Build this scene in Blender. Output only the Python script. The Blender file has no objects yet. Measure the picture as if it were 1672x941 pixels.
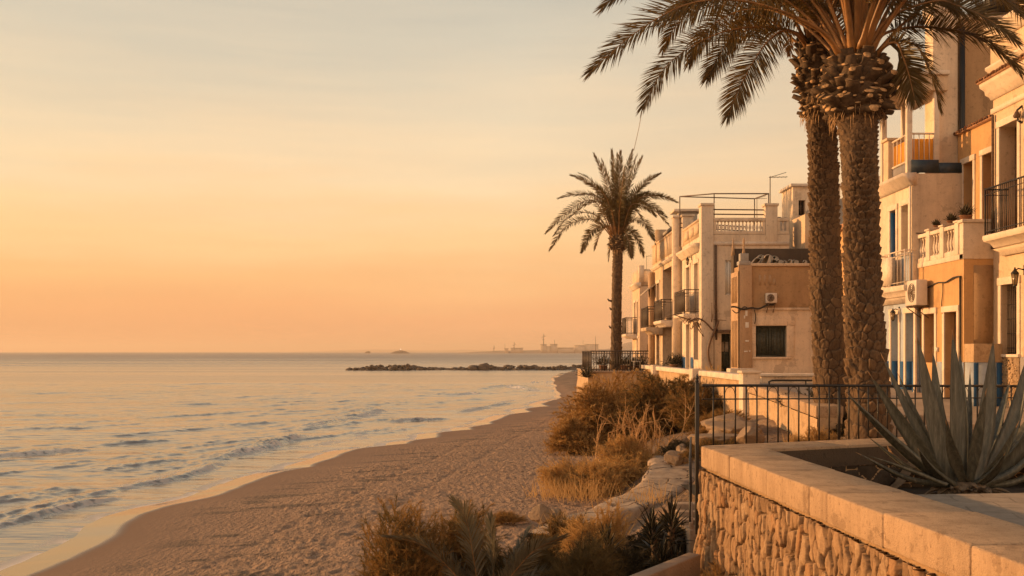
import bpy, bmesh, math, random
import numpy as np
from mathutils import Vector

R = math.radians
rng = np.random.default_rng(11)
random.seed(5)
scene = bpy.context.scene
COL = scene.collection
FOC, CU, HV = 1700.0, 836.0, 574.5        # focal length in photo pixels, principal column, horizon row


def P(u, v, Y):
    """photo column/row at real distance Y -> metres (eye at the origin, sea level -4)"""
    return np.array([(u - CU) / FOC * Y, Y, (HV - v) / FOC * Y])


def yS(u, X): return X * FOC / (u - CU)       # distance along a wall at constant X
def zz(v, Y): return (HV - v) / FOC * Y
def xx(u, Y): return (u - CU) / FOC * Y


def lin(r, g, b):
    f = lambda c: (c / 255 / 12.92) if c / 255 <= .04045 else ((c / 255 + .055) / 1.055) ** 2.4
    return (f(r), f(g), f(b), 1.0)


# ------------------------------------------------------------------ numpy noise
def _hash(ix, iy, s=0):
    n = (ix.astype(np.int64) * 374761393 + iy.astype(np.int64) * 668265263 + s * 1442695041) & 0x7fffffff
    n = ((n ^ (n >> 13)) * 1274126177) & 0x7fffffff
    n = ((n ^ (n >> 16)) * 2246822519) & 0x7fffffff
    return ((n ^ (n >> 15)) & 0xffffff) / float(0xffffff)


def noise2(x, y, s=0):
    x = np.asarray(x, float); y = np.asarray(y, float)
    ix = np.floor(x); iy = np.floor(y)
    fx = x - ix; fy = y - iy
    fx = fx * fx * (3 - 2 * fx); fy = fy * fy * (3 - 2 * fy)
    a = _hash(ix, iy, s); b = _hash(ix + 1, iy, s); c = _hash(ix, iy + 1, s); d = _hash(ix + 1, iy + 1, s)
    return (a * (1 - fx) + b * fx) * (1 - fy) + (c * (1 - fx) + d * fx) * fy - .5


def fbm(x, y, s=0, o=4):
    r = 0; a = 1; f = 1
    for k in range(o):
        r = r + a * noise2(x * f + 17.3 * k, y * f - 9.1 * k, s + k); a *= .5; f *= 2.03
    return r


def sstep(a, b, x):
    t = np.clip((np.asarray(x, float) - a) / (b - a), 0, 1)
    return t * t * (3 - 2 * t)


def nrm(v):
    v = np.asarray(v, float)
    return v / np.maximum(np.linalg.norm(v, axis=-1, keepdims=True), 1e-9)


# ------------------------------------------------------------------ objects
WLOC = {}


def tag(o, label=None, cat=None, group=None, kind=None):
    if label: o['label'] = label
    if cat: o['category'] = cat
    if group: o['group'] = group
    if kind: o['kind'] = kind
    return o


def thing(name, label, cat, loc, group=None):
    o = bpy.data.objects.new(name, None)
    COL.objects.link(o)
    o.empty_display_size = .2
    o.location = tuple(float(c) for c in loc)
    WLOC[o.name] = np.array(loc, float)
    return tag(o, label, cat, group)


class MB:
    """collects geometry (world coordinates), then links it as ONE mesh object"""
    def __init__(s):
        s.V = []; s.Q = []; s.T = []; s.qm = []; s.tm = []; s.NG = []; s.n = 0

    def raw(s, V, Q=None, T=None, m=0):
        V = np.asarray(V, float).reshape(-1, 3)
        if Q is not None and len(Q):
            Q = np.asarray(Q, np.int64).reshape(-1, 4) + s.n; s.Q.append(Q); s.qm.append(np.full(len(Q), m))
        if T is not None and len(T):
            T = np.asarray(T, np.int64).reshape(-1, 3) + s.n; s.T.append(T); s.tm.append(np.full(len(T), m))
        s.V.append(V); s.n += len(V)
        return s

    def box(s, x0, x1, y0, y1, z0, z1, m=0):
        V = [(x, y, z) for z in (z0, z1) for y in (y0, y1) for x in (x0, x1)]
        return s.raw(V, [(0, 2, 3, 1), (4, 5, 7, 6), (0, 1, 5, 4), (2, 6, 7, 3), (0, 4, 6, 2), (1, 3, 7, 5)], m=m)

    def quad(s, a, b, c, d, m=0):
        return s.raw([a, b, c, d], [(0, 1, 2, 3)], m=m)

    def prism(s, poly, z0, z1, m=0):
        """poly: list of (x,y); z0/z1 numbers or per-vertex lists"""
        n = len(poly)
        z0 = [z0] * n if np.isscalar(z0) else z0
        z1 = [z1] * n if np.isscalar(z1) else z1
        base = s.n
        V = [(p[0], p[1], z) for p, z in zip(poly, z0)] + [(p[0], p[1], z) for p, z in zip(poly, z1)]
        s.raw(V, [(i, (i + 1) % n, n + (i + 1) % n, n + i) for i in range(n)], m=m)
        s.NG.append(([base + i for i in range(n)][::-1], m)); s.NG.append(([base + n + i for i in range(n)], m))
        return s

    def extrude(s, pts, vec, m=0, caps=True):
        """closed 3D outline swept along vec"""
        pts = np.asarray(pts, float); n = len(pts); base = s.n
        V = np.vstack([pts, pts + np.asarray(vec, float)])
        s.raw(V, [(i, (i + 1) % n, n + (i + 1) % n, n + i) for i in range(n)], m=m)
        if caps:
            s.NG.append(([base + i for i in range(n)][::-1], m)); s.NG.append(([base + n + i for i in range(n)], m))
        return s

    def tube(s, pts, r, n=6, m=0, flat=1.0, caps=True):
        pts = np.asarray(pts, float); K = len(pts)
        r = np.full(K, r) if np.isscalar(r) else np.asarray(r, float)
        T = nrm(np.gradient(pts, axis=0))
        ref = np.array([0, 0, 1.0]) if abs(T[:, 2]).mean() < .9 else np.array([1.0, 0, 0])
        A = nrm(np.cross(T, ref)); B = np.cross(T, A)
        th = np.linspace(0, 2 * np.pi, n, endpoint=False)
        V = (pts[:, None, :] + r[:, None, None] * (np.cos(th)[None, :, None] * A[:, None, :] + flat * np.sin(th)[None, :, None] * B[:, None, :]))
        i = np.arange(K - 1)[:, None] * n; j = np.arange(n)[None, :]; j2 = (j + 1) % n
        Q = np.stack([i + j, i + j2, i + n + j2, i + n + j], -1).reshape(-1, 4)
        base = s.n
        s.raw(V.reshape(-1, 3), Q, m=m)
        if caps:
            s.NG.append((list(range(base, base + n))[::-1], m)); s.NG.append((list(range(base + (K - 1) * n, base + K * n)), m))
        return s

    def bar(s, a, b, r, n=4, m=0):
        return s.tube([a, b], r, n, m)

    def lathe(s, prof, c, n=12, m=0, sx=1., sy=1.):
        prof = np.asarray(prof, float); K = len(prof)
        th = np.linspace(0, 2 * np.pi, n, endpoint=False)
        V = np.stack([c[0] + sx * prof[:, :1] * np.cos(th), c[1] + sy * prof[:, :1] * np.sin(th), c[2] + prof[:, 1:2] + 0 * th], -1)
        i = np.arange(K - 1)[:, None] * n; j = np.arange(n)[None, :]; j2 = (j + 1) % n
        Q = np.stack([i + j, i + j2, i + n + j2, i + n + j], -1).reshape(-1, 4)
        base = s.n
        s.raw(V.reshape(-1, 3), Q, m=m)
        s.NG.append((list(range(base, base + n))[::-1], m)); s.NG.append((list(range(base + (K - 1) * n, base + K * n)), m))
        return s

    def grid(s, V, wrap=False, m=0):
        """V (rows, cols, 3)"""
        r, c = V.shape[:2]
        cc = c if wrap else c - 1
        i = np.arange(r - 1)[:, None] * c; j = np.arange(cc)[None, :]; j2 = (j + 1) % c
        Q = np.stack([i + j, i + j2, i + c + j2, i + c + j], -1).reshape(-1, 4)
        return s.raw(V.reshape(-1, 3), Q, m=m)

    def build(s, name, mats, parent=None, smooth=False, bevel=0, loc=None, label=None):
        V = np.vstack(s.V)
        off = WLOC[parent.name] if parent is not None else (np.array(loc, float) if loc is not None else np.zeros(3))
        V = V - off
        me = bpy.data.meshes.new(name)
        faces = []; mi = []
        Q = np.vstack(s.Q) if s.Q else np.zeros((0, 4), np.int64)
        T = np.vstack(s.T) if s.T else np.zeros((0, 3), np.int64)
        ng = s.NG
        nl = len(Q) * 4 + len(T) * 3 + sum(len(f) for f, _ in ng)
        me.vertices.add(len(V)); me.vertices.foreach_set('co', V.astype(np.float32).ravel())
        loops = np.concatenate([Q.ravel(), T.ravel()] + [np.array(f) for f, _ in ng]).astype(np.int32)
        tot = np.concatenate([np.full(len(Q), 4), np.full(len(T), 3), np.array([len(f) for f, _ in ng], int)]).astype(np.int32)
        st = np.concatenate([[0], np.cumsum(tot)[:-1]]).astype(np.int32)
        me.loops.add(nl); me.loops.foreach_set('vertex_index', loops)
        me.polygons.add(len(tot)); me.polygons.foreach_set('loop_start', st)
        try: me.polygons.foreach_set('loop_total', tot)
        except Exception: pass
        mi = np.concatenate(s.qm + s.tm + [np.array([m for _, m in ng], int)]).astype(np.int32) if len(tot) else []
        me.polygons.foreach_set('material_index', mi)
        me.update(calc_edges=True); me.validate()
        for mt in (mats if isinstance(mats, (list, tuple)) else [mats]):
            me.materials.append(mt)
        if smooth: me.polygons.foreach_set('use_smooth', np.ones(len(me.polygons), bool))
        o = bpy.data.objects.new(name, me); COL.objects.link(o)
        if parent is not None:
            o.parent = parent; WLOC[o.name] = off
        else:
            o.location = tuple(off); WLOC[o.name] = off
        if bevel:
            b = o.modifiers.new('bevel', 'BEVEL'); b.width = bevel; b.segments = 2; b.limit_method = 'ANGLE'; b.angle_limit = R(40)
        if label: o['label'] = label
        return o


def solo(name, label, cat, mb, mats, loc, group=None, **k):
    return tag(mb.build(name, mats, loc=loc, **k), label, cat, group)


def attr(o, name, vals):
    a = o.data.attributes.new(name, 'FLOAT', 'POINT'); a.data.foreach_set('value', np.asarray(vals, np.float32).ravel()); return o


def each(name, mats, parent, pieces, **k):
    """several like pieces of one thing, each a part of its own"""
    return [p.build(name, mats, parent, **k) for p in pieces]


def copy_tree(o, parent=None):
    c = o.copy(); COL.objects.link(c); c.parent = parent
    WLOC[c.name] = WLOC[o.name]
    for ch in list(o.children): copy_tree(ch, c)
    return c


# ------------------------------------------------------------------ materials
class NT:
    def __init__(s, name):
        s.m = bpy.data.materials.new(name); s.m.use_nodes = True
        s.t = s.m.node_tree; s.t.nodes.clear()
        s.out = s.t.nodes.new('ShaderNodeOutputMaterial')

    def n(s, ty, **k):
        nd = s.t.nodes.new(ty)
        for a, v in k.items():
            if a.startswith('_'): setattr(nd, a[1:], v)
            else:
                key = a if a in nd.inputs else a.replace('_', ' ')
                nd.inputs[key].default_value = v
        return nd

    def l(s, a, b): s.t.links.new(a, b)


def mixc(N, fac, a, b, mode='MIX'):
    nd = N.t.nodes.new('ShaderNodeMix'); nd.data_type = 'RGBA'; nd.blend_type = mode
    for sock, v in ((nd.inputs[0], fac), (nd.inputs[6], a), (nd.inputs[7], b)):
        if hasattr(v, 'is_linked'): N.l(v, sock)
        else: sock.default_value = v if not isinstance(v, tuple) or len(v) == 4 else (*v, 1)
    return nd.outputs[2]


def ramp(N, fac, stops):
    nd = N.t.nodes.new('ShaderNodeValToRGB')
    e = nd.color_ramp.elements
    while len(e) < len(stops): e.new(.5)
    for el, (p, c) in zip(e, stops):
        el.position = p; el.color = c if len(c) == 4 else (*c, 1)
    N.l(fac, nd.inputs[0])
    return nd.outputs[0]


def coords(N, scale=(1, 1, 1)):
    tc = N.n('ShaderNodeTexCoord'); mp = N.n('ShaderNodeMapping')
    mp.inputs['Scale'].default_value = scale
    N.l(tc.outputs['Object'], mp.inputs[0])
    return mp.outputs[0]


def tex(N, vec, scale, detail=5, rough=.6):
    nd = N.n('ShaderNodeTexNoise', Scale=scale, Detail=detail, Roughness=rough)
    N.l(vec, nd.inputs['Vector'])
    return nd.outputs['Fac']


def c4(c): return (*c[:3], 1)


def mul(c, k): return (c[0] * k, c[1] * k, c[2] * k, 1)


def mat_plaster(name, col, stain=(.16, .10, .06), amount=.45, rough=.85, bump=.25, fine=45., patch=1.3):
    """rendered wall: mottled, rain streaked, slightly uneven"""
    N = NT(name); col = c4(col)
    v = coords(N); vs = coords(N, (1, 1, .12))
    n1 = tex(N, v, patch, 6, .65); n2 = tex(N, vs, 3.0, 6, .7); n3 = tex(N, v, fine, 3, .6)
    base = ramp(N, n1, [(.32, mul(col, .80)), (.5, col), (.72, mul(col, 1.12))])
    f = ramp(N, n2, [(.46, (0, 0, 0)), (.70, (1, 1, 1))])
    m = N.n('ShaderNodeMath', _operation='MULTIPLY'); N.l(f, m.inputs[0]); m.inputs[1].default_value = amount
    base = mixc(N, m.outputs[0], base, mixc(N, .66, col, c4(stain)))
    base = mixc(N, .25, base, ramp(N, n3, [(.3, mul(col, .75)), (.7, mul(col, 1.15))]))
    # flaked and patched areas with crisp borders, dirt specks, hairline cracks
    pk = tex(N, v, patch * .8, 9, .62); f2 = ramp(N, pk, [(.585, (0, 0, 0)), (.60, (1, 1, 1))])
    m2 = N.n('ShaderNodeMath', _operation='MULTIPLY'); N.l(f2, m2.inputs[0]); m2.inputs[1].default_value = min(.7, amount * .95)
    base = mixc(N, m2.outputs[0], base, mixc(N, .5, mul(col, .9), c4(stain)))
    sk = ramp(N, tex(N, v, patch * 7, 8, .72), [(.55, (0, 0, 0)), (.68, (1, 1, 1))])
    m3 = N.n('ShaderNodeMath', _operation='MULTIPLY'); N.l(sk, m3.inputs[0]); m3.inputs[1].default_value = amount * .8
    base = mixc(N, m3.outputs[0], base, c4(stain))
    b = N.n('ShaderNodeBsdfPrincipled', Roughness=rough)
    N.l(base, b.inputs['Base Color'])
    bp = N.n('ShaderNodeBump', Strength=bump, Distance=.02)
    mm = N.n('ShaderNodeMath', _operation='ADD'); N.l(n3, mm.inputs[0]); N.l(n1, mm.inputs[1])
    N.l(mm.outputs[0], bp.inputs['Height']); N.l(bp.outputs[0], b.inputs['Normal'])
    N.l(b.outputs[0], N.out.inputs[0])
    return N.m


def mat_simple(name, col, rough=.6, metal=0., vary=.25, scale=20., bump=0., spec=.5):
    N = NT(name); col = c4(col)
    v = coords(N); n1 = tex(N, v, scale, 4, .6)
    base = ramp(N, n1, [(.3, mul(col, 1 - vary)), (.7, mul(col, 1 + vary))])
    b = N.n('ShaderNodeBsdfPrincipled', Roughness=rough, Metallic=metal)
    b.inputs['Specular IOR Level'].default_value = spec
    N.l(base, b.inputs['Base Color'])
    if bump:
        bp = N.n('ShaderNodeBump', Strength=bump, Distance=.01); N.l(n1, bp.inputs['Height']); N.l(bp.outputs[0], b.inputs['Normal'])
    N.l(b.outputs[0], N.out.inputs[0])
    return N.m


def mat_leaf(name, c0, c1, trans=.3, rough=.5, scale=3., tcol=None, spec=.35):
    N = NT(name)
    v = coords(N); n1 = tex(N, v, scale, 3, .7)
    base = ramp(N, n1, [(.32, c4(c0)), (.68, c4(c1))])
    b = N.n('ShaderNodeBsdfPrincipled', Roughness=rough)
    b.inputs['Specular IOR Level'].default_value = spec
    N.l(base, b.inputs['Base Color'])
    t = N.n('ShaderNodeBsdfTranslucent')
    if tcol: t.inputs[0].default_value = c4(tcol)
    else: N.l(base, t.inputs[0])
    mx = N.n('ShaderNodeMixShader'); mx.inputs[0].default_value = trans
    N.l(b.outputs[0], mx.inputs[1]); N.l(t.outputs[0], mx.inputs[2]); N.l(mx.outputs[0], N.out.inputs[0])
    return N.m


M = {}
M['cream'] = mat_plaster('cream_render', (.64, .49, .345), amount=.6)
M['white'] = mat_plaster('white_render', (.68, .57, .45), amount=.6)
M['pink'] = mat_plaster('pale_pink_render', (.74, .60, .455), amount=.55)
M['ochre'] = mat_plaster('ochre_render', (.55, .335, .155), amount=.5, stain=(.2, .11, .05))
M['tan'] = mat_plaster('tan_render', (.46, .31, .19), amount=.6)
M['brown'] = mat_plaster('brown_render', (.42, .27, .145), amount=.6, stain=(.10, .06, .03))
M['paleblue'] = mat_plaster('pale_blue_render', (.38, .45, .54), amount=.5)
M['blue'] = mat_plaster('blue_dado_paint', (.013, .085, .22), amount=.5, stain=(.02, .06, .14))
M['greydado'] = mat_plaster('grey_dado_paint', (.33, .31, .31), amount=.4)
M['grey'] = mat_plaster('grey_render', (.36, .34, .32), amount=.4)
M['stone'] = mat_plaster('sandstone_coping', (.45, .31, .195), amount=.85, stain=(.12, .065, .03), bump=.7, fine=70, patch=3.2)
M['concrete'] = mat_plaster('worn_concrete', (.33, .25, .185), amount=.5, bump=.5, fine=30)
M['trim'] = mat_plaster('white_trim', (.70, .60, .50), amount=.4, bump=.12)
M['tile'] = mat_simple('terracotta_tile', (.33, .17, .09), .8, vary=.4, scale=9)
M['iron'] = mat_simple('black_iron', (.007, .007, .008), .5, .0, vary=.3, scale=30, bump=.1)
M['rail'] = mat_simple('brown_iron_railing', (.06, .042, .032), .5, .2, vary=.4)
M['mesh'] = mat_simple('dark_mesh_panel', (.075, .048, .03), .7, vary=.3, scale=60)
M['glass'] = mat_simple('dark_window_glass', (.035, .03, .027), .07, vary=.3, scale=4, spec=.6)
M['shutter'] = mat_simple('dark_green_shutter', (.05, .058, .046), .5, vary=.5, scale=14)
M['wood'] = mat_simple('brown_wood_door', (.14, .075, .04), .55, vary=.35, scale=12)
M['blueshutter'] = mat_simple('blue_shutter_paint', (.008, .072, .19), .45, vary=.2)
M['paint'] = mat_simple('white_paint', (.70, .66, .60), .5, vary=.1)
M['curtain'] = mat_simple('pale_curtain', (.42, .36, .30), .9, vary=.2, scale=30)
M['yellow'] = mat_leaf('yellow_awning_cloth', (.72, .34, .05), (.80, .40, .07), .35, .8)
M['darkblue'] = mat_simple('dark_blue_tarp', (.03, .05, .075), .6, vary=.3, scale=8)
M['cable'] = mat_simple('black_cable', (.03, .025, .02), .6)
M['rust'] = mat_simple('rusty_steel', (.12, .075, .05), .7, .2, vary=.5, scale=15)
M['lampglass'] = mat_simple('lantern_glass', (.25, .18, .1), .2)
M['ac'] = mat_simple('white_ac_casing', (.62, .56, .50), .45, vary=.12, scale=5)
M['pot'] = mat_simple('terracotta_pot', (.30, .15, .08), .8)
# ================================================================== camera, light, air
cam = bpy.data.cameras.new('camera'); co = bpy.data.objects.new('camera', cam); COL.objects.link(co)
co.location = (0, 0, 0); co.rotation_euler = (R(90), 0, 0)
cam.sensor_width = 36; cam.lens = 36 * FOC / 1672; cam.shift_y = (HV - 470.5) / 1672
cam.clip_start = .1; cam.clip_end = 60000
scene.camera = co

SUN_AZ, SUN_EL = R(22), R(10)           # azimuth: degrees forward of due left
sdir = Vector((-math.cos(SUN_AZ) * math.cos(SUN_EL), math.sin(SUN_AZ) * math.cos(SUN_EL), math.sin(SUN_EL)))
sl = bpy.data.lights.new('sun', 'SUN'); so = bpy.data.objects.new('sun', sl); COL.objects.link(so)
sl.energy = 5.0; sl.angle = R(.6); sl.color = (1.0, .50, .185)
so.rotation_euler = sdir.to_track_quat('Z', 'Y').to_euler()

w = bpy.data.worlds.new('World'); scene.world = w; w.use_nodes = True
wt = w.node_tree; wt.nodes.clear()
def wn(ty, **k):
    nd = wt.nodes.new(ty)
    for a, v in k.items(): setattr(nd, a, v)
    return nd
wout = wn('ShaderNodeOutputWorld')
sky = wn('ShaderNodeTexSky', sky_type='NISHITA', sun_disc=False, sun_elevation=SUN_EL,
         sun_rotation=R(270) + SUN_AZ, air_density=1.6, dust_density=4.0, ozone_density=1.0)
bg1 = wn('ShaderNodeBackground'); bg1.inputs[1].default_value = .05
wt.links.new(sky.outputs[0], bg1.inputs[0])
# the dusty sunset veil over that sky: colour by height, warmer and brighter towards the sun
tc = wn('ShaderNodeTexCoord'); sep = wn('ShaderNodeSeparateXYZ'); wt.links.new(tc.outputs['Generated'], sep.inputs[0])
# soft streaky cloud moves the height a little
mp = wn('ShaderNodeMapping'); mp.inputs['Scale'].default_value = (2.2, 2.2, 15.0); mp.inputs['Rotation'].default_value = (0, R(5), 0)
wt.links.new(tc.outputs['Generated'], mp.inputs[0])
nz = wn('ShaderNodeTexNoise'); nz.inputs['Scale'].default_value = 1.6; nz.inputs['Detail'].default_value = 6; nz.inputs['Roughness'].default_value = .55
wt.links.new(mp.outputs[0], nz.inputs['Vector'])
def math_(op, a, b=None, c=None):
    nd = wn('ShaderNodeMath', operation=op)
    for i, x in enumerate((a, b, c)):
        if x is None: continue
        if hasattr(x, 'is_linked'): wt.links.new(x, nd.inputs[i])
        else: nd.inputs[i].default_value = x
    return nd.outputs[0]
hz = math_('ADD', sep.outputs[2], math_('MULTIPLY', math_('SUBTRACT', nz.outputs[0], .5), .12))
rp = wn('ShaderNodeValToRGB'); wt.links.new(hz, rp.inputs[0])
SK = [(0.0, lin(245, 177, 125)), (.035, lin(245, 177, 124)), (.075, lin(246, 186, 130)), (.115, lin(247, 199, 146)), (.165, lin(239, 207, 167)), (.22, lin(223, 200, 169)),
      (.29, lin(202, 190, 169)), (.42, lin(160, 160, 152)), (.70, lin(104, 112, 118)), (1.0, lin(84, 94, 104))]
e = rp.color_ramp.elements
while len(e) < len(SK): e.new(.5)
for el, (p, c) in zip(e, SK): el.position = p; el.color = c
# towards / away from the sun
dt = wn('ShaderNodeVectorMath', operation='DOT_PRODUCT'); wt.links.new(tc.outputs['Generated'], dt.inputs[0]); dt.inputs[1].default_value = sdir
ar = wn('ShaderNodeValToRGB'); wt.links.new(math_('MULTIPLY_ADD', dt.outputs['Value'], .5, .5), ar.inputs[0])
AZ = [(0.0, (.95, .82, .70, 1)), (.30, (.93, .82, .73, 1)), (.43, (.92, .84, .76, 1)), (.50, (.92, .84, .77, 1)), (.70, (1.0, .985, .97, 1)), (.80, (.94, .90, .87, 1)), (.88, (.83, .81, .80, 1)), (1.0, (1.5, 1.3, 1.05, 1))]
e = ar.color_ramp.elements
while len(e) < len(AZ): e.new(.5)
for el, (p, c) in zip(e, AZ): el.position = p; el.color = c
mx = wn('ShaderNodeMix', data_type='RGBA', blend_type='MULTIPLY'); mx.inputs[0].default_value = 1
wt.links.new(rp.outputs[0], mx.inputs[6]); wt.links.new(ar.outputs[0], mx.inputs[7])
bg2 = wn('ShaderNodeBackground'); bg2.inputs[1].default_value = .96
mp2 = wn('ShaderNodeMapping'); mp2.inputs['Scale'].default_value = (1.6, 1.6, 26.0); mp2.inputs['Rotation'].default_value = (R(3), R(-4), 0); wt.links.new(tc.outputs['Generated'], mp2.inputs[0])
nz2 = wn('ShaderNodeTexNoise'); nz2.inputs['Scale'].default_value = 2.1; nz2.inputs['Detail'].default_value = 8; nz2.inputs['Roughness'].default_value = .6; nz2.inputs['Distortion'].default_value = .4; wt.links.new(mp2.outputs[0], nz2.inputs['Vector'])
cl = wn('ShaderNodeValToRGB'); wt.links.new(nz2.outputs[0], cl.inputs[0]); cl.color_ramp.elements[0].position = .36; cl.color_ramp.elements[0].color = (.975, .968, .965, 1); cl.color_ramp.elements[1].position = .66; cl.color_ramp.elements[1].color = (1.035, 1.022, 1.0, 1)
mx2 = wn('ShaderNodeMix', data_type='RGBA', blend_type='MULTIPLY'); mx2.inputs[0].default_value = 1; wt.links.new(mx.outputs[2], mx2.inputs[6]); wt.links.new(cl.outputs[0], mx2.inputs[7])
# sky behind the eye raised as an added, unseen fill for camera-facing walls
sp3 = math_('MULTIPLY_ADD', sep.outputs[1], .5, .5)
bk = wn('ShaderNodeValToRGB'); wt.links.new(sp3, bk.inputs[0]); e = bk.color_ramp.elements; e.new(.5)
for el, (p, c) in zip(e, [(0.0, (2.7, 2.3, 1.95, 1)), (.30, (2.4, 2.05, 1.75, 1)), (.49, (1, 1, 1, 1))]): el.position = p; el.color = c
mx3 = wn('ShaderNodeMix', data_type='RGBA', blend_type='MULTIPLY'); mx3.inputs[0].default_value = 1; wt.links.new(mx2.outputs[2], mx3.inputs[6]); wt.links.new(bk.outputs[0], mx3.inputs[7])
wt.links.new(mx3.outputs[2], bg2.inputs[0])
ad = wn('ShaderNodeAddShader'); wt.links.new(bg1.outputs[0], ad.inputs[0]); wt.links.new(bg2.outputs[0], ad.inputs[1])
wt.links.new(ad.outputs[0], wout.inputs[0])

scene.view_settings.view_transform = 'Standard'; scene.view_settings.look = 'None'
scene.view_settings.exposure = .08; scene.view_settings.gamma = 1; scene.view_settings.use_curve_mapping = False
scene.cycles.use_denoising = True
try: scene.cycles.denoiser = 'OPENIMAGEDENOISE'
except Exception: pass
scene.cycles.max_bounces = 6; scene.cycles.diffuse_bounces = 3; scene.cycles.glossy_bounces = 3
scene.cycles.transmission_bounces = 3; scene.cycles.volume_bounces = 0; scene.cycles.transparent_max_bounces = 6
scene.cycles.sample_clamp_indirect = 6

N = NT('haze_air')
pv = N.n('ShaderNodeVolumePrincipled'); pv.inputs['Color'].default_value = (1.0, .86, .72, 1); pv.inputs['Density'].default_value = 2.0e-4
pv.inputs['Anisotropy'].default_value = .2
N.l(pv.outputs[0], N.out.inputs['Volume'])
hzb = MB().box(-13000, 13000, -900, 13000, -9, 75).build('haze', N.m, loc=(0, 0, 0)); tag(hzb, kind='stuff')

# ================================================================== shore line, beach, sea
SL = np.array([(-9.5, 0), (-9.3, 10), (-9.7, 19.6), (-9.6, 23.6), (-9.4, 26.1), (-9.3, 29.5), (-8.7, 33.1), (-7.2, 39.7), (-6.8, 41.8), (-4.4, 49.1),
               (-2.5, 56), (-.7, 65), (1.0, 74.3), (3.4, 86.6), (5.8, 112), (8.3, 143), (11.9, 181), (16.5, 215), (26, 240), (40, 270), (60, 330)], float)


def shore_x(Y): return np.interp(Y, SL[:, 1], SL[:, 0])


def shore_d(X, Y):
    """metres inland of the water's edge, with scalloped swash tongues"""
    d = (X - shore_x(Y)) * np.where(Y < 35, 1., np.interp(Y, [35, 60, 90, 130], [.97, .90, .92, .96]))
    s = np.where(Y < 60, Y, 60 + (Y - 60) * .6)
    d = d + 1.1 * (np.abs(noise2(s / 4.2, X * 0 + 3.1, 3)) * 2 - .45) + .35 * noise2(s / 1.9, X * 0 + .4, 4) + .10 * noise2(s / .7, X * 0 + .4, 5)
    return d


def bank(X, Y):
    """earth bank climbing from the beach to the walls"""
    H = np.interp(Y, [0, 15.5, 17, 21, 25, 28, 31, 36, 46, 60, 70], [.0, .2, 1.45, 1.6, 1.6, 1.4, 1.0, .6, .5, .5, .3])
    xa = np.interp(Y, [15, 20, 26, 32, 46, 60], [2.6, 1.9, 2.0, 2.3, 3.2, 3.6])
    xb = np.interp(Y, [15, 20, 26, 32, 46, 60], [5.2, 5.4, 5.6, 5.8, 6.2, 6.4])
    return H * sstep(xa, xb, X)


def ground_z(X, Y):
    X = np.asarray(X, float); Y = np.asarray(Y, float)
    d = shore_d(X, Y)
    z = np.where(d > 0, -4 + .42 * (1 - np.exp(-np.maximum(d, 0) * .17)) + .016 * np.maximum(d, 0), -4 + .075 * d)
    z = np.maximum(z, -6.5)
    z = z + bank(X, Y)
    return z + .05 * noise2(X / 2.6, Y / 3.4, 8) * sstep(1.5, 5, d)


def sand_detail(X, Y):
    d = shore_d(X, Y)
    k = sstep(2.4, 4.8, d + 2.0 * noise2(X / 3., Y / 4., 44))
    wx = X + .25 * noise2(X / .9, Y / 1.1, 21); r1 = noise2(wx / .23 + Y * .6, Y / .26, 22); r2 = noise2(wx / .13 - Y * .4, Y / .17, 23)
    a = .55 * fbm(X / 1.1, Y / 1.0, 24, 2) + 1.5 * (.5 - 2 * np.abs(r1)) + 1.0 * r2
    pits = np.maximum(0, noise2(X / .5, Y / .42, 27) - .16) * -.9
    tr = 0
    for c0, sl_ in ((-5.9, .145), (-4.2, .145)):                 # two faint wheel ruts
        dx = X - (c0 + sl_ * (Y - 14)); tr = tr - .022 * np.exp(-(dx / .13) ** 2) * (1 + .5 * np.sin(Y * 14))
    return k * (.020 * a + .06 * pits + tr) + .006 * fbm(X / .5, Y / .5, 31, 3) * sstep(1.5, 4, d)


def spaced(a, b, n, p=1.0): return a + (b - a) * np.linspace(0, 1, n) ** p

ys = np.concatenate([np.linspace(-8, 9, 18), np.exp(np.linspace(math.log(9.2), math.log(60), 860)), np.exp(np.linspace(math.log(60.4), math.log(330), 170))])
sx = np.concatenate([np.linspace(-2.4, -.66, 24), np.linspace(-.65, .16, 560), np.linspace(.165, .9, 70)])
Yg, Sg = np.meshgrid(ys, sx, indexing='ij')
Wd = np.maximum(Yg, 9) + 2.5
Xg = Sg * Wd
Xg = np.clip(Xg, -90, 95)
Zg = ground_z(Xg, Yg)
Zg = Zg + sand_detail(Xg, Yg) * np.interp(Yg, [0, 60, 90], [1, 1, .5])
# ground drops under the walled terraces so that nothing pokes through their paving
# the path bed is cut into the bank
PTH = np.array([P(u, v, Y) for u, v, Y in ((1106, 741, 26.6), (1100, 758, 25), (1092, 786, 23.4), (1044, 812, 21.8), (985, 834, 20.8), (925, 855, 20.0), (870, 876, 19.3))])
PTW = np.array([.62, .62, .60, .52, .46, .42, .36])
_q = np.linspace(0, 6, 90); PC = np.stack([np.interp(_q, range(7), PTH[:, k]) for k in range(3)], -1)
PC = np.stack([np.convolve(np.pad(PC[:, k], 8, 'edge'), np.ones(17) / 17, 'valid') for k in range(3)], -1); PCW = np.interp(_q, range(7), PTW)
_m = (Xg > -.5) & (Xg < 6) & (Yg > 17) & (Yg < 28.5)
_d = np.full(_m.sum(), 9.); _z = np.zeros(_m.sum())
for p_, w_ in zip(PC, PCW):
    dd = np.hypot(Xg[_m] - p_[0], Yg[_m] - p_[1]) - w_; k_ = dd < _d; _d[k_] = dd[k_]; _z[k_] = p_[2]
_f = 1 - sstep(.05, .9, _d); Zg[_m] = Zg[_m] * (1 - _f) + np.minimum(Zg[_m], _z - .06) * _f
Zg = np.where((Xg > 3.0) & (Yg < 15.4), np.minimum(Zg, -3.3), Zg)
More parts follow.
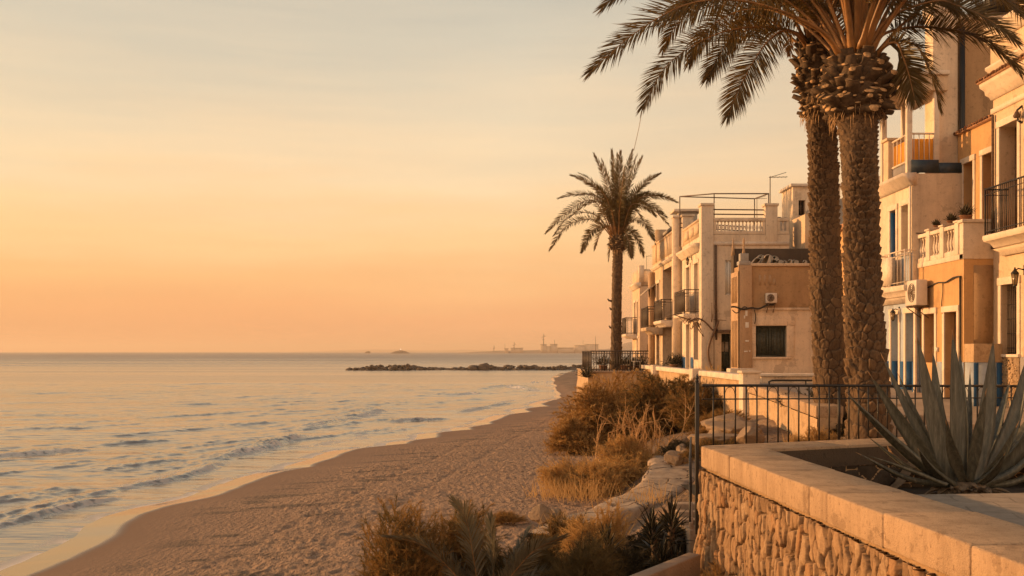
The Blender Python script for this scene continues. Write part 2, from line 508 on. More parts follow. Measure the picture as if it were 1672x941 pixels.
Zg = np.where((Xg > 6.9) & (Yg < 80), np.minimum(Zg, -2.3), Zg)

N = NT('beach_sand')
v = coords(N)
geo = N.n('ShaderNodeNewGeometry'); sp = N.n('ShaderNodeSeparateXYZ'); N.l(geo.outputs['Position'], sp.inputs[0])
n1 = tex(N, v, .55, 6, .65); n2 = tex(N, v, 14, 4, .7); n3 = tex(N, v, 120, 2, .6)
dry = ramp(N, n1, [(.3, (.24, .15, .088, 1)), (.7, (.325, .212, .132, 1))])
dry = mixc(N, .35, dry, ramp(N, n2, [(.3, (.175, .10, .06, 1)), (.72, (.40, .255, .168, 1))]))
mr = N.n('ShaderNodeMapRange'); mr.inputs['From Min'].default_value = -3.86; mr.inputs['From Max'].default_value = -3.66
hgt = N.n('ShaderNodeMath', _operation='MULTIPLY_ADD'); N.l(n1, hgt.inputs[0]); hgt.inputs[1].default_value = .10; N.l(sp.outputs[2], hgt.inputs[2])
N.l(hgt.outputs[0], mr.inputs[0])
mr2 = N.n('ShaderNodeMapRange'); mr2.inputs['From Min'].default_value = -3.945; mr2.inputs['From Max'].default_value = -3.918; N.l(sp.outputs[2], mr2.inputs[0])
damp = mixc(N, mr.outputs[0], (.185, .105, .064, 1), dry)
damp = mixc(N, mr2.outputs[0], (.10, .065, .045, 1), damp)
wk = N.n('ShaderNodeAttribute', _attribute_name='wrack'); damp = mixc(N, wk.outputs['Fac'], damp, (.07, .045, .028, 1))
at = N.n('ShaderNodeAttribute', _attribute_name='earth')
damp = mixc(N, at.outputs['Fac'], damp, ramp(N, tex(N, v, 5, 6, .7), [(.3, (.085, .052, .03, 1)), (.7, (.20, .125, .07, 1))]))
b = N.n('ShaderNodeBsdfPrincipled')
N.l(damp, b.inputs['Base Color'])
rr = N.n('ShaderNodeMapRange'); N.l(mr2.outputs[0], rr.inputs[0]); rr.inputs['To Min'].default_value = .06; rr.inputs['To Max'].default_value = .8
N.l(rr.outputs[0], b.inputs['Roughness'])
mrp = N.n('ShaderNodeMapping'); mrp.inputs['Scale'].default_value = (1.25, .75, 1); mrp.inputs['Rotation'].default_value = (0, 0, R(-18)); N.l(v, mrp.inputs[0])
nf = tex(N, mrp.outputs[0], 9.5, 3, .62)
vo = N.n('ShaderNodeTexVoronoi', _feature='SMOOTH_F1', Scale=6.5); N.l(mrp.outputs[0], vo.inputs['Vector'])
ha = N.n('ShaderNodeMath', _operation='MULTIPLY_ADD'); N.l(vo.outputs['Distance'], ha.inputs[0]); ha.inputs[1].default_value = .55; N.l(nf, ha.inputs[2])
bp = N.n('ShaderNodeBump', Strength=.5, Distance=.115); N.l(ha.outputs[0], bp.inputs['Height'])
bs = N.n('ShaderNodeMath', _operation='MULTIPLY'); N.l(mr.outputs[0], bs.inputs[0]); bs.inputs[1].default_value = .8; N.l(bs.outputs[0], bp.inputs['Strength'])
N.l(bp.outputs[0], b.inputs['Normal']); N.l(b.outputs[0], N.out.inputs[0])
M['sand'] = N.m
mbs = MB(); mbs.grid(np.stack([Xg, Yg, Zg], -1))
_ds = shore_d(Xg, Yg); WRK = .75 * sstep(1.5, 3.2, _ds) * sstep(7.5, 4.0, _ds) * sstep(.10, .34, fbm(Xg / 1.3 + .3 * Yg, Yg / .42 - .2 * Xg, 38, 5)) + .5 * sstep(3, 6, _ds) * sstep(.34, .42, fbm(Xg / .35, Yg / .25, 39, 4))
tag(attr(attr(mbs.build('beach', M['sand'], smooth=True), 'wrack', np.clip(WRK, 0, .9)), 'earth', sstep(.10, .45, bank(Xg, Yg) + .25 * fbm(Xg / .8, Yg / .9, 36, 4))), kind='structure')

# ---- sea: crests as real ridges
CR = [  # (photo points of the crest, height, half width m)
    ([(-30, 868), (0, 860), (81, 837), (130, 826), (174, 818), (200, 812)], .22, .42),
    ([(205, 800), (231, 791), (270, 787), (310, 777), (356, 759), (372, 752)], .20, .42),
    ([(340, 752), (405, 740), (450, 728), (490, 715), (498, 711)], .34, .60),
    ([(500, 701), (538, 691), (560, 686)], .26, .6), ([(520, 694), (600, 692), (660, 688), (720, 683)], .12, .7),
    ([(-20, 823), (50, 817), (109, 803), (160, 797)], .15, .6), ([(150, 772), (202, 764), (260, 758), (304, 753)], .17, .7),
    ([(-30, 752), (0, 745), (50, 741), (101, 736), (150, 733)], .24, .8), ([(150, 727), (220, 723), (300, 720)], .14, .9),
    ([(551, 688), (580, 683), (617, 671), (640, 669)], .26, .9), ([(640, 690), (661, 687), (690, 686), (740, 684)], .20, .6),
    ([(740, 676), (765, 671), (800, 664), (830, 658)], .22, .8), ([(745, 645), (768, 643), (790, 644)], .30, 1.1),
    ([(790, 634), (830, 630), (855, 635), (890, 640)], .34, 1.2), ([(860, 626), (885, 624), (905, 626)], .26, 1.4), ([(680, 663), (740, 655), (800, 651)], .16, 1.1),
    ([(-20, 705), (60, 700), (150, 699)], .15, 1.3), ([(250, 700), (400, 694), (520, 690)], .12, 1.3), ([(-20, 680), (100, 678), (200, 681)], .14, 1.6),
    ([(200, 664), (330, 660), (420, 662)], .14, 2.0), ([(420, 655), (520, 650), (640, 652)], .12, 2.2), ([(-20, 645), (120, 641), (260, 643)], .16, 2.6),
    ([(560, 640), (680, 636), (760, 637)], .14, 2.4), ([(260, 628), (420, 626), (560, 628)], .16, 3.2),
]
ys = np.concatenate([np.linspace(6, 15, 12)[:-1], np.exp(np.linspace(math.log(15), math.log(130), 720)), np.exp(np.linspace(math.log(131), math.log(12500), 200))])
sx = np.concatenate([np.linspace(-4, -.70, 26)[:-1], np.linspace(-.70, .12, 520), np.linspace(.13, 1.6, 26)])
Yg, Sg = np.meshgrid(ys, sx, indexing='ij'); Xg = Sg * (Yg + 3)
near = np.interp(Yg, [60, 250], [1, 0])
d_in = shore_d(Xg, Yg)
for k_ in range(80):
    Yc = float(np.exp(rng.uniform(math.log(19), math.log(120)))); off_ = -rng.uniform(1.2, 15) * (1 + Yc / 120); ln_ = rng.uniform(2.5, 9.5) * (1 + Yc / 60)
    yy_ = np.linspace(Yc - ln_ * .45, Yc + ln_ * .45, 5); xx_ = shore_x(yy_) + off_ + (yy_ - Yc) * .45 * min(1, -off_ / 14)
    CR.append(([(CU + FOC * a / b, HV + 4 * FOC / b) for a, b in zip(xx_, yy_)], float(rng.uniform(.06, .14)), float(rng.uniform(.22, .5)) * (1 + Yc / 90)))
Zs = .075 * fbm(Xg / 2.6, Yg / 1.1, 51, 5) + .055 * noise2(Xg / 9., Yg / 3.0, 52) + .012 * noise2(Xg / .5, Yg / .22, 53) * np.interp(Yg, [20, 70], [1, 0])
Zs = Zs * sstep(1., -7, d_in) * np.interp(Yg, [100, 600, 1500], [1, .7, 0])
FOAM = .9 * sstep(-.8, -.1, d_in) * sstep(.35, .0, d_in) * sstep(-.16, .16, noise2(Xg / .35, Yg / .5, 67) + .6 * noise2(Xg / 1.6, Yg / 2.0, 68)) * near
FOAM = np.maximum(FOAM, .55 * sstep(-3.2, -2.6, d_in) * sstep(-1.9, -2.5, d_in) * sstep(-.02, .35, noise2(Xg / .16, Yg / .3, 69) + .8 * noise2(Xg / 3., Yg / 4.0, 70)) * near)
for pts, h, hw in CR:
    pp = np.array([[xx(u, 4 * FOC / (v - HV)), 4 * FOC / (v - HV)] for u, v in pts])
    cum = np.concatenate([[0], np.cumsum(np.linalg.norm(np.diff(pp, axis=0), axis=1))])
    tt = np.linspace(0, cum[-1], 140); qx = np.interp(tt, cum, pp[:, 0]); qy = np.interp(tt, cum, pp[:, 1])
    k = np.ones(9) / 9
    qx = np.convolve(np.pad(qx, 4, 'edge'), k, 'valid') + .16 * noise2(tt / 1.1, tt * 0 + .7, int(h * 1000)); qy = np.convolve(np.pad(qy, 4, 'edge'), k, 'valid') + .22 * noise2(tt / .9, tt * 0 + 2.7, int(h * 997))
    sel = (Xg > qx.min() - 4 * hw - 1) & (Xg < qx.max() + 4 * hw + 1) & (Yg > qy.min() - 4 * hw - 1) & (Yg < qy.max() + 4 * hw + 1)
    if not sel.any(): continue
    X_, Y_ = Xg[sel], Yg[sel]
    best = np.full(X_.shape, 1e9); bi = np.zeros(X_.shape, int)
    for i in range(len(qx)):
        dd = (X_ - qx[i]) ** 2 + (Y_ - qy[i]) ** 2
        mk = dd < best; best[mk] = dd[mk]; bi[mk] = i
    dist = np.sqrt(best)
    tx = np.gradient(qx)[bi]; ty = np.gradient(qy)[bi]; L = np.hypot(tx, ty) + 1e-9
    side = ((X_ - qx[bi]) * ty - (Y_ - qy[bi]) * tx) / L             # + = shoreward (right of the crest)
    wd = np.where(side > 0, hw * .34, hw * 1.7)
    q = tt[bi] / cum[-1]
    env = np.clip(np.minimum(q, 1 - q) / .22, 0, 1) ** .8 * (.8 + .8 * noise2(tt[bi] / 1.6, tt[bi] * 0, 61))
    fm = env * h * sstep(-.15, .05, side / hw) * sstep(1.25, .25, side / hw) * sstep(.02, .22, noise2(X_ / .14, Y_ / .12, 65) * 1.1 + noise2(X_ / 1.3, Y_ / 1.1, 66) + .13)
    FOAM[sel] = np.maximum(FOAM[sel], fm * 4.0 * (h > .19))
    Zs[sel] += .58 * h * env * np.exp(-(dist / wd) ** 2) * (1 + .5 * noise2(X_ / .22, Y_ / .4, 62) + .35 * noise2(X_ / .07, Y_ / .2, 63))
Zs = Zs - .012 * np.clip(np.interp(d_in, [-3, 0], [0, 1]), 0, 1)
N = NT('sea_water')
tcg = N.n('ShaderNodeNewGeometry'); mpp = N.n('ShaderNodeMapping'); mpp.inputs['Scale'].default_value = (.35, 1.0, 1); N.l(tcg.outputs['Position'], mpp.inputs[0])
na = tex(N, mpp.outputs[0], 1.6, 5, .6); nb = tex(N, mpp.outputs[0], .07, 6, .62)
b = N.n('ShaderNodeBsdfPrincipled', Roughness=.16)
b.inputs['IOR'].default_value = 1.5; b.inputs['Specular IOR Level'].default_value = .75
base = ramp(N, nb, [(.35, (.12, .10, .09, 1)), (.65, (.20, .16, .13, 1))])
fa = N.n('ShaderNodeAttribute', _attribute_name='foam')
base = mixc(N, fa.outputs['Fac'], base, (.78, .70, .63, 1))
N.l(base, b.inputs['Base Color'])
# wind streaks roughen the open water
mps = N.n('ShaderNodeMapping'); mps.inputs['Scale'].default_value = (.10, 1.0, 1); N.l(tcg.outputs['Position'], mps.inputs[0])
ns_ = tex(N, mps.outputs[0], .045, 5, .6); spy = N.n('ShaderNodeSeparateXYZ'); N.l(tcg.outputs['Position'], spy.inputs[0])
mrr = N.n('ShaderNodeMapRange'); N.l(spy.outputs[1], mrr.inputs[0]); mrr.inputs['From Min'].default_value = 30; mrr.inputs['From Max'].default_value = 700; mrr.inputs['To Min'].default_value = .0; mrr.inputs['To Max'].default_value = .34
ms_ = N.n('ShaderNodeMapRange'); N.l(ns_, ms_.inputs[0]); ms_.inputs['From Min'].default_value = .38; ms_.inputs['From Max'].default_value = .62; ms_.inputs['To Min'].default_value = .55; ms_.inputs['To Max'].default_value = 1.25
rr1 = N.n('ShaderNodeMath', _operation='MULTIPLY_ADD'); N.l(mrr.outputs[0], rr1.inputs[0]); N.l(ms_.outputs[0], rr1.inputs[1]); rr1.inputs[2].default_value = .12
rr2 = N.n('ShaderNodeMath', _operation='MULTIPLY_ADD', _use_clamp=True); N.l(fa.outputs['Fac'], rr2.inputs[0]); rr2.inputs[1].default_value = .6; N.l(rr1.outputs[0], rr2.inputs[2])
N.l(rr2.outputs[0], b.inputs['Roughness'])
b1 = N.n('ShaderNodeBump', Strength=.30, Distance=.08); N.l(na, b1.inputs['Height'])
b2 = N.n('ShaderNodeBump', Strength=.30, Distance=1.5); N.l(nb, b2.inputs['Height']); N.l(b1.outputs[0], b2.inputs['Normal'])
N.l(b2.outputs[0], b.inputs['Normal'])
N.l(b.outputs[0], N.out.inputs[0])
M['sea'] = N.m
mbs = MB(); mbs.grid(np.stack([Xg, Yg, Zs - 4], -1))
tag(attr(mbs.build('sea', M['sea'], smooth=True), 'foam', np.clip(FOAM, 0, 1)), kind='structure')
mbs = MB().quad((-12900, -850, -7.2), (12900, -850, -7.2), (12900, 12900, -7.2), (-12900, 12900, -7.2))
tag(mbs.build('seabed', M['sand']), kind='structure')

# ================================================================== breakwater, far shore
M['rock'] = mat_plaster('dark_sea_rock', (.115, .085, .062), amount=.6, stain=(.03, .025, .02), bump=.9, fine=9, patch=.8)
M['palerock'] = mat_plaster('pale_limestone', (.27, .19, .125), amount=.6, stain=(.16, .10, .05), bump=.8, fine=22, patch=2.5)


def rock_verts(c, sx_, sy_, sz_, seed, sub=3):
    bm = bmesh.new(); bmesh.ops.create_icosphere(bm, subdivisions=sub, radius=1)
    bm.verts.index_update()
    V = np.array([v.co[:] for v in bm.verts]); T = np.array([[v.index for v in f.verts] for f in bm.faces]); bm.free()
    r = 1 + .45 * fbm(V[:, 0] * 1.2 + seed, V[:, 1] * 1.2 + V[:, 2] * 1.5, seed, 4)
    V = V * r[:, None]
    g_ = np.random.default_rng(seed)
    for i_ in range(13):                                            # broken faces
        nn__ = nrm(g_.normal(0, 1, 3)); dd_ = g_.uniform(.52, .86); ex = np.maximum(V @ nn__ - dd_, 0); V = V - nn__ * (ex * .93)[:, None]
    V = V * 1.25 + .035 * np.stack([noise2(V[:, 0] * 4 + k_ * 9, V[:, 1] * 4 + V[:, 2] * 5, seed + k_) for k_ in range(3)], -1)
    a = seed * 1.7; ca, sa = math.cos(a), math.sin(a)
    V = V * np.array([sx_, sy_, sz_])
    V = np.stack([V[:, 0] * ca - V[:, 1] * sa, V[:, 0] * sa + V[:, 1] * ca, V[:, 2]], -1)
    return V + np.asarray(c), T


def rock(name, label, cat, c, s, seed, mat, group=None, sub=5):
    V, T = rock_verts(c, *s, seed, sub)
    return solo(name, label, cat, MB().raw(V, T=T), mat, c, group, smooth=True)

# the mound itself (one heap of stones nobody could count), then the big boulders that stand out of it
mb = MB()
JY = 228.
for k in range(430):
    t = rng.random()
    u = 567 + (957 - 567) * t
    hgt = np.interp(u, [565, 585, 605, 640, 680, 705, 735, 750, 790, 830, 880, 930, 957], [1.5, 4, 7.5, 9.5, 7.5, 4, 2.5, 4, 6.5, 7, 6.5, 7.5, 9])
    h = hgt * rng.random() ** 1.3
    Y = JY + rng.normal(0, 2.2) * (1 - h / (hgt + 3)) + (u - 760) * .01
    X = xx(u, Y); z = -4.1 + h * Y / FOC * .9
    s = rng.uniform(.28, .75)
    V, T = rock_verts((X, Y, z), s * 1.3, s, s * .62, k + 3, 1); mb.raw(V, T=T)
gx_ = np.linspace(xx(567, JY), xx(957, JY), 120); gy_ = np.linspace(JY - 3, JY + 3, 9); GX_, GY_ = np.meshgrid(gx_, gy_)
mb.grid(np.stack([GX_, GY_, -3.72 - .12 * (GY_ - JY) ** 2 + .3 * noise2(GX_ / 1.2, GY_, 7)], -1))
o = mb.build('breakwater', M['rock'], loc=(xx(760, JY), JY, -4))
tag(o, 'low dark breakwater of heaped rocks running out into the sea', 'breakwater')
for i, (u, v, s, lb) in enumerate([(788, 598, 1.5, 'tallest rounded boulder on the breakwater, at its middle'), (773, 600, 1.4, 'rounded boulder just seaward of the tallest breakwater boulder'),
                                   (757, 602, 1.15, 'squat boulder at the seaward foot of the breakwater boulder row'), (742, 601.5, .8, 'small pointed rock standing alone in the gap of the breakwater'),
                                   (733, 603.5, .7, 'lowest dark rock at the gap of the breakwater'), (572, 601.5, .7, 'isolated small rock at the far seaward tip of the breakwater')]):
    c = P(u, v + 3, JY - 1.5); rock('boulder', lb, 'boulder', c, (s * .95, s * .9, s * .72), 40 + i, M['rock'], sub=2)

N = NT('distant_land'); b = N.n('ShaderNodeBsdfPrincipled', Roughness=.95)
N.l(ramp(N, tex(N, coords(N), .02, 5, .6), [(.3, (.26, .19, .135, 1)), (.7, (.34, .25, .18, 1))]), b.inputs['Base Color']); N.l(b.outputs[0], N.out.inputs[0]); M['land'] = N.m
M['farwall'] = mat_simple('distant_wall', (.52, .41, .32), .9, vary=.2, scale=.05)


def ridge(name, us, vs, Y, depth, zb=-5.0, mat='land', kind='structure'):
    uu = np.linspace(us[0], us[-1], 160); vv = np.interp(uu, us, vs)
    vv = vv + .45 * fbm(uu / 14., uu * 0 + Y, 71, 4) * np.clip((HV + 2 - vv) / 3, 0, 1)
    top = np.stack([xx(uu, Y), Y + 0 * uu, (HV - vv) / FOC * Y], -1)
    f = top.copy(); f[:, 2] = zb; f[:, 1] -= depth * .25
    mid = (top + f) / 2; mid[:, 1] = Y - depth * .16
    bk = top.copy(); bk[:, 2] = zb; bk[:, 1] += depth
    o = MB().grid(np.stack([f, mid, top, bk])).build(name, M[mat], smooth=True)
    return tag(o, kind=kind)

CY = 2600.
ridge('coast_land', [738, 760, 800, 840, 880, 920, 960, 1040, 1120, 1300], [577.1, 575.6, 573.6, 572.3, 571.5, 571.8, 570.8, 569.5, 567, 567], CY, 300)
ridge('far_hills', [480, 560, 600, 640, 690, 760, 830, 900], [575, 572.3, 571.2, 571.0, 572.6, 571.5, 573, 575.5], 9500., 900)
ridge('far_hills', [960, 1000, 1012, 1022, 1030, 1042, 1100, 1300], [574, 569, 563.5, 560, 559, 558, 556, 552], 3400., 500)

K = CY / FOC
def far_block(label, u0, u1, v0, dep=25, cat='building', extra=(), Y=CY - 60):
    x0, x1 = xx(u0, Y), xx(u1, Y)
    t = thing('harbour_building', label, cat, ((x0 + x1) / 2, Y, -4))
    mb = MB().box(x0, x1, Y, Y + dep, -4.5, zz(v0, Y))
    for (a, c, d) in extra: mb.box(xx(a, Y), xx(c, Y), Y + 3, Y + dep - 3, zz(v0, Y) - 1, zz(d, Y))
    mb.build('wall', M['farwall'], t)
    mb = MB().box(x0 - 1, x1 + 1, Y - 1, Y + dep + 1, zz(v0, Y) + .02, zz(v0, Y) + 1.2); mb.build('roof', M['land'], t)
    return t
far_block('hazy block at the foot of the tall harbour crane', 883, 892.5, 563.3, extra=((884, 890, 562),))
far_block('hazy square harbour tower block beside the crane building', 899, 910, 562.8)
far_block('low hazy link block between the two harbour blocks', 892.8, 898.7, 566.5)
far_block('long low harbour shed under a short mast on the far coast', 834, 854, 569)
far_block('small hazy hut west of the long harbour shed', 824, 830, 569.8)
far_block('wide hazy building on the headland near the terrace railing', 939, 955, 564.8)
far_block('taller hazy building on the headland, closest to the palm trunk', 955.5, 977, 563.2, extra=((958, 962, 562),))
far_block('low pale warehouse between the harbour blocks and the headland', 911, 937, 568.6)


def mast(label, u, vt, vb, w_, Y=CY - 70, arm=0, name='mast', cat='mast'):
    t = thing(name, label, cat, P(u, vb, Y))
    k = Y / FOC
    MB().tube([P(u, vb + 1, Y), P(u, (vb + vt) / 2, Y), P(u, vt, Y)], [w_ * k, w_ * .75 * k, w_ * .5 * k], 5).build('pole', M['rust'], t)
    if arm:
        mb = MB()
        mb.tube([P(u - arm, vt + 6, Y), P(u + arm, vt + 4.5, Y)], .4 * k, 4); mb.tube([P(u - arm * .6, vt + 9.5, Y), P(u + arm * .5, vt + 10, Y)], .45 * k, 4)
        mb.tube([P(u, vt + 1, Y), P(u + arm, vt + 4.5, Y)], .2 * k, 4)
        mb.build('crane_arm' if cat == 'crane' else 'crossbar', M['rust'], t)
    return t
mast('tall harbour crane rising above the hazy far coast', 887.5, 545, 564, .75, arm=3, name='harbour_crane', cat='crane')
mast('short mast with crossbar on the long harbour shed', 839.5, 558.5, 570, .6, arm=2.2)
mast('thin mast beside the square harbour tower block', 905.5, 555, 563, .45)
mast('thin mast above the small harbour hut', 824.5, 562, 571, .4)
mast('thin mast near the low seaward end of the far coast', 806.5, 564, 573, .5, arm=1.6)
mast('faint mast above the wide headland building', 952, 555, 566, .35)
mast('tall thin pole standing in the water beyond the terrace railing', 972.5, 549, 590, .45, Y=260.)

t = thing('islet', 'small dark islet with a lit beacon on the sea horizon', 'islet', P(653, 576.5, 2300))
Y = 2300.; uu = np.linspace(637, 670, 40)
top = np.interp(uu, [637, 641, 645, 650, 656, 662, 666, 670], [577.2, 575.2, 573.8, 573.2, 572.8, 573.6, 575.3, 577.2]) + .25 * fbm(uu, uu * 0, 5, 3)
tp = np.stack([xx(uu, Y), Y + 0 * uu, (HV - top) / FOC * Y], -1); f = tp.copy(); f[:, 2] = -5; f[:, 1] -= 12; bk = f.copy(); bk[:, 1] += 24
MB().grid(np.stack([f, tp, bk])).build('rock_base', M['rock'], t)
MB().box(xx(651.5, Y), xx(657, Y), Y - 2, Y + 4, zz(574.5, Y), zz(571.4, Y)).build('beacon_hut', M['farwall'], t)
N = NT('beacon_light'); em = N.n('ShaderNodeEmission'); em.inputs[0].default_value = (1, .75, .5, 1); em.inputs[1].default_value = 1.6; N.l(em.outputs[0], N.out.inputs[0])
c = P(654, 570.4, Y); V, T = rock_verts(c, 1.6, 1.6, 1.2, 2, 1); MB().raw(V, T=T).build('beacon_lamp', N.m, t)
t = thing('islet', 'tiny low islet west of the lit one on the horizon', 'islet', P(601, 576, 2600))
V, T = rock_verts(P(601, 576.4, 2600.), 7, 5, 3.6, 9, 2); MB().raw(V, T=T).build('rock_base', M['rock'], t)
# ================================================================== foreground planter wall
CZ = -1.40                                              # coping top
Cn = np.array([2.80, 15.5]); Fr = np.array([3.80, 0.3])  # outer corner, end of the sea side behind the eye
d1 = (Fr - Cn) / np.linalg.norm(Fr - Cn); n1 = np.array([-d1[1], d1[0]])
if n1[0] < 0: n1 = -n1
d2 = nrm(np.array([6.3, 2.75])); n2 = np.array([d2[1], -d2[0]])
W1, W2 = .84, .80
# inner corner: intersection of the two inner lines
A_ = np.array([d1, -d2]).T
ab = np.linalg.solve(A_, (Cn + n2 * W2) - (Cn + n1 * W1)); In = Cn + n1 * W1 + d1 * ab[0]
L1 = np.linalg.norm(Fr - Cn); L2 = 11.0

pw = thing('planter_wall', 'sandstone retaining wall with broad coping, rubble stone face, round the agave bed', 'wall', (*Cn, -3.4))
mb = MB()
s = 0.; k = 0
lens = [.62, .95, .55, 1.08, 1.42, .52, 1.32, 1.5, .9, 1.4, 1.2, 1.3, 1.1, 1.4, 1.2, 1.3]
while s < L1 - .05:
    e = min(s + lens[k % len(lens)], L1); k += 1; g = .003
    jz = float(rng.normal(0, .004)); jo = float(rng.normal(0, .005))
    a0 = Cn + d1 * (s + (g if s > 0 else 0)) - n1 * jo; a1 = Cn + d1 * (e - g) - n1 * jo
    b1 = Cn + d1 * (e - g) + n1 * W1; b0 = Cn + d1 * (s + g) + n1 * W1 if s > 0 else In
    mb.prism([tuple(a0), tuple(a1), tuple(b1), tuple(b0)], CZ - .31 + jz, CZ + jz); s = e
s = 0.; k = 0
while s < L2:
    e = s + [2.1, 1.7, 1.5, 1.9, 2.0, 1.8][k % 6]; k += 1; g = .005
    jz = float(rng.normal(0, .003))
    a0 = Cn + d2 * (s + g); a1 = Cn + d2 * (e - g); b1 = a1 + n2 * W2; b0 = Cn + d2 * (s + g) + n2 * W2
    if s == 0: a0 = Cn + d2 * .004; b0 = In + d2 * .008
    mb.prism([tuple(a0), tuple(b0), tuple(b1), tuple(a1)], CZ - .31 + jz, CZ + jz); s = e
mb.build('coping', M['stone'], pw, bevel=.02)
# mortar bed below the slabs and the wall's core
mb = MB()
i1 = Cn + n1 * .05 + d2 * .03; i2 = Fr + n1 * .05
mb.prism([tuple(i1), tuple(i2), tuple(Fr + n1 * (W1 - .03)), tuple(In + n1 * -.03 + d2 * .0)], -3.9, CZ - .305)
j2 = Cn + d2 * L2
mb.prism([tuple(Cn + d2 * .05 - n2 * -.04), tuple(In + d2 * .0 + n2 * -.035), tuple(j2 + n2 * (W2 - .035)), tuple(j2 + n2 * .04)], -3.9, CZ - .307)
mb.build('mortar_core', M['brown'], pw)

# rubble face as a real relief of upright stones
def rubble(S, Zv, seed, cw=.112, ch=.27, amp=.092):
    ix0 = np.floor(S / cw); iy0 = np.floor(Zv / ch)
    F1 = np.full(S.shape, 9.); F2 = np.full(S.shape, 9.); idx = np.zeros(S.shape)
    for dy in (-1, 0, 1):
        for dx in (-2, -1, 0, 1, 2):
            iy = iy0 + dy; ix = ix0 + dx
            ox = _hash(ix, iy, seed) * .8 + .1; oy = _hash(ix, iy, seed + 1) * .8 + .1
            px = (ix + ox + .5 * (iy % 2)) * cw; py = (iy + oy) * ch
            stretch = .6 + .85 * _hash(ix, iy, seed + 2) ** 1.5
            tilt = (_hash(ix, iy, seed + 3) - .5) * .35
            ddx = (S - px + tilt * (Zv - py)) / (cw * stretch); ddy = (Zv - py) / (ch * stretch)
            d = (np.abs(ddx) ** 3.2 + np.abs(ddy) ** 3.2) ** (1 / 3.2)
            nw = d < F1
            F2 = np.where(nw, F1, np.minimum(F2, d)); idx = np.where(nw, _hash(ix, iy, seed + 4), idx); F1 = np.where(nw, d, F1)
    edge = F2 - F1
    stone = sstep(.02, .13, edge)
    h = sstep(.02, .12, edge) * (.5 + .62 * idx) + .10 * sstep(.10, .5, edge) + .16 * (idx - .5) * (np.mod(idx * 37, 1) - .5) * edge * 4
    return amp * h + (.013 * fbm(S / .045, Zv / .08, seed + 7, 4) + .012 * (np.abs(noise2(S / .09 + 9 * idx, Zv / .12, seed + 8)) - .2)) * stone + .022 * noise2(S / .05 + 40 * idx, Zv / .17 + 30 * idx, seed + 9) * stone, stone, idx

ns, nz_ = 1040, 150
sg = np.concatenate([np.linspace(0, 9.6, ns), np.linspace(9.7, L1, 60)])
zg = np.linspace(-3.75, CZ - .35, nz_)
Sg, Zg2 = np.meshgrid(sg, zg)
wob = .02 * noise2(Sg / .8, Zg2 / .8, 77)
Hh, ID, TN1 = rubble(Sg + .05 * noise2(Sg / .25, Zg2 / .3, 81), Zg2 + .05 * noise2(Sg / .3, Zg2 / .2, 82), 90)
bot = sstep(-2.6, -3.3, Zg2) * sstep(1.2, .0, Sg) * .14          # the corner's foot bulges
off = Hh + wob + bot - .02
base = Cn[None, None, :] + d1[None, None, :] * Sg[..., None] - n1[None, None, :] * (off[..., None] - .045)
sf = MB(); sf.grid(np.concatenate([base, Zg2[..., None]], -1))
# return round the corner
sg2 = np.linspace(0, 1.2, 110); Sg, Zg3 = np.meshgrid(sg2, zg)
Hh2, ID2, TN2 = rubble(-Sg, Zg3, 90)
off2 = Hh2 - .02 + sstep(-2.6, -3.3, Zg3) * .14 * sstep(1.2, 0, Sg)
base = Cn[None, None, :] + n1[None, None, :] * .045 + d2[None, None, :] * Sg[..., None] + (-n2)[None, None, :] * (off2[..., None] - .045)
sf.grid(np.concatenate([base, Zg3[..., None]], -1))
N = NT('rubble_stone')
v = coords(N)
n1_ = tex(N, v, 4.5, 5, .6); n2_ = tex(N, v, 40, 4, .7)
base_ = ramp(N, n1_, [(.25, (.17, .105, .056, 1)), (.5, (.285, .185, .102, 1)), (.75, (.385, .265, .16, 1))])
base_ = mixc(N, .35, base_, ramp(N, n2_, [(.3, (.22, .14, .08, 1)), (.7, (.52, .38, .25, 1))]))
at = N.n('ShaderNodeAttribute', _attribute_name='stone')
tn_ = N.n('ShaderNodeAttribute', _attribute_name='tone')
base_ = mixc(N, 1.0, base_, ramp(N, tn_.outputs['Fac'], [(.0, (.62, .56, .50, 1)), (.3, (1.05, .98, .9, 1)), (.55, (.82, .74, .64, 1)), (.8, (1.15, 1.14, 1.12, 1)), (1., (.9, .7, .5, 1))]), 'MULTIPLY')
base_ = mixc(N, at.outputs['Fac'], (.10, .062, .034, 1), base_)
b = N.n('ShaderNodeBsdfPrincipled', Roughness=.9); N.l(base_, b.inputs['Base Color'])
bp = N.n('ShaderNodeBump', Strength=.5, Distance=.012); N.l(n2_, bp.inputs['Height']); N.l(bp.outputs[0], b.inputs['Normal']); N.l(b.outputs[0], N.out.inputs[0])
M['rubble'] = N.m
attr(attr(sf.build('stone_face', M['rubble'], pw, smooth=True), 'stone', np.concatenate([ID.ravel(), ID2.ravel()])), 'tone', np.concatenate([TN1.ravel(), TN2.ravel()]))
M['innerstone'] = mat_plaster('shaded_rubble', (.05, .035, .023), amount=.7, stain=(.03, .022, .015), bump=.9, fine=20, patch=3)  # the bed's shade is put into this dark base colour
# rough inner faces round the bed
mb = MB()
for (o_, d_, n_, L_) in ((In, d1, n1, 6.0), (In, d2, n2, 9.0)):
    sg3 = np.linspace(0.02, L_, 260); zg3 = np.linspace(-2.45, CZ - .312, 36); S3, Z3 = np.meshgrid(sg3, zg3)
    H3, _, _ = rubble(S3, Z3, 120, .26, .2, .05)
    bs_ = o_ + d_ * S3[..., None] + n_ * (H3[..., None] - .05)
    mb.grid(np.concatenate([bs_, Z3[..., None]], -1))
mb.build('inner_stone_face', M['innerstone'], pw, smooth=True)

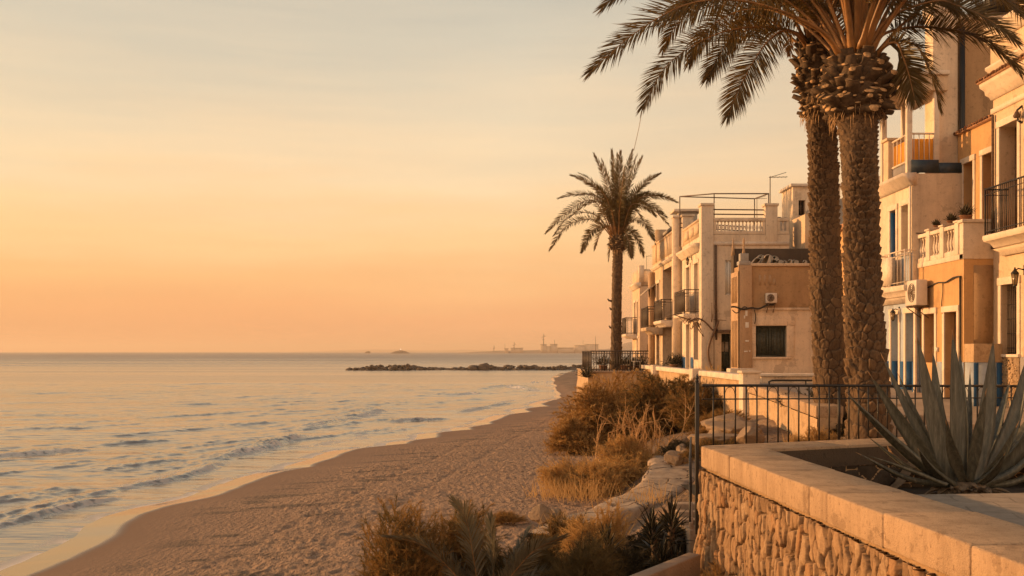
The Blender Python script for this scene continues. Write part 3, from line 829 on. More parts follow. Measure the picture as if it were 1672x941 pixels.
M['shadestone'] = mat_plaster('stained_shaded_stone', (.085, .06, .04), amount=.9, stain=(.03, .022, .015), bump=.7, fine=40, patch=3)  # stained stone, darkened further to carry the bed's shade in its colour
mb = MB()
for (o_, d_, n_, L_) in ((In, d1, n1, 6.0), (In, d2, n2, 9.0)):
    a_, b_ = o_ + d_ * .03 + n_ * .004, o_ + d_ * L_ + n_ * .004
    mb = MB().grid(np.array([[[*a_, CZ - .31], [*b_, CZ - .31]], [[*a_, CZ - .045], [*b_, CZ - .035]]])); mb.build('stained_shaded_face', M['shadestone'], pw)
# bed soil and paving inside
N = NT('dark_soil'); b = N.n('ShaderNodeBsdfPrincipled', Roughness=.95)
N.l(ramp(N, tex(N, coords(N), 9, 6, .7), [(.3, (.010, .008, .006, 1)), (.7, (.03, .021, .014, 1))]), b.inputs['Base Color'])
N.l(b.outputs[0], N.out.inputs[0]); M['soil'] = N.m
gx = np.linspace(3.3, 13, 150); gy = np.linspace(10.6, 20.4, 130); GX, GY = np.meshgrid(gx, gy)
backd = (GX - In[0]) * n2[0] + (GY - In[1]) * n2[1]
GZ = -2.08 + .20 * sstep(.2, 4.0, backd) + .05 * fbm(GX / .5, GY / .5, 130, 4)
mb = MB(); keep = (backd > -.3)
GZ = np.where(keep, GZ, -2.6); mb.grid(np.stack([GX, GY, GZ], -1))
tag(mb.build('soil', M['soil'], smooth=True), kind='structure')

N = NT('grey_paving'); v = coords(N)
br = N.n('ShaderNodeTexBrick'); br.inputs['Scale'].default_value = 1.0; br.offset = .4
for k_, val in (('Mortar Size', .012), ('Brick Width', .62), ('Row Height', .40), ('Bias', 0.)): br.inputs[k_].default_value = val
br.inputs['Color1'].default_value = (.30, .25, .20, 1); br.inputs['Color2'].default_value = (.23, .195, .165, 1); br.inputs['Mortar'].default_value = (.10, .08, .065, 1)
mpw = N.n('ShaderNodeMapping'); mpw.inputs['Rotation'].default_value = (0, 0, R(12)); N.l(v, mpw.inputs[0])
nzz = N.n('ShaderNodeTexNoise', Scale=3.0, Detail=3); N.l(v, nzz.inputs['Vector'])
va = N.n('ShaderNodeVectorMath', _operation='MULTIPLY_ADD'); N.l(nzz.outputs['Color'], va.inputs[0]); va.inputs[1].default_value = (.09, .09, .09); N.l(mpw.outputs[0], va.inputs[2])
N.l(va.outputs[0], br.inputs['Vector'])
cc = mixc(N, .5, br.outputs['Color'], ramp(N, tex(N, v, 7, 6, .7), [(.3, (.14, .115, .095, 1)), (.7, (.36, .30, .245, 1))]))
b = N.n('ShaderNodeBsdfPrincipled', Roughness=.75); N.l(cc, b.inputs['Base Color'])
bp = N.n('ShaderNodeBump', Strength=.6, Distance=.012); N.l(br.outputs['Fac'], bp.inputs['Height']); bp.invert = True
N.l(bp.outputs[0], b.inputs['Normal']); N.l(b.outputs[0], N.out.inputs[0]); M['paving'] = N.m
e0 = Cn + d1 * 3.55 + n1 * (W1 - .02); eL = np.array([3.8, .3]) + n1 * (W1 - .02)
mb = MB().prism([tuple(e0), (13.5, 13.1), (13.5, .3), tuple(eL)][::-1], -2.1, -1.66)
tag(mb.build('paved_terrace', M['paving'], bevel=.012), kind='structure')

# ================================================================== black fence on the wall
def fence_line(root, a, b, zt0, zt1, zb0, zb1, n, rail2, r=.011, deco=True, post=.022, posts=(), mat='iron'):
    a = np.array(a, float); b = np.array(b, float)
    at = lambda t, z: np.array([*(a + (b - a) * t), z])
    L = lambda p, q, t: p + (q - p) * t
    mb = MB(); mb.tube([at(0, zt0), at(1, zt1)], post * .95, 8); mb.build('top_rail', M[mat], root)
    if rail2: MB().tube([at(0, zt0 - rail2), at(1, zt1 - rail2)], r * .9, 6).build('mid_rail', M[mat], root)
    for i in range(1, n):
        t = i / n
        MB().tube([at(t, L(zt0, zt1, t)), at(t, L(zb0, zb1, t) - .03)], r * (1.9 if i in posts else 1), 6).build('baluster', M[mat], root)
    if deco:
        mb = MB(); w_ = np.linalg.norm(b - a) / n
        for i in range(0, n - 1):
            c = (i + .5) / n
            for sgn in (-1, 1):
                q = np.linspace(0, 1, 7)
                tt = c + sgn * (.47 / n) * np.sin(q * math.pi / 2) ; zq = L(zt0, zt1, c) - rail2 * (.12 + .8 * q ** 2.2)
                if (i + sgn) % 2: mb.tube([at(t_, z_) for t_, z_ in zip(tt, zq)], r * .42, 4)
        mb.build('scrollwork', M[mat], root)

F0 = Cn + d2 * .06 - n2 * .035; F1 = Cn + d2 * 9.2 - n2 * .02
fc = thing('iron_fence', 'black iron fence with thin balusters standing along the planter wall', 'fence', (*F0, CZ))
fence_line(fc, F0, F1, -.505, -.635, CZ, CZ, 46, .205, r=.0125, posts=(13, 26, 39))
mb = MB(); p0 = F0 - d2 * .09
mb.box(p0[0] - .028, p0[0] + .028, p0[1] - .028, p0[1] + .028, -2.72, -.46)
mb.lathe([(.02, 0), (.03, .02), (.014, .04), (.03, .065), (.016, .10), (.0, .135)], (p0[0], p0[1], -.46), 8)
mb.build('corner_post', M['iron'], fc, bevel=.004)

# stair at the wall's end, going down to the path
st = thing('beach_stair', 'narrow concrete stair with iron handrail beside the planter wall corner', 'stair', (3.0, 16.2, -3.3))
mb = MB(); Ys = 15.95
for i in range(7):
    mb.box(2.80, 3.5, Ys + .05 + i * .3, Ys + .05 + (i + 1) * .3 + (.02 if i < 6 else 0), -3.7, -3.12 + i * .085)
mb.build('step', M['concrete'], st, bevel=.01)
mb = MB()
mb.extrude([(2.715, Ys, -3.5), (2.715, Ys, -2.62), (2.88, Ys + 1.0, -2.45), (2.88, Ys + 1.0, -3.4)], (.06, 0, 0)); mb.box(2.70, 2.84, Ys - .1, Ys + .3, -3.6, -2.72); mb.build('stringer_wall', M['concrete'], st, bevel=.012)
mb = MB()
RA = [(2.735, 16.0), (2.92, 17.1), (3.13, 18.2)]
mb.tube([(*RA[0], -2.02), (*RA[1], -1.76), (*RA[2], -1.50)], .017, 6); mb.tube([(*RA[0], -2.40), (*RA[2], -1.85)], .011, 6)
for (a_, zt__) in zip(RA, (-2.02, -1.76, -1.50)): mb.tube([(*a_, -2.9), (*a_, zt__ + .01)], .017, 6)
mb.build('handrail', M['iron'], st)

# low kerb wall in the corner
solo('kerb_wall', 'low concrete kerb wall at the stair foot among dark plants', 'wall', MB().prism([(2.64, 14.55), (2.50, 14.72), (1.25, 13.02), (1.40, 12.85)], -4.0, [-2.83, -2.83, -2.88, -2.88]), M['concrete'], (1.95, 13.8, -3.4), bevel=.02)

# ================================================================== far sea wall, promenade, bed of the palms
N = NT('promenade_paving'); b = N.n('ShaderNodeBsdfPrincipled', Roughness=.85)
N.l(ramp(N, tex(N, coords(N), 1.3, 6, .7), [(.3, (.30, .24, .18, 1)), (.7, (.42, .34, .27, 1))]), b.inputs['Base Color'])
N.l(b.outputs[0], N.out.inputs[0]); M['prom'] = N.m
N = NT('dry_earth'); b = N.n('ShaderNodeBsdfPrincipled', Roughness=.95)
nn = tex(N, coords(N), 5, 6, .7)
N.l(ramp(N, nn, [(.3, (.17, .11, .065, 1)), (.7, (.33, .23, .15, 1))]), b.inputs['Base Color'])
bp = N.n('ShaderNodeBump', Strength=.8, Distance=.06); N.l(nn, bp.inputs['Height']); N.l(bp.outputs[0], b.inputs['Normal'])
N.l(b.outputs[0], N.out.inputs[0]); M['earth'] = N.m
WL = np.array([(5.72, 19.6), (5.80, 20.5), (6.05, 23.0), (6.4, 26.5), (6.62, 29.3)])     # near, sinking stretch
WF = np.array([(6.62, 29.3), (6.58, 36), (6.5, 46), (6.5, 58), (6.7, 78)])               # far, level stretch
prom_z = lambda Y: np.interp(Y, [20, 25, 30, 36, 45], [-1.62, -1.42, -1.10, -.92, -.88])
gy = np.linspace(18.9, 92, 120); gx = np.linspace(0, 1, 30)
wx = np.interp(gy, np.concatenate([WL[:, 1], WF[1:, 1]]), np.concatenate([WL[:, 0], WF[1:, 0]]))
GX = wx[:, None] + .25 + gx[None, :] * (26 - wx[:, None]); GY = np.repeat(gy[:, None], 30, 1)
tag(MB().grid(np.stack([GX, GY, prom_z(GY) + 0 * GX], -1)).build('promenade', M['prom'], smooth=True), kind='structure')
gx = np.linspace(4.4, 14, 70); gy = np.linspace(15.7, 27, 80); GX, GY = np.meshgrid(gx, gy)
GZ = np.interp(GY, [15, 20, 27], [-1.70, -1.56, -1.36]) + .10 * fbm(GX / 1.2, GY / 1.2, 140, 4)
GZ = np.where(GX < np.interp(GY, WL[:, 1], WL[:, 0]) + .3, np.where(GY > 19.3, GZ - .28, GZ - .12), GZ)
GZ = GZ - 1.2 * sstep(6.3, 4.6, GX)
GZ = GZ - .4 * sstep(10.0, 11.0, GX)
tag(MB().grid(np.stack([GX, GY, GZ], -1)).build('palm_bed', M['earth'], smooth=True), kind='structure')

def wall_run(mb, line, z0, zt, th, inward=1):
    for a, b_ in zip(line[:-1], line[1:]):
        d = nrm(b_[:2] - a[:2]); n_ = np.array([d[1], -d[0]]) * inward
        mb.prism([tuple(a[:2]), tuple(b_[:2]), tuple(b_[:2] + n_ * th), tuple(a[:2] + n_ * th)], z0, zt)

sw = thing('sea_wall', 'plastered sea wall with pale coping below the palms, sinking towards the fence', 'wall', (6.1, 24, -2))
ln = WL
mb = MB(); n_ = 60
tt = np.linspace(0, 1, n_); yy = 19.6 + tt * (29.3 - 19.6); xw = np.interp(yy, WL[:, 1], WL[:, 0]); zt = np.interp(yy, [19.6, 23, 29.3], [-1.02, -.98, -.92])
zr = np.linspace(0, 1, 24)
YY, RR = np.meshgrid(yy, zr); XX = np.interp(YY, yy, xw); ZT = np.interp(YY, yy, zt)
ZZ = -2.7 + RR * (ZT - .25 + 2.7)
XX = XX + .04 + .05 * fbm(YY / .35, ZZ / .25, 150, 4)
mb.grid(np.stack([XX, YY, ZZ], -1)); mb.quad((xw[0] + .04, yy[0], -2.7), (xw[0] + .5, yy[0], -2.7), (xw[0] + .5, yy[0], zt[0] - .22), (xw[0] + .04, yy[0], zt[0] - .22))
M['roughwall'] = mat_plaster('rough_ochre_wall', (.50, .35, .21), amount=.7, stain=(.16, .09, .045), bump=.9, fine=24, patch=3)
mb.build('wall_face', M['roughwall'], sw, smooth=True)
mb = MB()
for i in range(0, n_ - 1, 6):
    j = min(i + 6, n_ - 1)
    mb.prism([(xw[i], yy[i] + .01), (xw[j], yy[j]), (xw[j] + .52, yy[j] - .02), (xw[i] + .52, yy[i] - .01)], [zt[i] - .23, zt[j] - .23, zt[j] - .23, zt[i] - .23], [zt[i], zt[j], zt[j], zt[i]])
mb.build('coping', M['stone'], sw, bevel=.025)
mb = MB().box(6.50, 6.98, 29.32, 29.85, -2.9, -.62); mb.box(6.46, 7.02, 29.28, 29.89, -.62, -.54); mb.build('end_pillar', M['white'], sw, bevel=.02)

fw = thing('promenade_wall', 'rough stone sea wall with white coping in front of the old houses', 'wall', (6.5, 45, -2))
mb = MB(); yy = np.linspace(29.9, 60, 130); zr = np.linspace(-3.9, -.82, 30); YY, ZZ = np.meshgrid(yy, zr)
XX = np.interp(YY, WF[:, 1], WF[:, 0]) + .06 + .10 * fbm(YY / .5, ZZ / .35, 160, 4)
mb.grid(np.stack([XX, YY, ZZ], -1)); mb.build('wall_face', M['roughwall'], fw, smooth=True)
mb = MB()
for i in range(10):
    a, c = 29.92 + 3 * i, 29.92 + 3 * (i + 1) - .02
    xa, xc = np.interp([a, c], WF[:, 1], WF[:, 0])
    mb.prism([(xa - .05, a), (xc - .05, c), (xc + .42, c), (xa + .42, a)], -.84, -.66)
mb.build('coping', M['trim'], fw, bevel=.02)
mb = MB()
for y in (36.5, 46.8): mb.box(6.32, 6.62, y, y + .7, -3.9, -.60)
mb.build('buttress', M['white'], fw, bevel=.02)

# low parapet in front of the small house
lp = thing('garden_parapet', 'low pale parapet with dark iron bar in front of the one-storey house', 'wall', (9.5, 33, -1.0))
MB().box(8.0, 12.8, 33.4, 33.8, -1.6, -.80).build('parapet', M['pink'], lp, bevel=.02)
MB().box(7.9, 12.9, 33.3, 33.9, -.795, -.70).build('coping', M['trim'], lp, bevel=.02)
mb = MB(); mb.tube([(8.05, 32.6, -1.28), (8.05, 32.6, -.94), (8.15, 32.6, -.90), (12.6, 32.6, -.90)], .035, 6)
for k in range(5): mb.tube([(9.2 + k * .8, 32.6, -1.3), (9.2 + k * .8, 32.6, -.9)], .025, 5)
mb.build('bar', M['iron'], lp)
solo('stone_bench', 'small pale stone block by the pilaster of the one-storey house', 'block', MB().box(7.25, 8.15, 34.6, 35.2, -1.1, -.56), M['white'], (7.7, 34.9, -1), bevel=.02)

# terrace of the lone palm
TZ = -.95
tr = thing('terrace_wall', 'rough stone bastion wall under the lone palm terrace', 'wall', (5, 53, -3))
mb = MB(); yy = np.linspace(51.2, 60, 60); zr = np.linspace(-4.2, TZ - .02, 30); YY, ZZ = np.meshgrid(yy, zr)
mb.grid(np.stack([3.78 - .25 * (TZ - ZZ) * .2 + .12 * fbm(YY / .6, ZZ / .5, 170, 4), YY, ZZ], -1))
xw_ = np.linspace(3.78, 6.5, 40); XX, ZZ = np.meshgrid(xw_, zr); mb.grid(np.stack([XX - .25 * (TZ - ZZ) * .2 * (6.5 - XX) / 2.7, 51.2 + .12 * fbm(XX / .6, ZZ / .5, 171, 4), ZZ], -1))
mb.build('wall_face', M['roughwall'], tr, smooth=True)
MB().prism([(3.72, 51.1), (6.55, 51.1), (6.55, 60), (3.72, 60)], TZ - .08, TZ).build('terrace_slab', M['concrete'], tr, bevel=.02)
fr = thing('terrace_railing', 'dark iron railing round the lone palm terrace above the beach', 'railing', (3.9, 51.4, TZ))
fence_line(fr, (3.92, 51.5), (6.75, 51.5), .03, .03, TZ, TZ, 22, 0, r=.018, deco=False, post=.03, posts=(5, 10, 15), mat='rail')
mb = MB(); mb.tube([(3.92, 51.5, -.1), (6.75, 51.5, -.1)], .018, 5); mb.tube([(3.92, 51.5, TZ + .08), (6.75, 51.5, TZ + .08)], .02, 5)
mb.tube([(3.92, 51.5, .03), (3.92, 58, .03)], .03, 6); mb.tube([(3.92, 51.5, TZ + .08), (3.92, 58, TZ + .08)], .02, 5)
for k in range(14): mb.tube([(3.92, 51.5 + k * .5, TZ), (3.92, 51.5 + k * .5, .03)], .018 if k % 4 else .03, 5)
mb.build('side_rail', M['rail'], fr)

# path slabs and boulders on the bank
N = NT('cracked_slabs'); v = coords(N)
vo = N.n('ShaderNodeTexVoronoi', _feature='DISTANCE_TO_EDGE', Scale=1.25); nv = N.n('ShaderNodeTexNoise', Scale=4.0, Detail=4); N.l(v, nv.inputs['Vector'])
vv_ = N.n('ShaderNodeVectorMath', _operation='MULTIPLY_ADD'); N.l(nv.outputs['Color'], vv_.inputs[0]); vv_.inputs[1].default_value = (.25, .25, .25); N.l(v, vv_.inputs[2]); N.l(vv_.outputs[0], vo.inputs['Vector'])
ck = ramp(N, vo.outputs['Distance'], [(.008, (0, 0, 0)), (.03, (1, 1, 1))])
cb = ramp(N, tex(N, v, 3, 8, .7), [(.3, (.22, .16, .115, 1)), (.5, (.39, .295, .215, 1)), (.7, (.47, .365, .27, 1))])
b = N.n('ShaderNodeBsdfPrincipled', Roughness=.9); N.l(mixc(N, ck, (.09, .06, .04, 1), cb), b.inputs['Base Color'])
bp = N.n('ShaderNodeBump', Strength=.9, Distance=.04); N.l(mixc(N, .4, ck, tex(N, v, 9, 6, .7)), bp.inputs['Height']); N.l(bp.outputs[0], b.inputs['Normal']); N.l(b.outputs[0], N.out.inputs[0]); M['slab'] = N.m
tn = nrm(np.stack([np.gradient(PC[:, 0]), np.gradient(PC[:, 1])], -1)); nn_ = np.stack([-tn[:, 1], tn[:, 0]], -1)
cr = np.linspace(-1, 1, 15)
ew = 1 + .22 * noise2(_q / .28, _q * 0, 9)
PXY = PC[:, None, :2] + nn_[:, None, :] * (cr[None, :, None] * (PCW * ew)[:, None, None])
sl_ = np.floor(_q / .62); stp = (_hash(sl_, sl_ * 0, 5) - .5) * .05
PZ = np.repeat((PC[:, 2] + stp)[:, None], 15, 1) + .035 * fbm(PXY[..., 0] / .3, PXY[..., 1] / .3, 180, 4) - .05 * np.abs(cr[None, :]) ** 10
ed = np.concatenate([PXY, PZ[..., None]], -1)
lo = ed[:, :1].copy(); lo[..., 2] -= .35; hi = ed[:, -1:].copy(); hi[..., 2] -= .35
tag(MB().grid(np.concatenate([lo, ed, hi], 1)).build('path', M['slab']), kind='structure')

RK = [('pair of pale boulder blocks at the path top, the squarer one', (1103, 749, 25.2), (.22, .2, .19), 3), ('rounded pale boulder next to the squarer block at the path top', (1119, 748, 25.4), (.24, .2, .22), 5),
      ('small stone perched above the rounded boulder at the path top', (1114, 732, 26.2), (.15, .14, .12), 6),
      ('long pale rock slab in the bank behind the iron fence, topmost', (1178, 692, 24.0), (.55, .4, .20), 7), ('broad sunlit rock lowest behind the iron fence corner', (1160, 722, 21.5), (.42, .45, .20), 8),
      ('brown rock leaning on the sea wall foot behind the fence', (1224, 716, 20.8), (.34, .3, .20), 12), ('rough brown mound rock between pale slabs behind the fence', (1200, 702, 23.), (.55, .5, .20), 14),
      ('sandy boulder at the lower end of the path on the beach', (886, 838, 20.6), (.21, .18, .15), 15), ('flat sandy stone beside the boulder at the path end', (905, 842, 20.8), (.18, .15, .11), 17)]
for lb, (u, v_, Y), s_, sd in RK:
    rock('boulder', lb, 'boulder', P(u, v_, Y), s_, sd, M['palerock'])
# ================================================================== houses
class F3:
    """local wall frame: u along the wall, n outwards, z up"""
    def __init__(s, o, u, n): s.o = np.array(o, float); s.u = np.array(u, float); s.n = np.array(n, float)
    def p(s, u, n, z): return s.o + s.u * u + s.n * n + np.array([0, 0, z])


def sea(X): return F3((X, 0, 0), (0, 1, 0), (-1, 0, 0))        # facade looking at the sea, u = Y
def cams(Y): return F3((0, Y, 0), (1, 0, 0), (0, -1, 0))       # gable looking back along the street, u = X


def fbox(mb, F, u0, u1, n0, n1, z0, z1, m=0):
    a, b = F.p(u0, n0, z0), F.p(u1, n1, z1)
    lo, hi = np.minimum(a, b), np.maximum(a, b)
    return mb.box(lo[0], hi[0], lo[1], hi[1], lo[2], hi[2], m)


def panel(mb, F, u0, u1, z0, z1, ops, m=0):
    us = sorted({u0, u1, *[o[0] for o in ops], *[o[1] for o in ops]}); zs = sorted({z0, z1, *[o[2] for o in ops], *[o[3] for o in ops]})
    for ua, ub in zip(us[:-1], us[1:]):
        for za, zb in zip(zs[:-1], zs[1:]):
            c = ((ua + ub) / 2, (za + zb) / 2)
            if any(o[0] < c[0] < o[1] and o[2] < c[1] < o[3] for o in ops): continue
            mb.quad(F.p(ua, 0, za), F.p(ub, 0, za), F.p(ub, 0, zb), F.p(ua, 0, zb), m)
    for o in ops:
        d = -(o[4] if len(o) > 4 else .22); a, b, c, e = o[:4]
        for (p, q) in (((a, c), (a, e)), ((b, c), (b, e)), ((a, e), (b, e)), ((a, c), (b, c))):
            mb.quad(F.p(p[0], 0, p[1]), F.p(q[0], 0, q[1]), F.p(q[0], d, q[1]), F.p(p[0], d, p[1]), m)


def body(root, mat, x0, x1, y0, y1, z0, z1, so=(), co_=(), name='wall', roof=True):
    mb = MB()
    panel(mb, sea(x0), y0, y1, z0, z1, list(so)); panel(mb, cams(y0), x0, x1, z0, z1, list(co_))
    mb.quad((x1, y0, z0), (x1, y1, z0), (x1, y1, z1), (x1, y0, z1)); mb.quad((x0, y1, z0), (x1, y1, z0), (x1, y1, z1), (x0, y1, z1))
    if roof: mb.quad((x0, y0, z1), (x1, y0, z1), (x1, y1, z1), (x0, y1, z1))
    return mb.build(name, M[mat], root)


def opening(root, F, o, style='window', frame='wood', glass='glass', sur=None, sill=None, name=None, sw_=.13, rail=True):
    """frame, leaves and glass set in the reveal of opening o; optional raised surround and sill"""
    a, b, z0, z1 = o[:4]; d = o[4] if len(o) > 4 else .22
    nm = name or ('door' if style == 'door' else 'window')
    f = .055; mb = MB(); n0, n1_ = -d + .0, -d + .05
    fbox(mb, F, a + .003, a + f, n0, n1_, z0 + .003, z1 - .003); fbox(mb, F, b - f, b - .003, n0, n1_, z0 + .003, z1 - .003)
    fbox(mb, F, a + f, b - f, n0, n1_, z1 - f, z1 - .003); fbox(mb, F, a + f, b - f, n0, n1_, z0 + .003, z0 + f)
    c = (a + b) / 2
    fbox(mb, F, c - .03, c + .03, n0 + .002, n1_ + .008, z0 + f, z1 - f)
    if style in ('window', 'door'):
        for q in ((.5,) if z1 - z0 < 1.6 else (.36, .72)): fbox(mb, F, a + f, b - f, n0 + .004, n1_ - .006, z0 + (z1 - z0) * q - .02, z0 + (z1 - z0) * q + .02)
    w_ = mb.build(nm, M[frame], root)
    if style == 'shutter':
        mb = MB()
        for (ua, ub) in ((a + f, c - .03), (c + .03, b - f)):
            fbox(mb, F, ua, ub, n0 + .004, n0 + .012, z0 + f, z1 - f)
            k = max(4, int((ub - ua) / .12))
            for i in range(k):
                uc = ua + (ub - ua) * (i + .5) / k; hw_ = min(.032, .36 * (ub - ua) / k)
                fbox(mb, F, uc - hw_, uc + hw_, n0 + .012, n0 + .034, z0 + f + .06, z1 - f - .06)
        mb.build('shutter_leaf', M[glass], w_)
    elif style == 'door':
        mb = MB(); h = z0 + (z1 - z0) * .36
        fbox(mb, F, a + f, b - f, n0 + .006, n0 + .03, z0 + f, h); mb.build('lower_panel', M[frame], w_)
        mb = MB(); fbox(mb, F, a + f, b - f, n0 + .008, n0 + .014, h, z1 - f); mb.build('glass', M[glass], w_)
    else:
        mb = MB(); fbox(mb, F, a + f, b - f, n0 + .008, n0 + .014, z0 + f, z1 - f); mb.build('glass', M[glass], w_)
    if sur:
        mb = MB(); s_ = sw_
        fbox(mb, F, a - s_, a - .002, -.02, .03, z0, z1 + .002); fbox(mb, F, b + .002, b + s_, -.02, .03, z0, z1 + .002)
        fbox(mb, F, a - s_ - .02, b + s_ + .02, -.02, .045, z1 + .004, z1 + s_ * 1.25)
        mb.build('surround', M[sur], w_, bevel=.006)
    if sill:
        mb = MB(); fbox(mb, F, a - .16, b + .16, -.05, .075, z0 - .075, z0 - .004); mb.build('sill', M[sill], w_, bevel=.008)
    return w_


def cornice(root, F, u0, u1, z, prof, mat='trim', name='cornice', ret=0):
    """moulding profile [(n,z)...] run along the wall; ret returns it round the near end"""
    mb = MB()
    pr = [F.p(u0, n_, z + dz) for n_, dz in prof]
    mb.extrude(pr, F.u * (u1 - u0)); mb.build(name, M[mat], root)


CORN = [(-.1, 0), (.06, 0), (.08, .06), (.16, .10), (.18, .18), (.28, .24), (.30, .34), (-.1, .36)]
SMALL = [(-.05, 0), (.05, 0), (.07, .06), (.13, .10), (.13, .16), (-.05, .18)]


def balcony(root, F, u0, u1, z, dep, rail_h, mat='iron', slab='trim', nb=14, sides=True, screen=None, thick=.2, bal=.009):
    mb = MB()
    pr = [(0, -thick), (dep * .55, -thick), (dep * .72, -thick * .62), (dep * .95, -thick * .5), (dep, -thick * .3), (dep, 0), (0, 0)]
    mb.extrude([F.p(u0, n_, z + dz) for n_, dz in pr], F.u * (u1 - u0))
    bc = mb.build('balcony', M[slab], root, bevel=.012)
    mb = MB(); n_ = dep - .05; a, b = u0 + .05, u1 - .05
    mb.tube([F.p(a, 0, z + rail_h), F.p(a, n_, z + rail_h), F.p(b, n_, z + rail_h), F.p(b, 0, z + rail_h)], .022, 6)
    mb.tube([F.p(a, 0, z + .09), F.p(a, n_, z + .09), F.p(b, n_, z + .09), F.p(b, 0, z + .09)], .014, 5)
    mb.tube([F.p(a, 0, z + rail_h - .14), F.p(a, n_, z + rail_h - .14), F.p(b, n_, z + rail_h - .14), F.p(b, 0, z + rail_h - .14)], .011, 5)
    for u in (a, b): mb.tube([F.p(u, n_, z), F.p(u, n_, z + rail_h + .03)], .02, 6)
    for i in range(1, nb): u = a + (b - a) * i / nb; mb.tube([F.p(u, n_, z + .02), F.p(u, n_, z + rail_h)], bal, 5)
    k = max(2, int(nb * dep / max(u1 - u0, .1)))
    for u in (a, b):
        for i in range(k): q = n_ * (i + .5) / k; mb.tube([F.p(u, q, z + .02), F.p(u, q, z + rail_h)], bal, 5)
    mb.build('railing', M[mat], bc)
    if screen:
        mb = MB(); fbox(mb, F, a + .03, b - .03, n_ - .03, n_ - .022, z + .1, z + rail_h - .05); mb.build('screen', M[screen], bc)
    return bc


BAL = [(.055, 0), (.055, .05), (.03, .07), (.062, .22), (.066, .30), (.04, .42), (.026, .55), (.026, .6), (.05, .64), (.05, .70)]
def balustrade(root, F, u0, u1, z, h, n_piers, mat='trim', nb=4, th=.14, pier=.26, per=.55):
    bs_ = MB(); fbox(bs_, F, u0, u1, -th / 2 - .02, th / 2 + .02, z, z + h * .16); fbox(bs_, F, u0, u1, -th / 2 - .03, th / 2 + .03, z + h * .87, z + h)
    piers = np.linspace(u0 + pier / 2, u1 - pier / 2, n_piers)
    for c in piers:
        fbox(bs_, F, c - pier / 2, c + pier / 2, -th / 2 - .05, th / 2 + .05, z, z + h * 1.04); fbox(bs_, F, c - pier / 2 - .03, c + pier / 2 + .03, -th / 2 - .08, th / 2 + .08, z + h * 1.042, z + h * 1.10)
    o = bs_.build('balustrade', M[mat], root, bevel=.008)
    hb = h * .71
    for a, b in zip(piers[:-1], piers[1:]):
        a += pier / 2; b -= pier / 2; k = nb
        for i in range(k):
            u = a + (b - a) * (i + .5) / k; c = F.p(u, 0, z + h * .16)
            MB().lathe([(r_ * (h / .95), q * hb / .70) for r_, q in BAL], c, 10).build('baluster', M[mat], o, smooth=True)
    return o


def tiles(root, F, u0, u1, z, over=.12, r=.075, name='roof_tiles', depth=.5):
    mb = MB(); k = int((u1 - u0) / (r * 2.05))
    th = np.linspace(0, math.pi, 7)
    for i in range(k):
        u = u0 + (u1 - u0) * (i + .5) / k; jz = float(rng.normal(0, .006))
        V = []
        for n_, dz in ((over + float(rng.normal(0, .012)), 0), (-depth, .14)):
            for t in th: V.append(F.p(u + r * math.cos(t), n_, z + dz + jz + r * math.sin(t)))
        for t in th: V.append(F.p(u + r * .72 * math.cos(t), over - .01, z + jz + r * .72 * math.sin(t)))
        Q = [(j, j + 1, 8 + j, 7 + j) for j in range(6)] + [(j, j + 1, 15 + j, 14 + j) for j in range(6)]
        mb.raw(V, Q)
    fbox(mb, F, u0, u1, -depth, over - .03, z - .03, z + .01)
    return mb.build(name, M['tile'], root)


def wall_lamp(label, F, u, z, s=1.0):
    t = thing('wall_lantern', label, 'lantern', F.p(u, 0, z))
    mb = MB(); mb.tube([F.p(u, 0, z), F.p(u, .16 * s, z + .04 * s), F.p(u, .24 * s, z - .02 * s)], .016 * s, 6); fbox(mb, F, u - .04 * s, u + .04 * s, 0, .02, z - .12 * s, z + .12 * s); mb.build('bracket', M['iron'], t)
    c = F.p(u, .24 * s, z - .36 * s)
    MB().lathe([(.05 * s, 0), (.085 * s, .26 * s)], c, 6).build('glass', M['lampglass'], t)
    mb = MB(); mb.lathe([(.105 * s, .265 * s), (.10 * s, .29 * s), (.03 * s, .37 * s), (.012 * s, .43 * s)], c, 6); mb.lathe([(.02 * s, -.05 * s), (.06 * s, -.002 * s)], c, 6)
    for k in range(6):
        a = k * math.pi / 3; mb.tube([c + np.array([.052 * s * math.cos(a), .052 * s * math.sin(a), 0]), c + np.array([.09 * s * math.cos(a), .09 * s * math.sin(a), .265 * s])], .006 * s, 4)
    mb.build('cage', M['iron'], t)
    return t


def air_con(label, F, u0, u1, z0, z1, dep, fan_n=True):
    t = thing('air_conditioner', label, 'air conditioner', F.p((u0 + u1) / 2, .05, z0))
    mb = MB(); fbox(mb, F, u0, u1, .10, dep, z0, z1); mb.build('casing', M['ac'], t, bevel=.025)
    c = F.p(u1 - (u1 - u0) * .62, dep + .002, (z0 + z1) / 2); r = (z1 - z0) * .36
    mb = MB()
    for rr_ in (1., .8, .6, .4, .2):
        th = np.linspace(0, 2 * math.pi, 25); mb.tube([c + F.u * (r * rr_ * math.cos(q)) + np.array([0, 0, r * rr_ * math.sin(q)]) + F.n * .012 for q in th], .008, 4)
    for q in range(6): mb.tube([c + F.n * .012, c + F.n * .012 + F.u * r * math.cos(q * math.pi / 3) + np.array([0, 0, r * math.sin(q * math.pi / 3)])], .007, 4)
    mb.build('fan_grille', M['rust'], t)
    for q in (.2, .8):
        u = u0 + (u1 - u0) * q; fbox(MB(), F, u - .02, u + .02, 0, dep + .02, z0 - .05, z0 - .005).tube([F.p(u, .01, z0 - .35), F.p(u, dep, z0 - .05)], .014, 4).build('bracket', M['rust'], t)
    return t


def pipe(root, pts, r=.04, mat='rust', name='drainpipe'): return MB().tube(pts, r, 8).build(name, M[mat], root)


HG = 'old houses along the promenade'
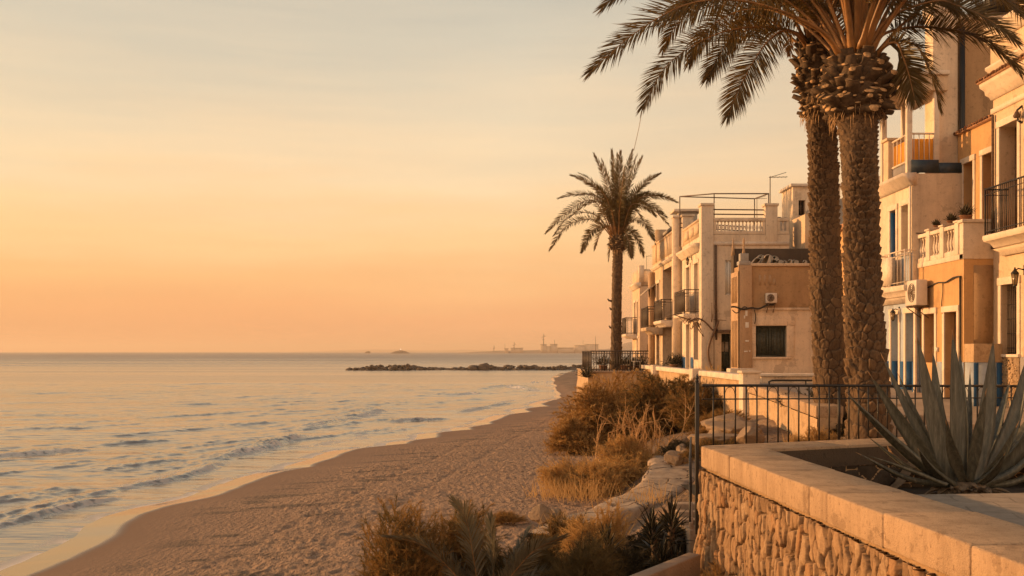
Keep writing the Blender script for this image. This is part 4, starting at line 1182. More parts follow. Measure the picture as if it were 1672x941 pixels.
# ------------------------------------------------------------ A: cream house at the picture's edge
XA = 12.25; YA = 26.5
A = thing('house', 'cream two-storey house with heavy tiled cornice, iron balcony and grey dado', 'house', (XA, YA, -1.4), HG)
FA = sea(XA)
lw = (yS(1661.5, XA), yS(1635.5, XA), -.06, 1.66, .40); ud = (yS(1662, XA), yS(1633, XA), 2.9, 5.62, .42)
body(A, 'cream', XA, 19, 17.5, YA, -1.4, 6.55, so=[lw, ud, (20.0, 20.9, -.06, 1.66, .3), (20.0, 20.9, 2.9, 5.5, .3)])
opening(A, FA, lw, 'window', 'wood', sur='trim', sill='trim', sw_=.15); opening(A, FA, ud, 'door', 'wood', sur='trim', sw_=.14)
opening(A, FA, (20.0, 20.9, -.06, 1.66, .3), 'window', 'wood', sur='trim'); opening(A, FA, (20.0, 20.9, 2.9, 5.5, .3), 'door', 'wood')
mb = MB(); fbox(mb, FA, lw[0] + .02, lw[1] - .02, -.16, -.15, lw[2], lw[2] + .04)
for i in range(9): u = lw[0] + (lw[1] - lw[0]) * (i + .5) / 9; mb.tube([FA.p(u, -.14, lw[2]), FA.p(u, -.14, lw[3])], .008, 4)
for i in range(5): z_ = lw[2] + .15 + i * .36; mb.tube([FA.p(lw[0], -.14, z_), FA.p(lw[1], -.14, z_)], .008, 4)
mb.build('window_grille', M['iron'], A)
each('dado', M['greydado'], A, [fbox(MB(), FA, 17.5, lw[0] - .16, 0, .014, -1.4, -.12), fbox(MB(), FA, lw[1] + .16, YA, 0, .014, -1.4, -.12)])
mb = MB(); fbox(mb, FA, lw[0] - .12, lw[1] + .12, 0, .03, -1.2, -.15)
for k in range(160): u, z_ = rng.uniform(lw[0] - .1, lw[1] + .1), rng.uniform(-1.18, -.17); fbox(mb, FA, u - .025, u + .025, .03, .045, z_ - .02, z_ + .02)
mb.build('pebble_panel', M['roughwall'], A)
cornice(A, FA, 17.5, YA + .05, 6.05, [(-.1, 0), (.05, 0), (.05, .12), (-.1, .12)], name='string_moulding')
cornice(A, FA, 17.5, YA + .02, 6.40, [(-.1, 0), (.06, 0), (.10, .07), (.20, .12), (.22, .22), (.34, .30), (.36, .40), (-.1, .42)])
tiles(A, FA, 17.5, YA + .05, 6.83, over=.44)
mb = MB(); fbox(mb, FA, 17.5, YA - .15, -.05, .14, 7.05, 7.85); mb.build('attic_wall', M['cream'], A)
cornice(A, sea(XA - .14), 17.5, YA - .12, 7.02, SMALL, name='attic_moulding'); cornice(A, sea(XA - .14), 17.5, YA - .12, 7.72, CORN, name='attic_cornice')
mb = MB(); fbox(mb, FA, 17.5, 24.9, -.6, .12, 8.08, 9.2); mb.build('gable_pedestal', M['cream'], A)
cornice(A, sea(XA - .12), 17.5, 24.93, 8.5, SMALL, name='pedestal_moulding')
balcony(A, FA, 22.6, 25.75, 2.86, .62, 1.14, 'iron', 'trim', 30, thick=.30, bal=.008)
cornice(A, FA, 22.4, 25.9, 2.38, [(-.02, 0), (.10, 0), (.14, .1), (.3, .16), (-.02, .17)], name='balcony_bracket')
pipe(A, [FA.p(YA - .1, .06, 6.0), FA.p(YA - .1, .06, 5.2), FA.p(YA - .08, .05, 2.6)], .035)
wall_lamp('black wall lantern beside the grilled window of the cream house', FA, yS(1662, XA) - .35, 1.95, 1.0)
t = thing('wall_bracket', 'small iron bracket high on the cream house, above the balcony door', 'bracket', FA.p(25.0, 0, 5.75)); MB().tube([FA.p(25.0, 0, 5.9), FA.p(25.0, .12, 5.8), FA.p(25.0, .10, 5.55), FA.p(25.0, 0, 5.5)], .03, 6).build('hook', M['iron'], t)
MB().lathe([(.07, 0), (.09, .05), (.03, .16)], FA.p(25.0, .13, 5.62), 8).build('insulator', M['rust'], t)

# ------------------------------------------------------------ B: ochre house with balustraded terrace
XB = 11.5; YB0, YB1 = 26.5, 29.45; XBu = 12.79
B = thing('house', 'ochre house with white balustraded terrace over two narrow ground floor openings', 'house', (XB, YB0, -1.4), HG)
FB = sea(XB); FBc = cams(YB0)
o1 = (yS(1526.6, XB), yS(1509.7, XB), -.30, 1.04, .30); o2 = (yS(1563, XB), yS(1543, XB), -1.3, 1.04, .30)
body(B, 'ochre', XB, XBu + 4, YB0, YB1, -1.4, 2.36, so=[o1, o2])
MB().box(XB + .25, XA, YB0 - .012, YB0 - .003, -.2, 2.2).build('side_shade_render', M['brown'], B)  # thin sheet: the gable's shade put into a darker render colour
opening(B, FB, o1, 'door', 'wood', sur='trim'); opening(B, FB, o2, 'door', 'wood', sur='trim')
each('dado', M['paleblue'], B, [fbox(MB(), FB, a_, b_, 0, .012, -1.4, -.27) for a_, b_ in ((YB0, o2[0] - .14), (o2[1] + .14, o1[0] - .14), (o1[1] + .14, YB1))])
mb = MB().box(11.52, 12.2, 25.95, YB0 - .014, -1.4, -.27); lb_ = mb.build('side_plinth', M['paleblue'], B)
MB().box(11.50, 12.22, 25.93, YB0 - .014, -.265, .20).build('pebble_panel', M['roughwall'], B, bevel=.01)
each('blue_stripe', M['blue'], B, [MB().box(11.505, 11.62, 25.93, 25.946, -1.4, -.28), MB().box(12.08, 12.22, 25.93, 25.946, -1.4, -.28)])
# upper storey
p1 = (yS(1589.3, XBu), yS(1573.5, XBu), 2.45, 5.3, .34); p2 = (yS(1622, XBu), yS(1605, XBu), 2.45, 5.32, .34)
body(B, 'ochre', XBu, 18, YB0 + .01, YB1 + .42, 2.37, 6.22, so=[p1, p2], name='upper_wall')
FBu = sea(XBu); opening(B, FBu, p1, 'door', 'wood', sur='trim'); opening(B, FBu, p2, 'door', 'wood', sur='trim')
tiles(B, FBu, YB0 + .02, YB1 + .42, 6.22, over=.14)
# parapet and balustrade
mb = MB(); mb.box(XB - .03, XB + .20, YB0 - .02, YB1 + .02, 2.362, 2.50); mb.box(XB + .01, XB + .22, YB0 - .004, YB0 + .22, 2.5, 3.30); mb.box(XB - .03, XA + .1, YB0 - .03, YB0 + .20, 2.362, 3.28); mb.build('parapet', M['trim'], B, bevel=.012)
MB().box(XB - .07, XA + .1, YB0 - .07, YB0 + .24, 3.285, 3.37).build('parapet_cap', M['trim'], B, bevel=.012)
balustrade(B, sea(XB + .08), YB0 + .24, YB1 + .32, 2.5, .80, 4, nb=4, pier=.24)
pipe(B, [FB.p(YB0 + .12, .04, -1.2), FB.p(YB0 + .12, .04, 1.9)], .028, 'cable', 'downpipe')
mb = MB(); q = np.linspace(0, 1, 14); mb.tube([FB.p(YB0 + .12 + t_ * 2.7, .03 + .02 * math.sin(t_ * 9), 1.92 - .16 * t_ + .03 * math.sin(t_ * 14)) for t_ in q], .022, 5)
mb.tube([FB.p(27.75, .02, 1.85), FB.p(27.72, .03, 1.6), FB.p(27.8, .03, 1.3), FB.p(27.75, .03, 1.0)], .012, 4); mb.build('wiring', M['cable'], B)
MB().box(XB - .06, XB, 28.05, 28.13, .0, .12).build('bell_box', M['paint'], B)
air_con('white air conditioner bracketed on the wall beside the ochre house', FB, 28.55, 29.35, 1.28, 1.98, .42)

# ------------------------------------------------------------ C: white and blue house with roof terrace
XC = 11.35; YC0, YC1 = 29.5, 34.6
Cc = thing('house', 'white house with pale blue ground floor, blue shutter and roof terrace loggia', 'house', (XC, YC0, -1.4), HG)
FC = sea(XC); FCc = cams(YC0)
g1 = (yS(1467.6, XC), yS(1455.5, XC), -1.3, 1.10, .32); g2 = (yS(1493, XC), yS(1479.5, XC), -1.3, 1.10, .32)
body(Cc, 'paleblue', XC + .004, 16, YC0 + .004, YC1, -1.4, 1.62, so=[g1, g2], name='ground_floor_wall', roof=False)
u1_ = (yS(1463.5, XC), yS(1454, XC), 1.95, 4.2, .25); u2_ = (yS(1484, XC), yS(1473, XC), 2.85, 4.22, .22)
body(Cc, 'white', XC, 16, YC0, YC1, 1.62, 5.05, so=[u1_, u2_])
opening(Cc, FC, g1, 'shutter', 'paint', 'curtain', sur='trim', name='door'); opening(Cc, FC, g2, 'shutter', 'paint', 'curtain', sur='trim', name='door')
opening(Cc, FC, u1_, 'shutter', 'blueshutter', 'blueshutter', sur='trim', name='balcony_door'); opening(Cc, FC, u2_, 'window', 'paint', 'curtain', sur='trim', sill='trim')
each('dado', M['blue'], Cc, [fbox(MB(), FC, ya, yb, .002, .016, -1.4, -.28) for ya, yb in ((YC0 + .01, g2[0] - .02), (g2[1] + .02, g1[0] - .02), (g1[1] + .02, YC1))])
each('door_kick_panel', M['blueshutter'], Cc, [fbox(MB(), FC, g[0] + .06, g[1] - .06, -.25, -.235, -1.29, -.3) for g in (g1, g2)])
mb = MB(); fbox(mb, FC, YC0 + .01, YC0 + .9, .001, .012, 1.7, 2.8); mb.build('blue_wall_patch', M['paleblue'], Cc)
cornice(Cc, FC, YC0 - .03, YC1, 4.72, CORN)
mb = MB(); fbox(mb, FC, YC0 + .03, YC1, -.25, .02, 5.09, 5.42); mb.build('terrace_kerb', M['greydado'], Cc)
balcony(Cc, FC, yS(1476, 11.0), yS(1430, 11.0), 1.88, .36, .98, 'trim', 'trim', 8, thick=.3)
mb = MB(); fbox(mb, FC, 30.2, 31.0, .30, .34, 1.95, 2.75)
mb.build('balcony_panel', M['trim'], Cc)
cornice(Cc, FC, YC0 + .1, YC1, 1.40, [(-.02, 0), (.06, 0), (.1, .1), (.2, .16), (-.02, .18)], name='balcony_moulding')
MB().box(XC + .005, XC + .24, u1_[1] - .045, u1_[1] - .006, 1.97, 4.16).build('open_shutter', M['blueshutter'], Cc)
each('blue_jamb', M['blueshutter'], Cc, [MB().box(XC + .008, XC + .27, g[1] - .03, g[1] - .006, -1.29, -.28) for g in (g1, g2)])
# roof terrace: tarp band, cloth railing, posts and roof slab
zT = 5.06
mb = MB(); mb.box(XC - .02, 12.1, YC0 + .01, YC0 + .06, zT + .02, 5.44); mb.box(12.1, XBu - .02, YC0 + .02, YC0 + .06, zT + .02, 5.36); mb.build('tarp_band', M['darkblue'], Cc)
px0, px1, py0, py1 = 11.32, 12.05, YC0 + .2, 31.2
mb = MB()
for (a, b) in (((px0, py0), (px1, py0)), ((px0, py0), (px0, py1))):
    for z_ in (5.45, 6.22): mb.tube([(*a, z_), (*b, z_)], .03, 6)
    for i in range(6): q = i / 5; mb.tube([(a[0] + (b[0] - a[0]) * q, a[1] + (b[1] - a[1]) * q, 5.40), (a[0] + (b[0] - a[0]) * q, a[1] + (b[1] - a[1]) * q, 6.22)], .015, 5)
tr_ = mb.build('terrace_railing', M['trim'], Cc)
q = np.linspace(0, 1, 40); zz_ = np.linspace(5.46, 6.08, 5)
QQ, Z2 = np.meshgrid(q, zz_)
mb = MB(); mb.grid(np.stack([px0 + .05 + (px1 - px0 - .05) * QQ, py0 + .04 + .012 * np.sin(QQ * 50), Z2], -1)); mb.grid(np.stack([px0 + .04 + .012 * np.sin(QQ * 70), py0 + .05 + (py1 - py0) * QQ, Z2], -1))
mb.build('yellow_cloth', M['yellow'], tr_)
mb = MB(); mb.box(11.2, 11.62, 31.0, 31.4, 5.06, 6.28); mb.box(11.14, 11.68, 30.94, 31.46, 6.28, 6.36); mb.build('end_pillar', M['cream'], Cc, bevel=.01)
each('loggia_post', M['trim'], Cc, [MB().box(x_ - .075, x_ + .075, y_ - .075, y_ + .075, 5.07, 7.42) for (x_, y_) in ((px0, py0), (px0 - .04, 31.6), (px1 + .05, py0 + .02), (11.9, 31.6))], bevel=.008)
MB().tube([(11.7, 31.2, 5.1), (11.68, 31.1, 6.3), (11.6, 31.0, 7.3)], .02, 5).build('bent_pipe', M['trim'], Cc)
MB().box(px0 - .32, 12.4, py0 - .12, 32.0, 7.42, 7.86).build('loggia_roof', M['cream'], Cc, bevel=.02)
mb = MB(); mb.box(px0 - .42, 12.42, py0 - .2, 32.06, 7.86, 7.98); mb.build('loggia_cornice', M['trim'], Cc, bevel=.02)
body(Cc, 'pink', 12.1, XBu + .02, YC0 + .42, 30.5, 5.0, 9.75, name='tower_wall')
mb = MB(); mb.extrude([(12.06, YC0 + .40, 9.75), (12.06, YC0 + .40, 10.0), (12.25, YC0 + .40, 10.3), (XBu + .05, YC0 + .40, 9.95), (XBu + .05, YC0 + .40, 9.75)], (0, .7, 0)); mb.build('tower_coping', M['trim'], Cc)
wall_lamp('small black lantern between the two pale doors of the blue and white house', FC, 30.5, 1.22, .8)
pipe(Cc, [(XC - .05, YC0 + .05, 4.7), (XC - .05, YC0 + .05, 4.2), (XC - .05, YC0 + .05, 1.7)], .03, 'paint')

# ------------------------------------------------------------ tall brown gable behind the ochre house
Tn = thing('house', 'tall plain brown gable rising behind the ochre house with a black drainpipe', 'house', (13, 29.95, 5.0), HG)
body(Tn, 'brown', XBu + .05, 18.5, 29.93, 30.5, 4.5, 9.55)
MB().box(XBu + .02, 18.6, 29.88, 30.56, 9.55, 9.68).build('coping', M['cream'], Tn, bevel=.02)
pipe(Tn, [(XBu + .12, 29.86, 9.3), (XBu + .12, 29.86, 5.6), (XBu + .12, 29.84, 2.6)], .085, 'iron')
Gn = thing('house', 'grey rendered house top with dark eaves high behind the brown gable', 'house', (16, 36, 5), HG)
body(Gn, 'grey', 16.4, 21, 36, 40, 5, 11.75)
MB().box(16.2, 21.2, 35.3, 40.2, 11.75, 12.05).build('eaves', M['iron'], Gn, bevel=.02)

# ------------------------------------------------------------ M: brown house beyond the blue one (glimpse by the palm)
Mh = thing('house', 'tan house glimpsed between the large palm and the blue and white house', 'house', (11.9, 35, -1), HG)
body(Mh, 'ochre', 11.75, 17, 34.65, 37.4, -1.2, 4.3, so=[(36, 36.8, 0, 1.6), (36, 36.8, 2.2, 3.7)])
opening(Mh, sea(11.75), (36, 36.8, 0, 1.6), 'window'); opening(Mh, sea(11.75), (36, 36.8, 2.2, 3.7), 'window')
cornice(Mh, sea(11.75), 34.65, 37.4, 3.2, SMALL); MB().box(11.6, 17, 34.6, 37.5, 4.3, 4.5).build('roof', M['tile'], Mh, bevel=.02)
# ------------------------------------------------------------ L: house seen between the two trunks
Lh = thing('house', 'tan house with grey attic seen between the two large palm trunks', 'house', (13.6, 45, -1), HG)
lwn = (15.0, 15.9, 2.6, 4.1); lwd = (14.9, 15.7, -.85, 1.25)
body(Lh, 'pink', 13.3, 20, 45, 50, -1.0, 5.2, co_=[lwn, lwd])
opening(Lh, cams(45), lwn, 'window', 'wood', sur='trim'); opening(Lh, cams(45), lwd, 'door', 'wood', sur='trim')
body(Lh, 'grey', 14.0, 20, 45.6, 50, 5.2, 6.7, name='attic_wall'); MB().box(13.2, 20.1, 44.9, 50.1, 5.21, 5.35).build('string_course', M['trim'], Lh, bevel=.02)

M['darkroof'] = mat_plaster('shaded_parapet', (.085, .06, .042), amount=.6, stain=(.03, .02, .015))  # dark base colour carries the shade on the rear parapet
# ------------------------------------------------------------ S: one-storey house with green shutters
XS, YS0 = xx(1207, 40.), 40.
S = thing('house', 'one-storey tan and pink house with dark green shuttered window and cluttered flat roof', 'house', (XS, YS0, -.95), HG)
FS = cams(YS0)
wn_ = (xx(1234, YS0), xx(1284.5, YS0), zz(583, YS0), zz(532, YS0), .20); zb = zz(504, YS0)
w2 = (xx(1330, YS0), xx(1352, YS0), -.85, zz(530, YS0), .25)
body(S, 'pink', XS, 15.5, YS0, 41.35, -1.0, zb, co_=[wn_, w2], name='lower_wall', roof=False)
body(S, 'brown', XS + .004, 15.5, YS0 + .03, 41.35, zb, 3.28, name='upper_wall')
opening(S, FS, wn_, 'shutter', 'shutter', 'shutter', sur='pink', sill='pink', sw_=.28); opening(S, FS, w2, 'door', 'shutter', 'shutter', sur='pink')
mb = MB(); fbox(mb, FS, XS + .5, 15.5, -.03, .06, zb - .06, zb + .03); mb.build('string_course', M['pink'], S, bevel=.01)
mb = MB(); mb.box(XS - .05, xx(1227, YS0), YS0 - .10, YS0 - .002, -1.0, 3.32); mb.box(XS - .05, XS - .002, YS0 - .10, 41.3, -1.0, 3.1); mb.build('pilaster', M['tan'], S, bevel=.012)
mb = MB()
for k in range(4): y_ = YS0 + .15 + k * .27; mb.box(XS - .075, XS - .052, y_, y_ + .13, 1.9, 2.9); mb.box(XS - .075, XS - .052, y_, y_ + .16, -.6, 1.2)
mb.build('relief_strips', M['brown'], S)
MB().box(XS + .2, 15.6, YS0 - .05, YS0 + .16, 3.285, 3.40).build('roof_coping', M['cream'], S, bevel=.015)
mb = MB()
mb.box(XS - .02, XS + .42, YS0 - .08, YS0 + .35, 3.33, 3.48); mb.box(XS + .04, XS + .36, YS0 - .02, YS0 + .29, 3.48, 3.78); mb.build('roof_pedestal', M['grey'], S, bevel=.015)
MB().lathe([(.07, 0), (.05, .1), (.03, .3), (.045, .5), (.02, .62)], (XS + .2, YS0 + .12, 3.78), 8).build('finial', M['tan'], S, smooth=True); mb = MB(); mb.lathe([(.09, 0), (.06, .2), (.03, .5), (.012, .72)], (XS + .02, 41.2, 3.8), 8); mb.build('finial', M['tan'], S, smooth=True)
mb = MB(); mb.box(XS, 13.3, 41.2, 41.4, 3.28, 4.08); mb.box(XS - .03, XS + .12, 40.9, 41.42, 3.0, 3.8); mb.build('rear_parapet', M['darkroof'], S, bevel=.015)
mb = MB()
for (u0_, z0_, z1_) in ((1239.5, 449, 466), (1247.5, 449, 466), (1256, 449, 466), (1263, 455, 466)):
    fbox(MB(), FS, xx(u0_, YS0), xx(u0_ + 3.6, YS0), -.03, -.022, zz(z1_, YS0), zz(z0_, YS0)).build('old_baluster_patch', M['tan'], S)
for (u_, v_, w_, h_) in ((1216, 531, 8, 9), (1216, 557, 8, 2.6), (1214, 574, 8, 2), (1222, 573.5, 3, 2.2), (1216, 512, 5, 9), (1213.5, 518, 3, 5)):
    MB().box(xx(u_, YS0), xx(u_ + w_ * .7, YS0), YS0 - .125, YS0 - .102, zz(v_ + h_ / 2, YS0), zz(v_ - h_ / 2, YS0)).build('meter_plate', M['paint'], S, bevel=.004)
# clutter on the flat roof: curved tile pieces
for i in range(14):
    u_ = [1229, 1236, 1243, 1249, 1256, 1262, 1268, 1275, 1282, 1289, 1296, 1303, 1310, 1257][i]; x_ = xx(u_, 40.7); big = i < 6
    th = np.linspace(.15, math.pi - .15, 7); L_ = .40 if big else .24; r_ = .21 if big else .12; tl = [1.1, .8, .35, .6, 1.2, .7, .5, .15, .6, .15, .4, .1, .7, 1.0][i]
    V = []
    for rr_ in (r_, r_ - .03):
        for s_ in (0, L_):
            for t_ in th: V.append((x_ + rr_ * math.cos(t_) + s_ * math.sin(tl) * .5, 40.6 + .35 * (i % 3) * .5 + .1 * math.cos(t_), 3.30 + s_ * math.cos(tl) + rr_ * math.sin(t_) * (.5 + .5 * math.sin(tl)) + (.12 if i == 13 else 0)))
    Q = [(j, j + 1, 8 + j, 7 + j) for j in range(6)] + [(14 + j, 15 + j, 22 + j, 21 + j) for j in range(6)] + [(j, j + 1, 15 + j, 14 + j) for j in range(6)] + [(7 + j, 8 + j, 22 + j, 21 + j) for j in range(6)]
    solo('loose_tile', ('large pale curved tile leaning on the one-storey house roof edge' if big else 'small pale tile set upright on the one-storey house roof edge'), 'tile', MB().raw(V, Q), M['white'], (x_, 40.6, 3.3), group='loose tiles on the flat roof')
t = air_con('small white box unit on the ledge of the one-storey house', FS, xx(1248, YS0), xx(1265.5, YS0), zb + .2, zb + .58, .34)
t = thing('cable', 'thick black cable sagging along the one-storey house to its white box', 'cable', (XS, YS0, zb))
mb = MB(); q = np.linspace(0, 1, 24)
mb.tube([(XS - .35 + 1.65 * t_, YS0 - .16, zb + .05 - .12 * math.sin(t_ * 3.1) + .12 * t_ + .03 * math.sin(t_ * 17)) for t_ in q], .035, 5); mb.tube([(XS - .3 + .6 * t_, YS0 - .18, zb - .06 - .12 * math.sin(t_ * 6)) for t_ in q], .02, 4)
mb.tube([(XS + .55 + .05 * math.sin(t_ * 3), YS0 - .14, zb - .05 - .55 * t_) for t_ in q], .018, 4); mb.build('strand', M['cable'], t)

# ------------------------------------------------------------ F: white two-storey house with roof balustrade
XF, YF0, YF1 = 8.05, 44., 49.4
Fh = thing('house', 'white two-storey house with square roof pillars, pierced balustrade and iron balcony', 'house', (XF, YF0, -.9), HG)
FF = sea(XF); FFc = cams(YF0)
def so_(ua, ub, za, zb_, X=XF, d=.22): return (yS(ub, X), yS(ua, X), za, zb_, d)
w1 = so_(1121.2, 1126.8, 1.85, 3.85); w2 = so_(1134, 1140.5, 1.85, 3.85); d1_ = so_(1121, 1127, -.85, 1.25); d2_ = so_(1133.5, 1141, -.35, 1.3)
dw = (xx(1178, YF0), xx(1195, YF0), -.85, zz(545, YF0), .5); pw2 = (xx(1184, YF0), xx(1196, YF0), zz(505, YF0) + .6, zz(425, YF0), .1)
body(Fh, 'white', XF, 11.72, YF0, YF1, -.95, 4.95, so=[w1, w2, d1_, d2_], co_=[dw, pw2])
opening(Fh, FF, w1, 'shutter', 'paint', 'curtain', sur='trim'); opening(Fh, FF, w2, 'shutter', 'paint', 'curtain', sur='trim')
opening(Fh, FF, d1_, 'shutter', 'paint', 'curtain', sur='trim', name='door'); opening(Fh, FF, d2_, 'shutter', 'wood', 'wood', sur='trim')
opening(Fh, FFc, pw2, 'shutter', 'paint', 'paint', name='side_shutter')
mb = MB(); a_, b_, c_, e_ = dw[:4]; fbox(mb, FFc, a_, b_, -.5, -.44, c_, e_); dr = mb.build('door', M['shutter'], Fh)
mb = MB(); m_ = (a_ + b_) / 2
for (ua, ub) in ((a_ + .06, m_ - .02), (m_ + .02, b_ - .06)): fbox(mb, FFc, ua, ub, -.438, -.43, c_ + .85, e_ - .35)
mb.build('door_pane', M['curtain'], dr)
mb = MB(); fbox(mb, FFc, a_ - .2, b_ + .06, 0, .22, e_ + .04, e_ + .16); mb.build('door_canopy', M['rust'], Fh, bevel=.01)
mb = MB(); fbox(mb, FFc, xx(1166, YF0), a_ - .02, .002, .08, -.95, .6); mb.build('door_pier', M['cream'], Fh, bevel=.01)
each('dado', M['blue'], Fh, [fbox(MB(), FF, ya, yb, .002, .012, -.95, -.25) for ya, yb in ((d1_[1] + .15, YF1), (YF0, d2_[0] - .15), (d2_[1] + .15, d1_[0] - .15))])
xp0, xp1 = xx(1147.5, YF0 - .08), xx(1165, YF0 - .08)
mb = MB(); mb.box(XF - .06, xp1, YF0 - .08, YF0 + .5, -.95, 6.16); mb.box(XF - .1, xp1 + .04, YF0 - .12, YF0 + .54, 6.16, 6.27); mb.build('corner_pillar', M['white'], Fh, bevel=.012)
xq = xx(1250, YF0)
each('roof_pillar', M['white'], Fh, [MB().box(XF - .03, XF + .48, YF1 - .5, YF1, 4.95, 6.35).box(XF - .08, XF + .53, YF1 - .55, YF1 + .02, 6.35, 6.45), MB().box(xq, xq + .5, YF0 - .04, YF0 + .46, 4.6, 6.16).box(xq - .05, xq + .55, YF0 - .08, YF0 + .5, 6.16, 6.27)], bevel=.012)
cornice(Fh, FF, YF0 + .4, YF1 - .1, 4.3, CORN); cornice(Fh, FFc, xp1, 11.72, 4.50, [(-.02, 0), (.05, 0), (.05, .14), (-.02, .15)], name='string_course')
mb = MB(); fbox(mb, FF, YF0 + .5, YF1 - .5, -.2, .02, 4.96, 5.62); fbox(mb, FF, YF0 + .5, YF1 - .5, -.23, .05, 5.62, 5.72)
for k in range(3): y_ = YF0 + .75 + k * 1.3; fbox(mb, FF, y_, y_ + 1.1, .02, .05, 5.1, 5.5)
mb.build('parapet', M['cream'], Fh)
# pierced camera-side balustrade: base, rail, and baluster screen
def pierced(u0, u1):
    mb = MB(); fbox(mb, FFc, u0, u1, -.18, .0, 4.96, 5.10); fbox(mb, FFc, u0, u1, -.2, .03, 5.52, 5.66); fbox(mb, FFc, u0, u0 + .12, -.18, 0, 5.1, 5.52); fbox(mb, FFc, u1 - .1, u1, -.18, 0, 5.1, 5.52)
    o = mb.build('roof_balustrade', M['white'], Fh, bevel=.008)
    k = int((u1 - u0 - .22) / .15)
    for i in range(k): MB().lathe([(r_ * .95, q_ * .6) for r_, q_ in BAL], FFc.p(u0 + .12 + (u1 - u0 - .22) * (i + .5) / k, -.09, 5.1), 8).build('baluster', M['trim'], o, smooth=True)
pierced(xp1 + .02, xq - .01); pierced(xq + .51, 11.7)
balcony(Fh, FF, 44.75, 47.5, 1.64, .68, 1.03, 'rail', 'trim', 12, screen='mesh', thick=.26)
pipe(Fh, [(xp1 + .1, YF0 - .06, 4.5), (xp1 + .1, YF0 - .06, 3.2), (xp1 + .12, YF0 - .06, .5)], .05)
wall_lamp('small dark lantern high on the white house wall above its windows', FF, 46.6, 4.2, .8)
# dry creeper under the balcony
t = thing('dry_creeper', 'bare twisted vine stem climbing the corner of the white house below its balcony', 'vine', (XF - .1, YF0 - .1, -.9))
mb = MB(); q = np.linspace(0, 1, 26)
mb.tube([(XF + .45 - .25 * math.sin(t_ * 4) , YF0 - .2, -.9 + 2.2 * t_) for t_ in q], .05, 6); mb.tube([(XF + .4 - 1.0 * t_, YF0 - .2 + .3 * t_, .9 + .5 * math.sin(t_ * 2.5)) for t_ in q], .035, 5)
for k in range(16):
    a0 = np.array([XF - .7 + rng.random() * 1.2, YF0 - .2 + rng.random() * .7, .95 + rng.random() * .5]); mb.tube([a0, a0 + rng.normal(0, .22, 3), a0 + rng.normal(0, .4, 3) + np.array([0, 0, .15])], [.025, .018, .006], 4)
mb.build('stem', M['wood'], t)

# roof frame and aerial
t = thing('pergola_frame', 'bare metal pergola frame on the white house roof', 'pergola', (9, 47, 4.95))
zt_ = zz(317, 46.)
mb = MB(); A4 = [(xx(1110, 49), 49.), (xx(1166, 44.8), 44.8), (xx(1255, 44.8), 44.8), (xx(1232, 50.5), 50.5)]
zt_ = 6.85
ZA = [7.30, 6.80, 6.80, 7.42]
for (x_, y_), z_ in zip(A4, ZA): mb.tube([(x_, y_, 4.95), (x_, y_, z_)], .024, 6)
for i in range(4): a, b = A4[i], A4[(i + 1) % 4]; mb.tube([(*a, ZA[i]), (*b, ZA[(i + 1) % 4])], .028, 6)
for z_ in (5.85, 6.05): mb.tube([(A4[0][0], 49, z_), (A4[3][0] - .5, 50.4, z_)], .028, 5); mb.tube([(xp1, YF0 + .3, z_), (xq, YF0 + .3, z_ - .02)], .028, 5)
mb.build('frame', M['rust'], t)
def aerial(label, base, h, s=1.):
    t = thing('tv_aerial', label, 'aerial', base); b = np.array(base, float)
    MB().tube([b, b + (0, 0, h)], .022 * s, 5).build('pole', M['rust'], t)
    mb = MB(); c = b + (0, 0, h - .05)
    mb.tube([c + (-.05, 0, 0), c + (.75 * s, 0, .02)], .014 * s, 4)
    for k in range(5): mb.tube([c + (.05 + .16 * k * s, -.2 * s, .01), c + (.05 + .16 * k * s, .2 * s, .01)], .008 * s, 4)
    mb.tube([c + (0, 0, 0), c + (.7 * s, 0, .22 * s)], .012 * s, 4)
    mb.build('antenna', M['rust'], t)
aerial('tall thin tv aerial above the square roof pillar of the white house', (xx(1257.5, 45.5), 45.5, 5.0), zz(288, 45.5) - 5.0)
aerial('short tv aerial behind the pierced roof balustrade', (xx(1236, 48), 48, 5.0), 2.1, .6)
t = thing('roof_unit', 'grey roof air unit behind the pierced balustrade, by the pillar', 'roof unit', (xx(1275, 47), 47, 5))
MB().box(xx(1267, 47), xx(1289, 47), 47, 48, 5.0, 6.0).build('casing', M['grey'], t, bevel=.03)
mb = MB(); mb.lathe([(.2, 0), (.22, .06), (.1, .14)], (xx(1276, 47), 47.5, 6.0), 10); mb.lathe([(.12, 0), (.12, .1)], (xx(1284, 47), 47.4, 6.0), 8); mb.build('fan_cowl', M['rust'], t)

# ------------------------------------------------------------ G: cream house with loggia recess
XG, YG0, YG1 = 7.72, 49.45, 57.2
G = thing('house', 'cream house with deep loggia recesses and two iron balconies next to the white house', 'house', (XG, YG0, -.9), HG)
FG = sea(XG)
r1 = so_(1082, 1096.5, 1.7, 4.15, XG, .75); r2 = so_(1082, 1098, -.9, 1.2, XG, .75); q1 = so_(1072.5, 1077, 1.75, 3.6, XG); q2 = so_(1072.5, 1077.5, -.85, 1.0, XG)
body(G, 'cream', XG, 13.5, YG0, YG1, -.95, 4.75, so=[r1, r2, q1, q2])
for r_, nm in ((r1, 'loggia_door'), (r2, 'loggia_door')): opening(G, FG, r_, 'door', 'wood', name=nm)
opening(G, FG, q1, 'window', 'paint', sur='trim'); opening(G, FG, q2, 'window', 'wood', sur='trim')
mb = MB(); mb.box(xx(1099, YG0), XF, YG0 - .05, YG0 - .005, -.95, 6.36); mb.box(XG - .04, XF + .05, YG0 - .05, YG0 + .45, -.95, 6.36) if False else None
mb.box(xx(1099, YG0), xx(1099, YG0) + .06, YG0, YG0 + .4, -.95, 6.36); mb.build('corner_pillar', M['pink'], G)
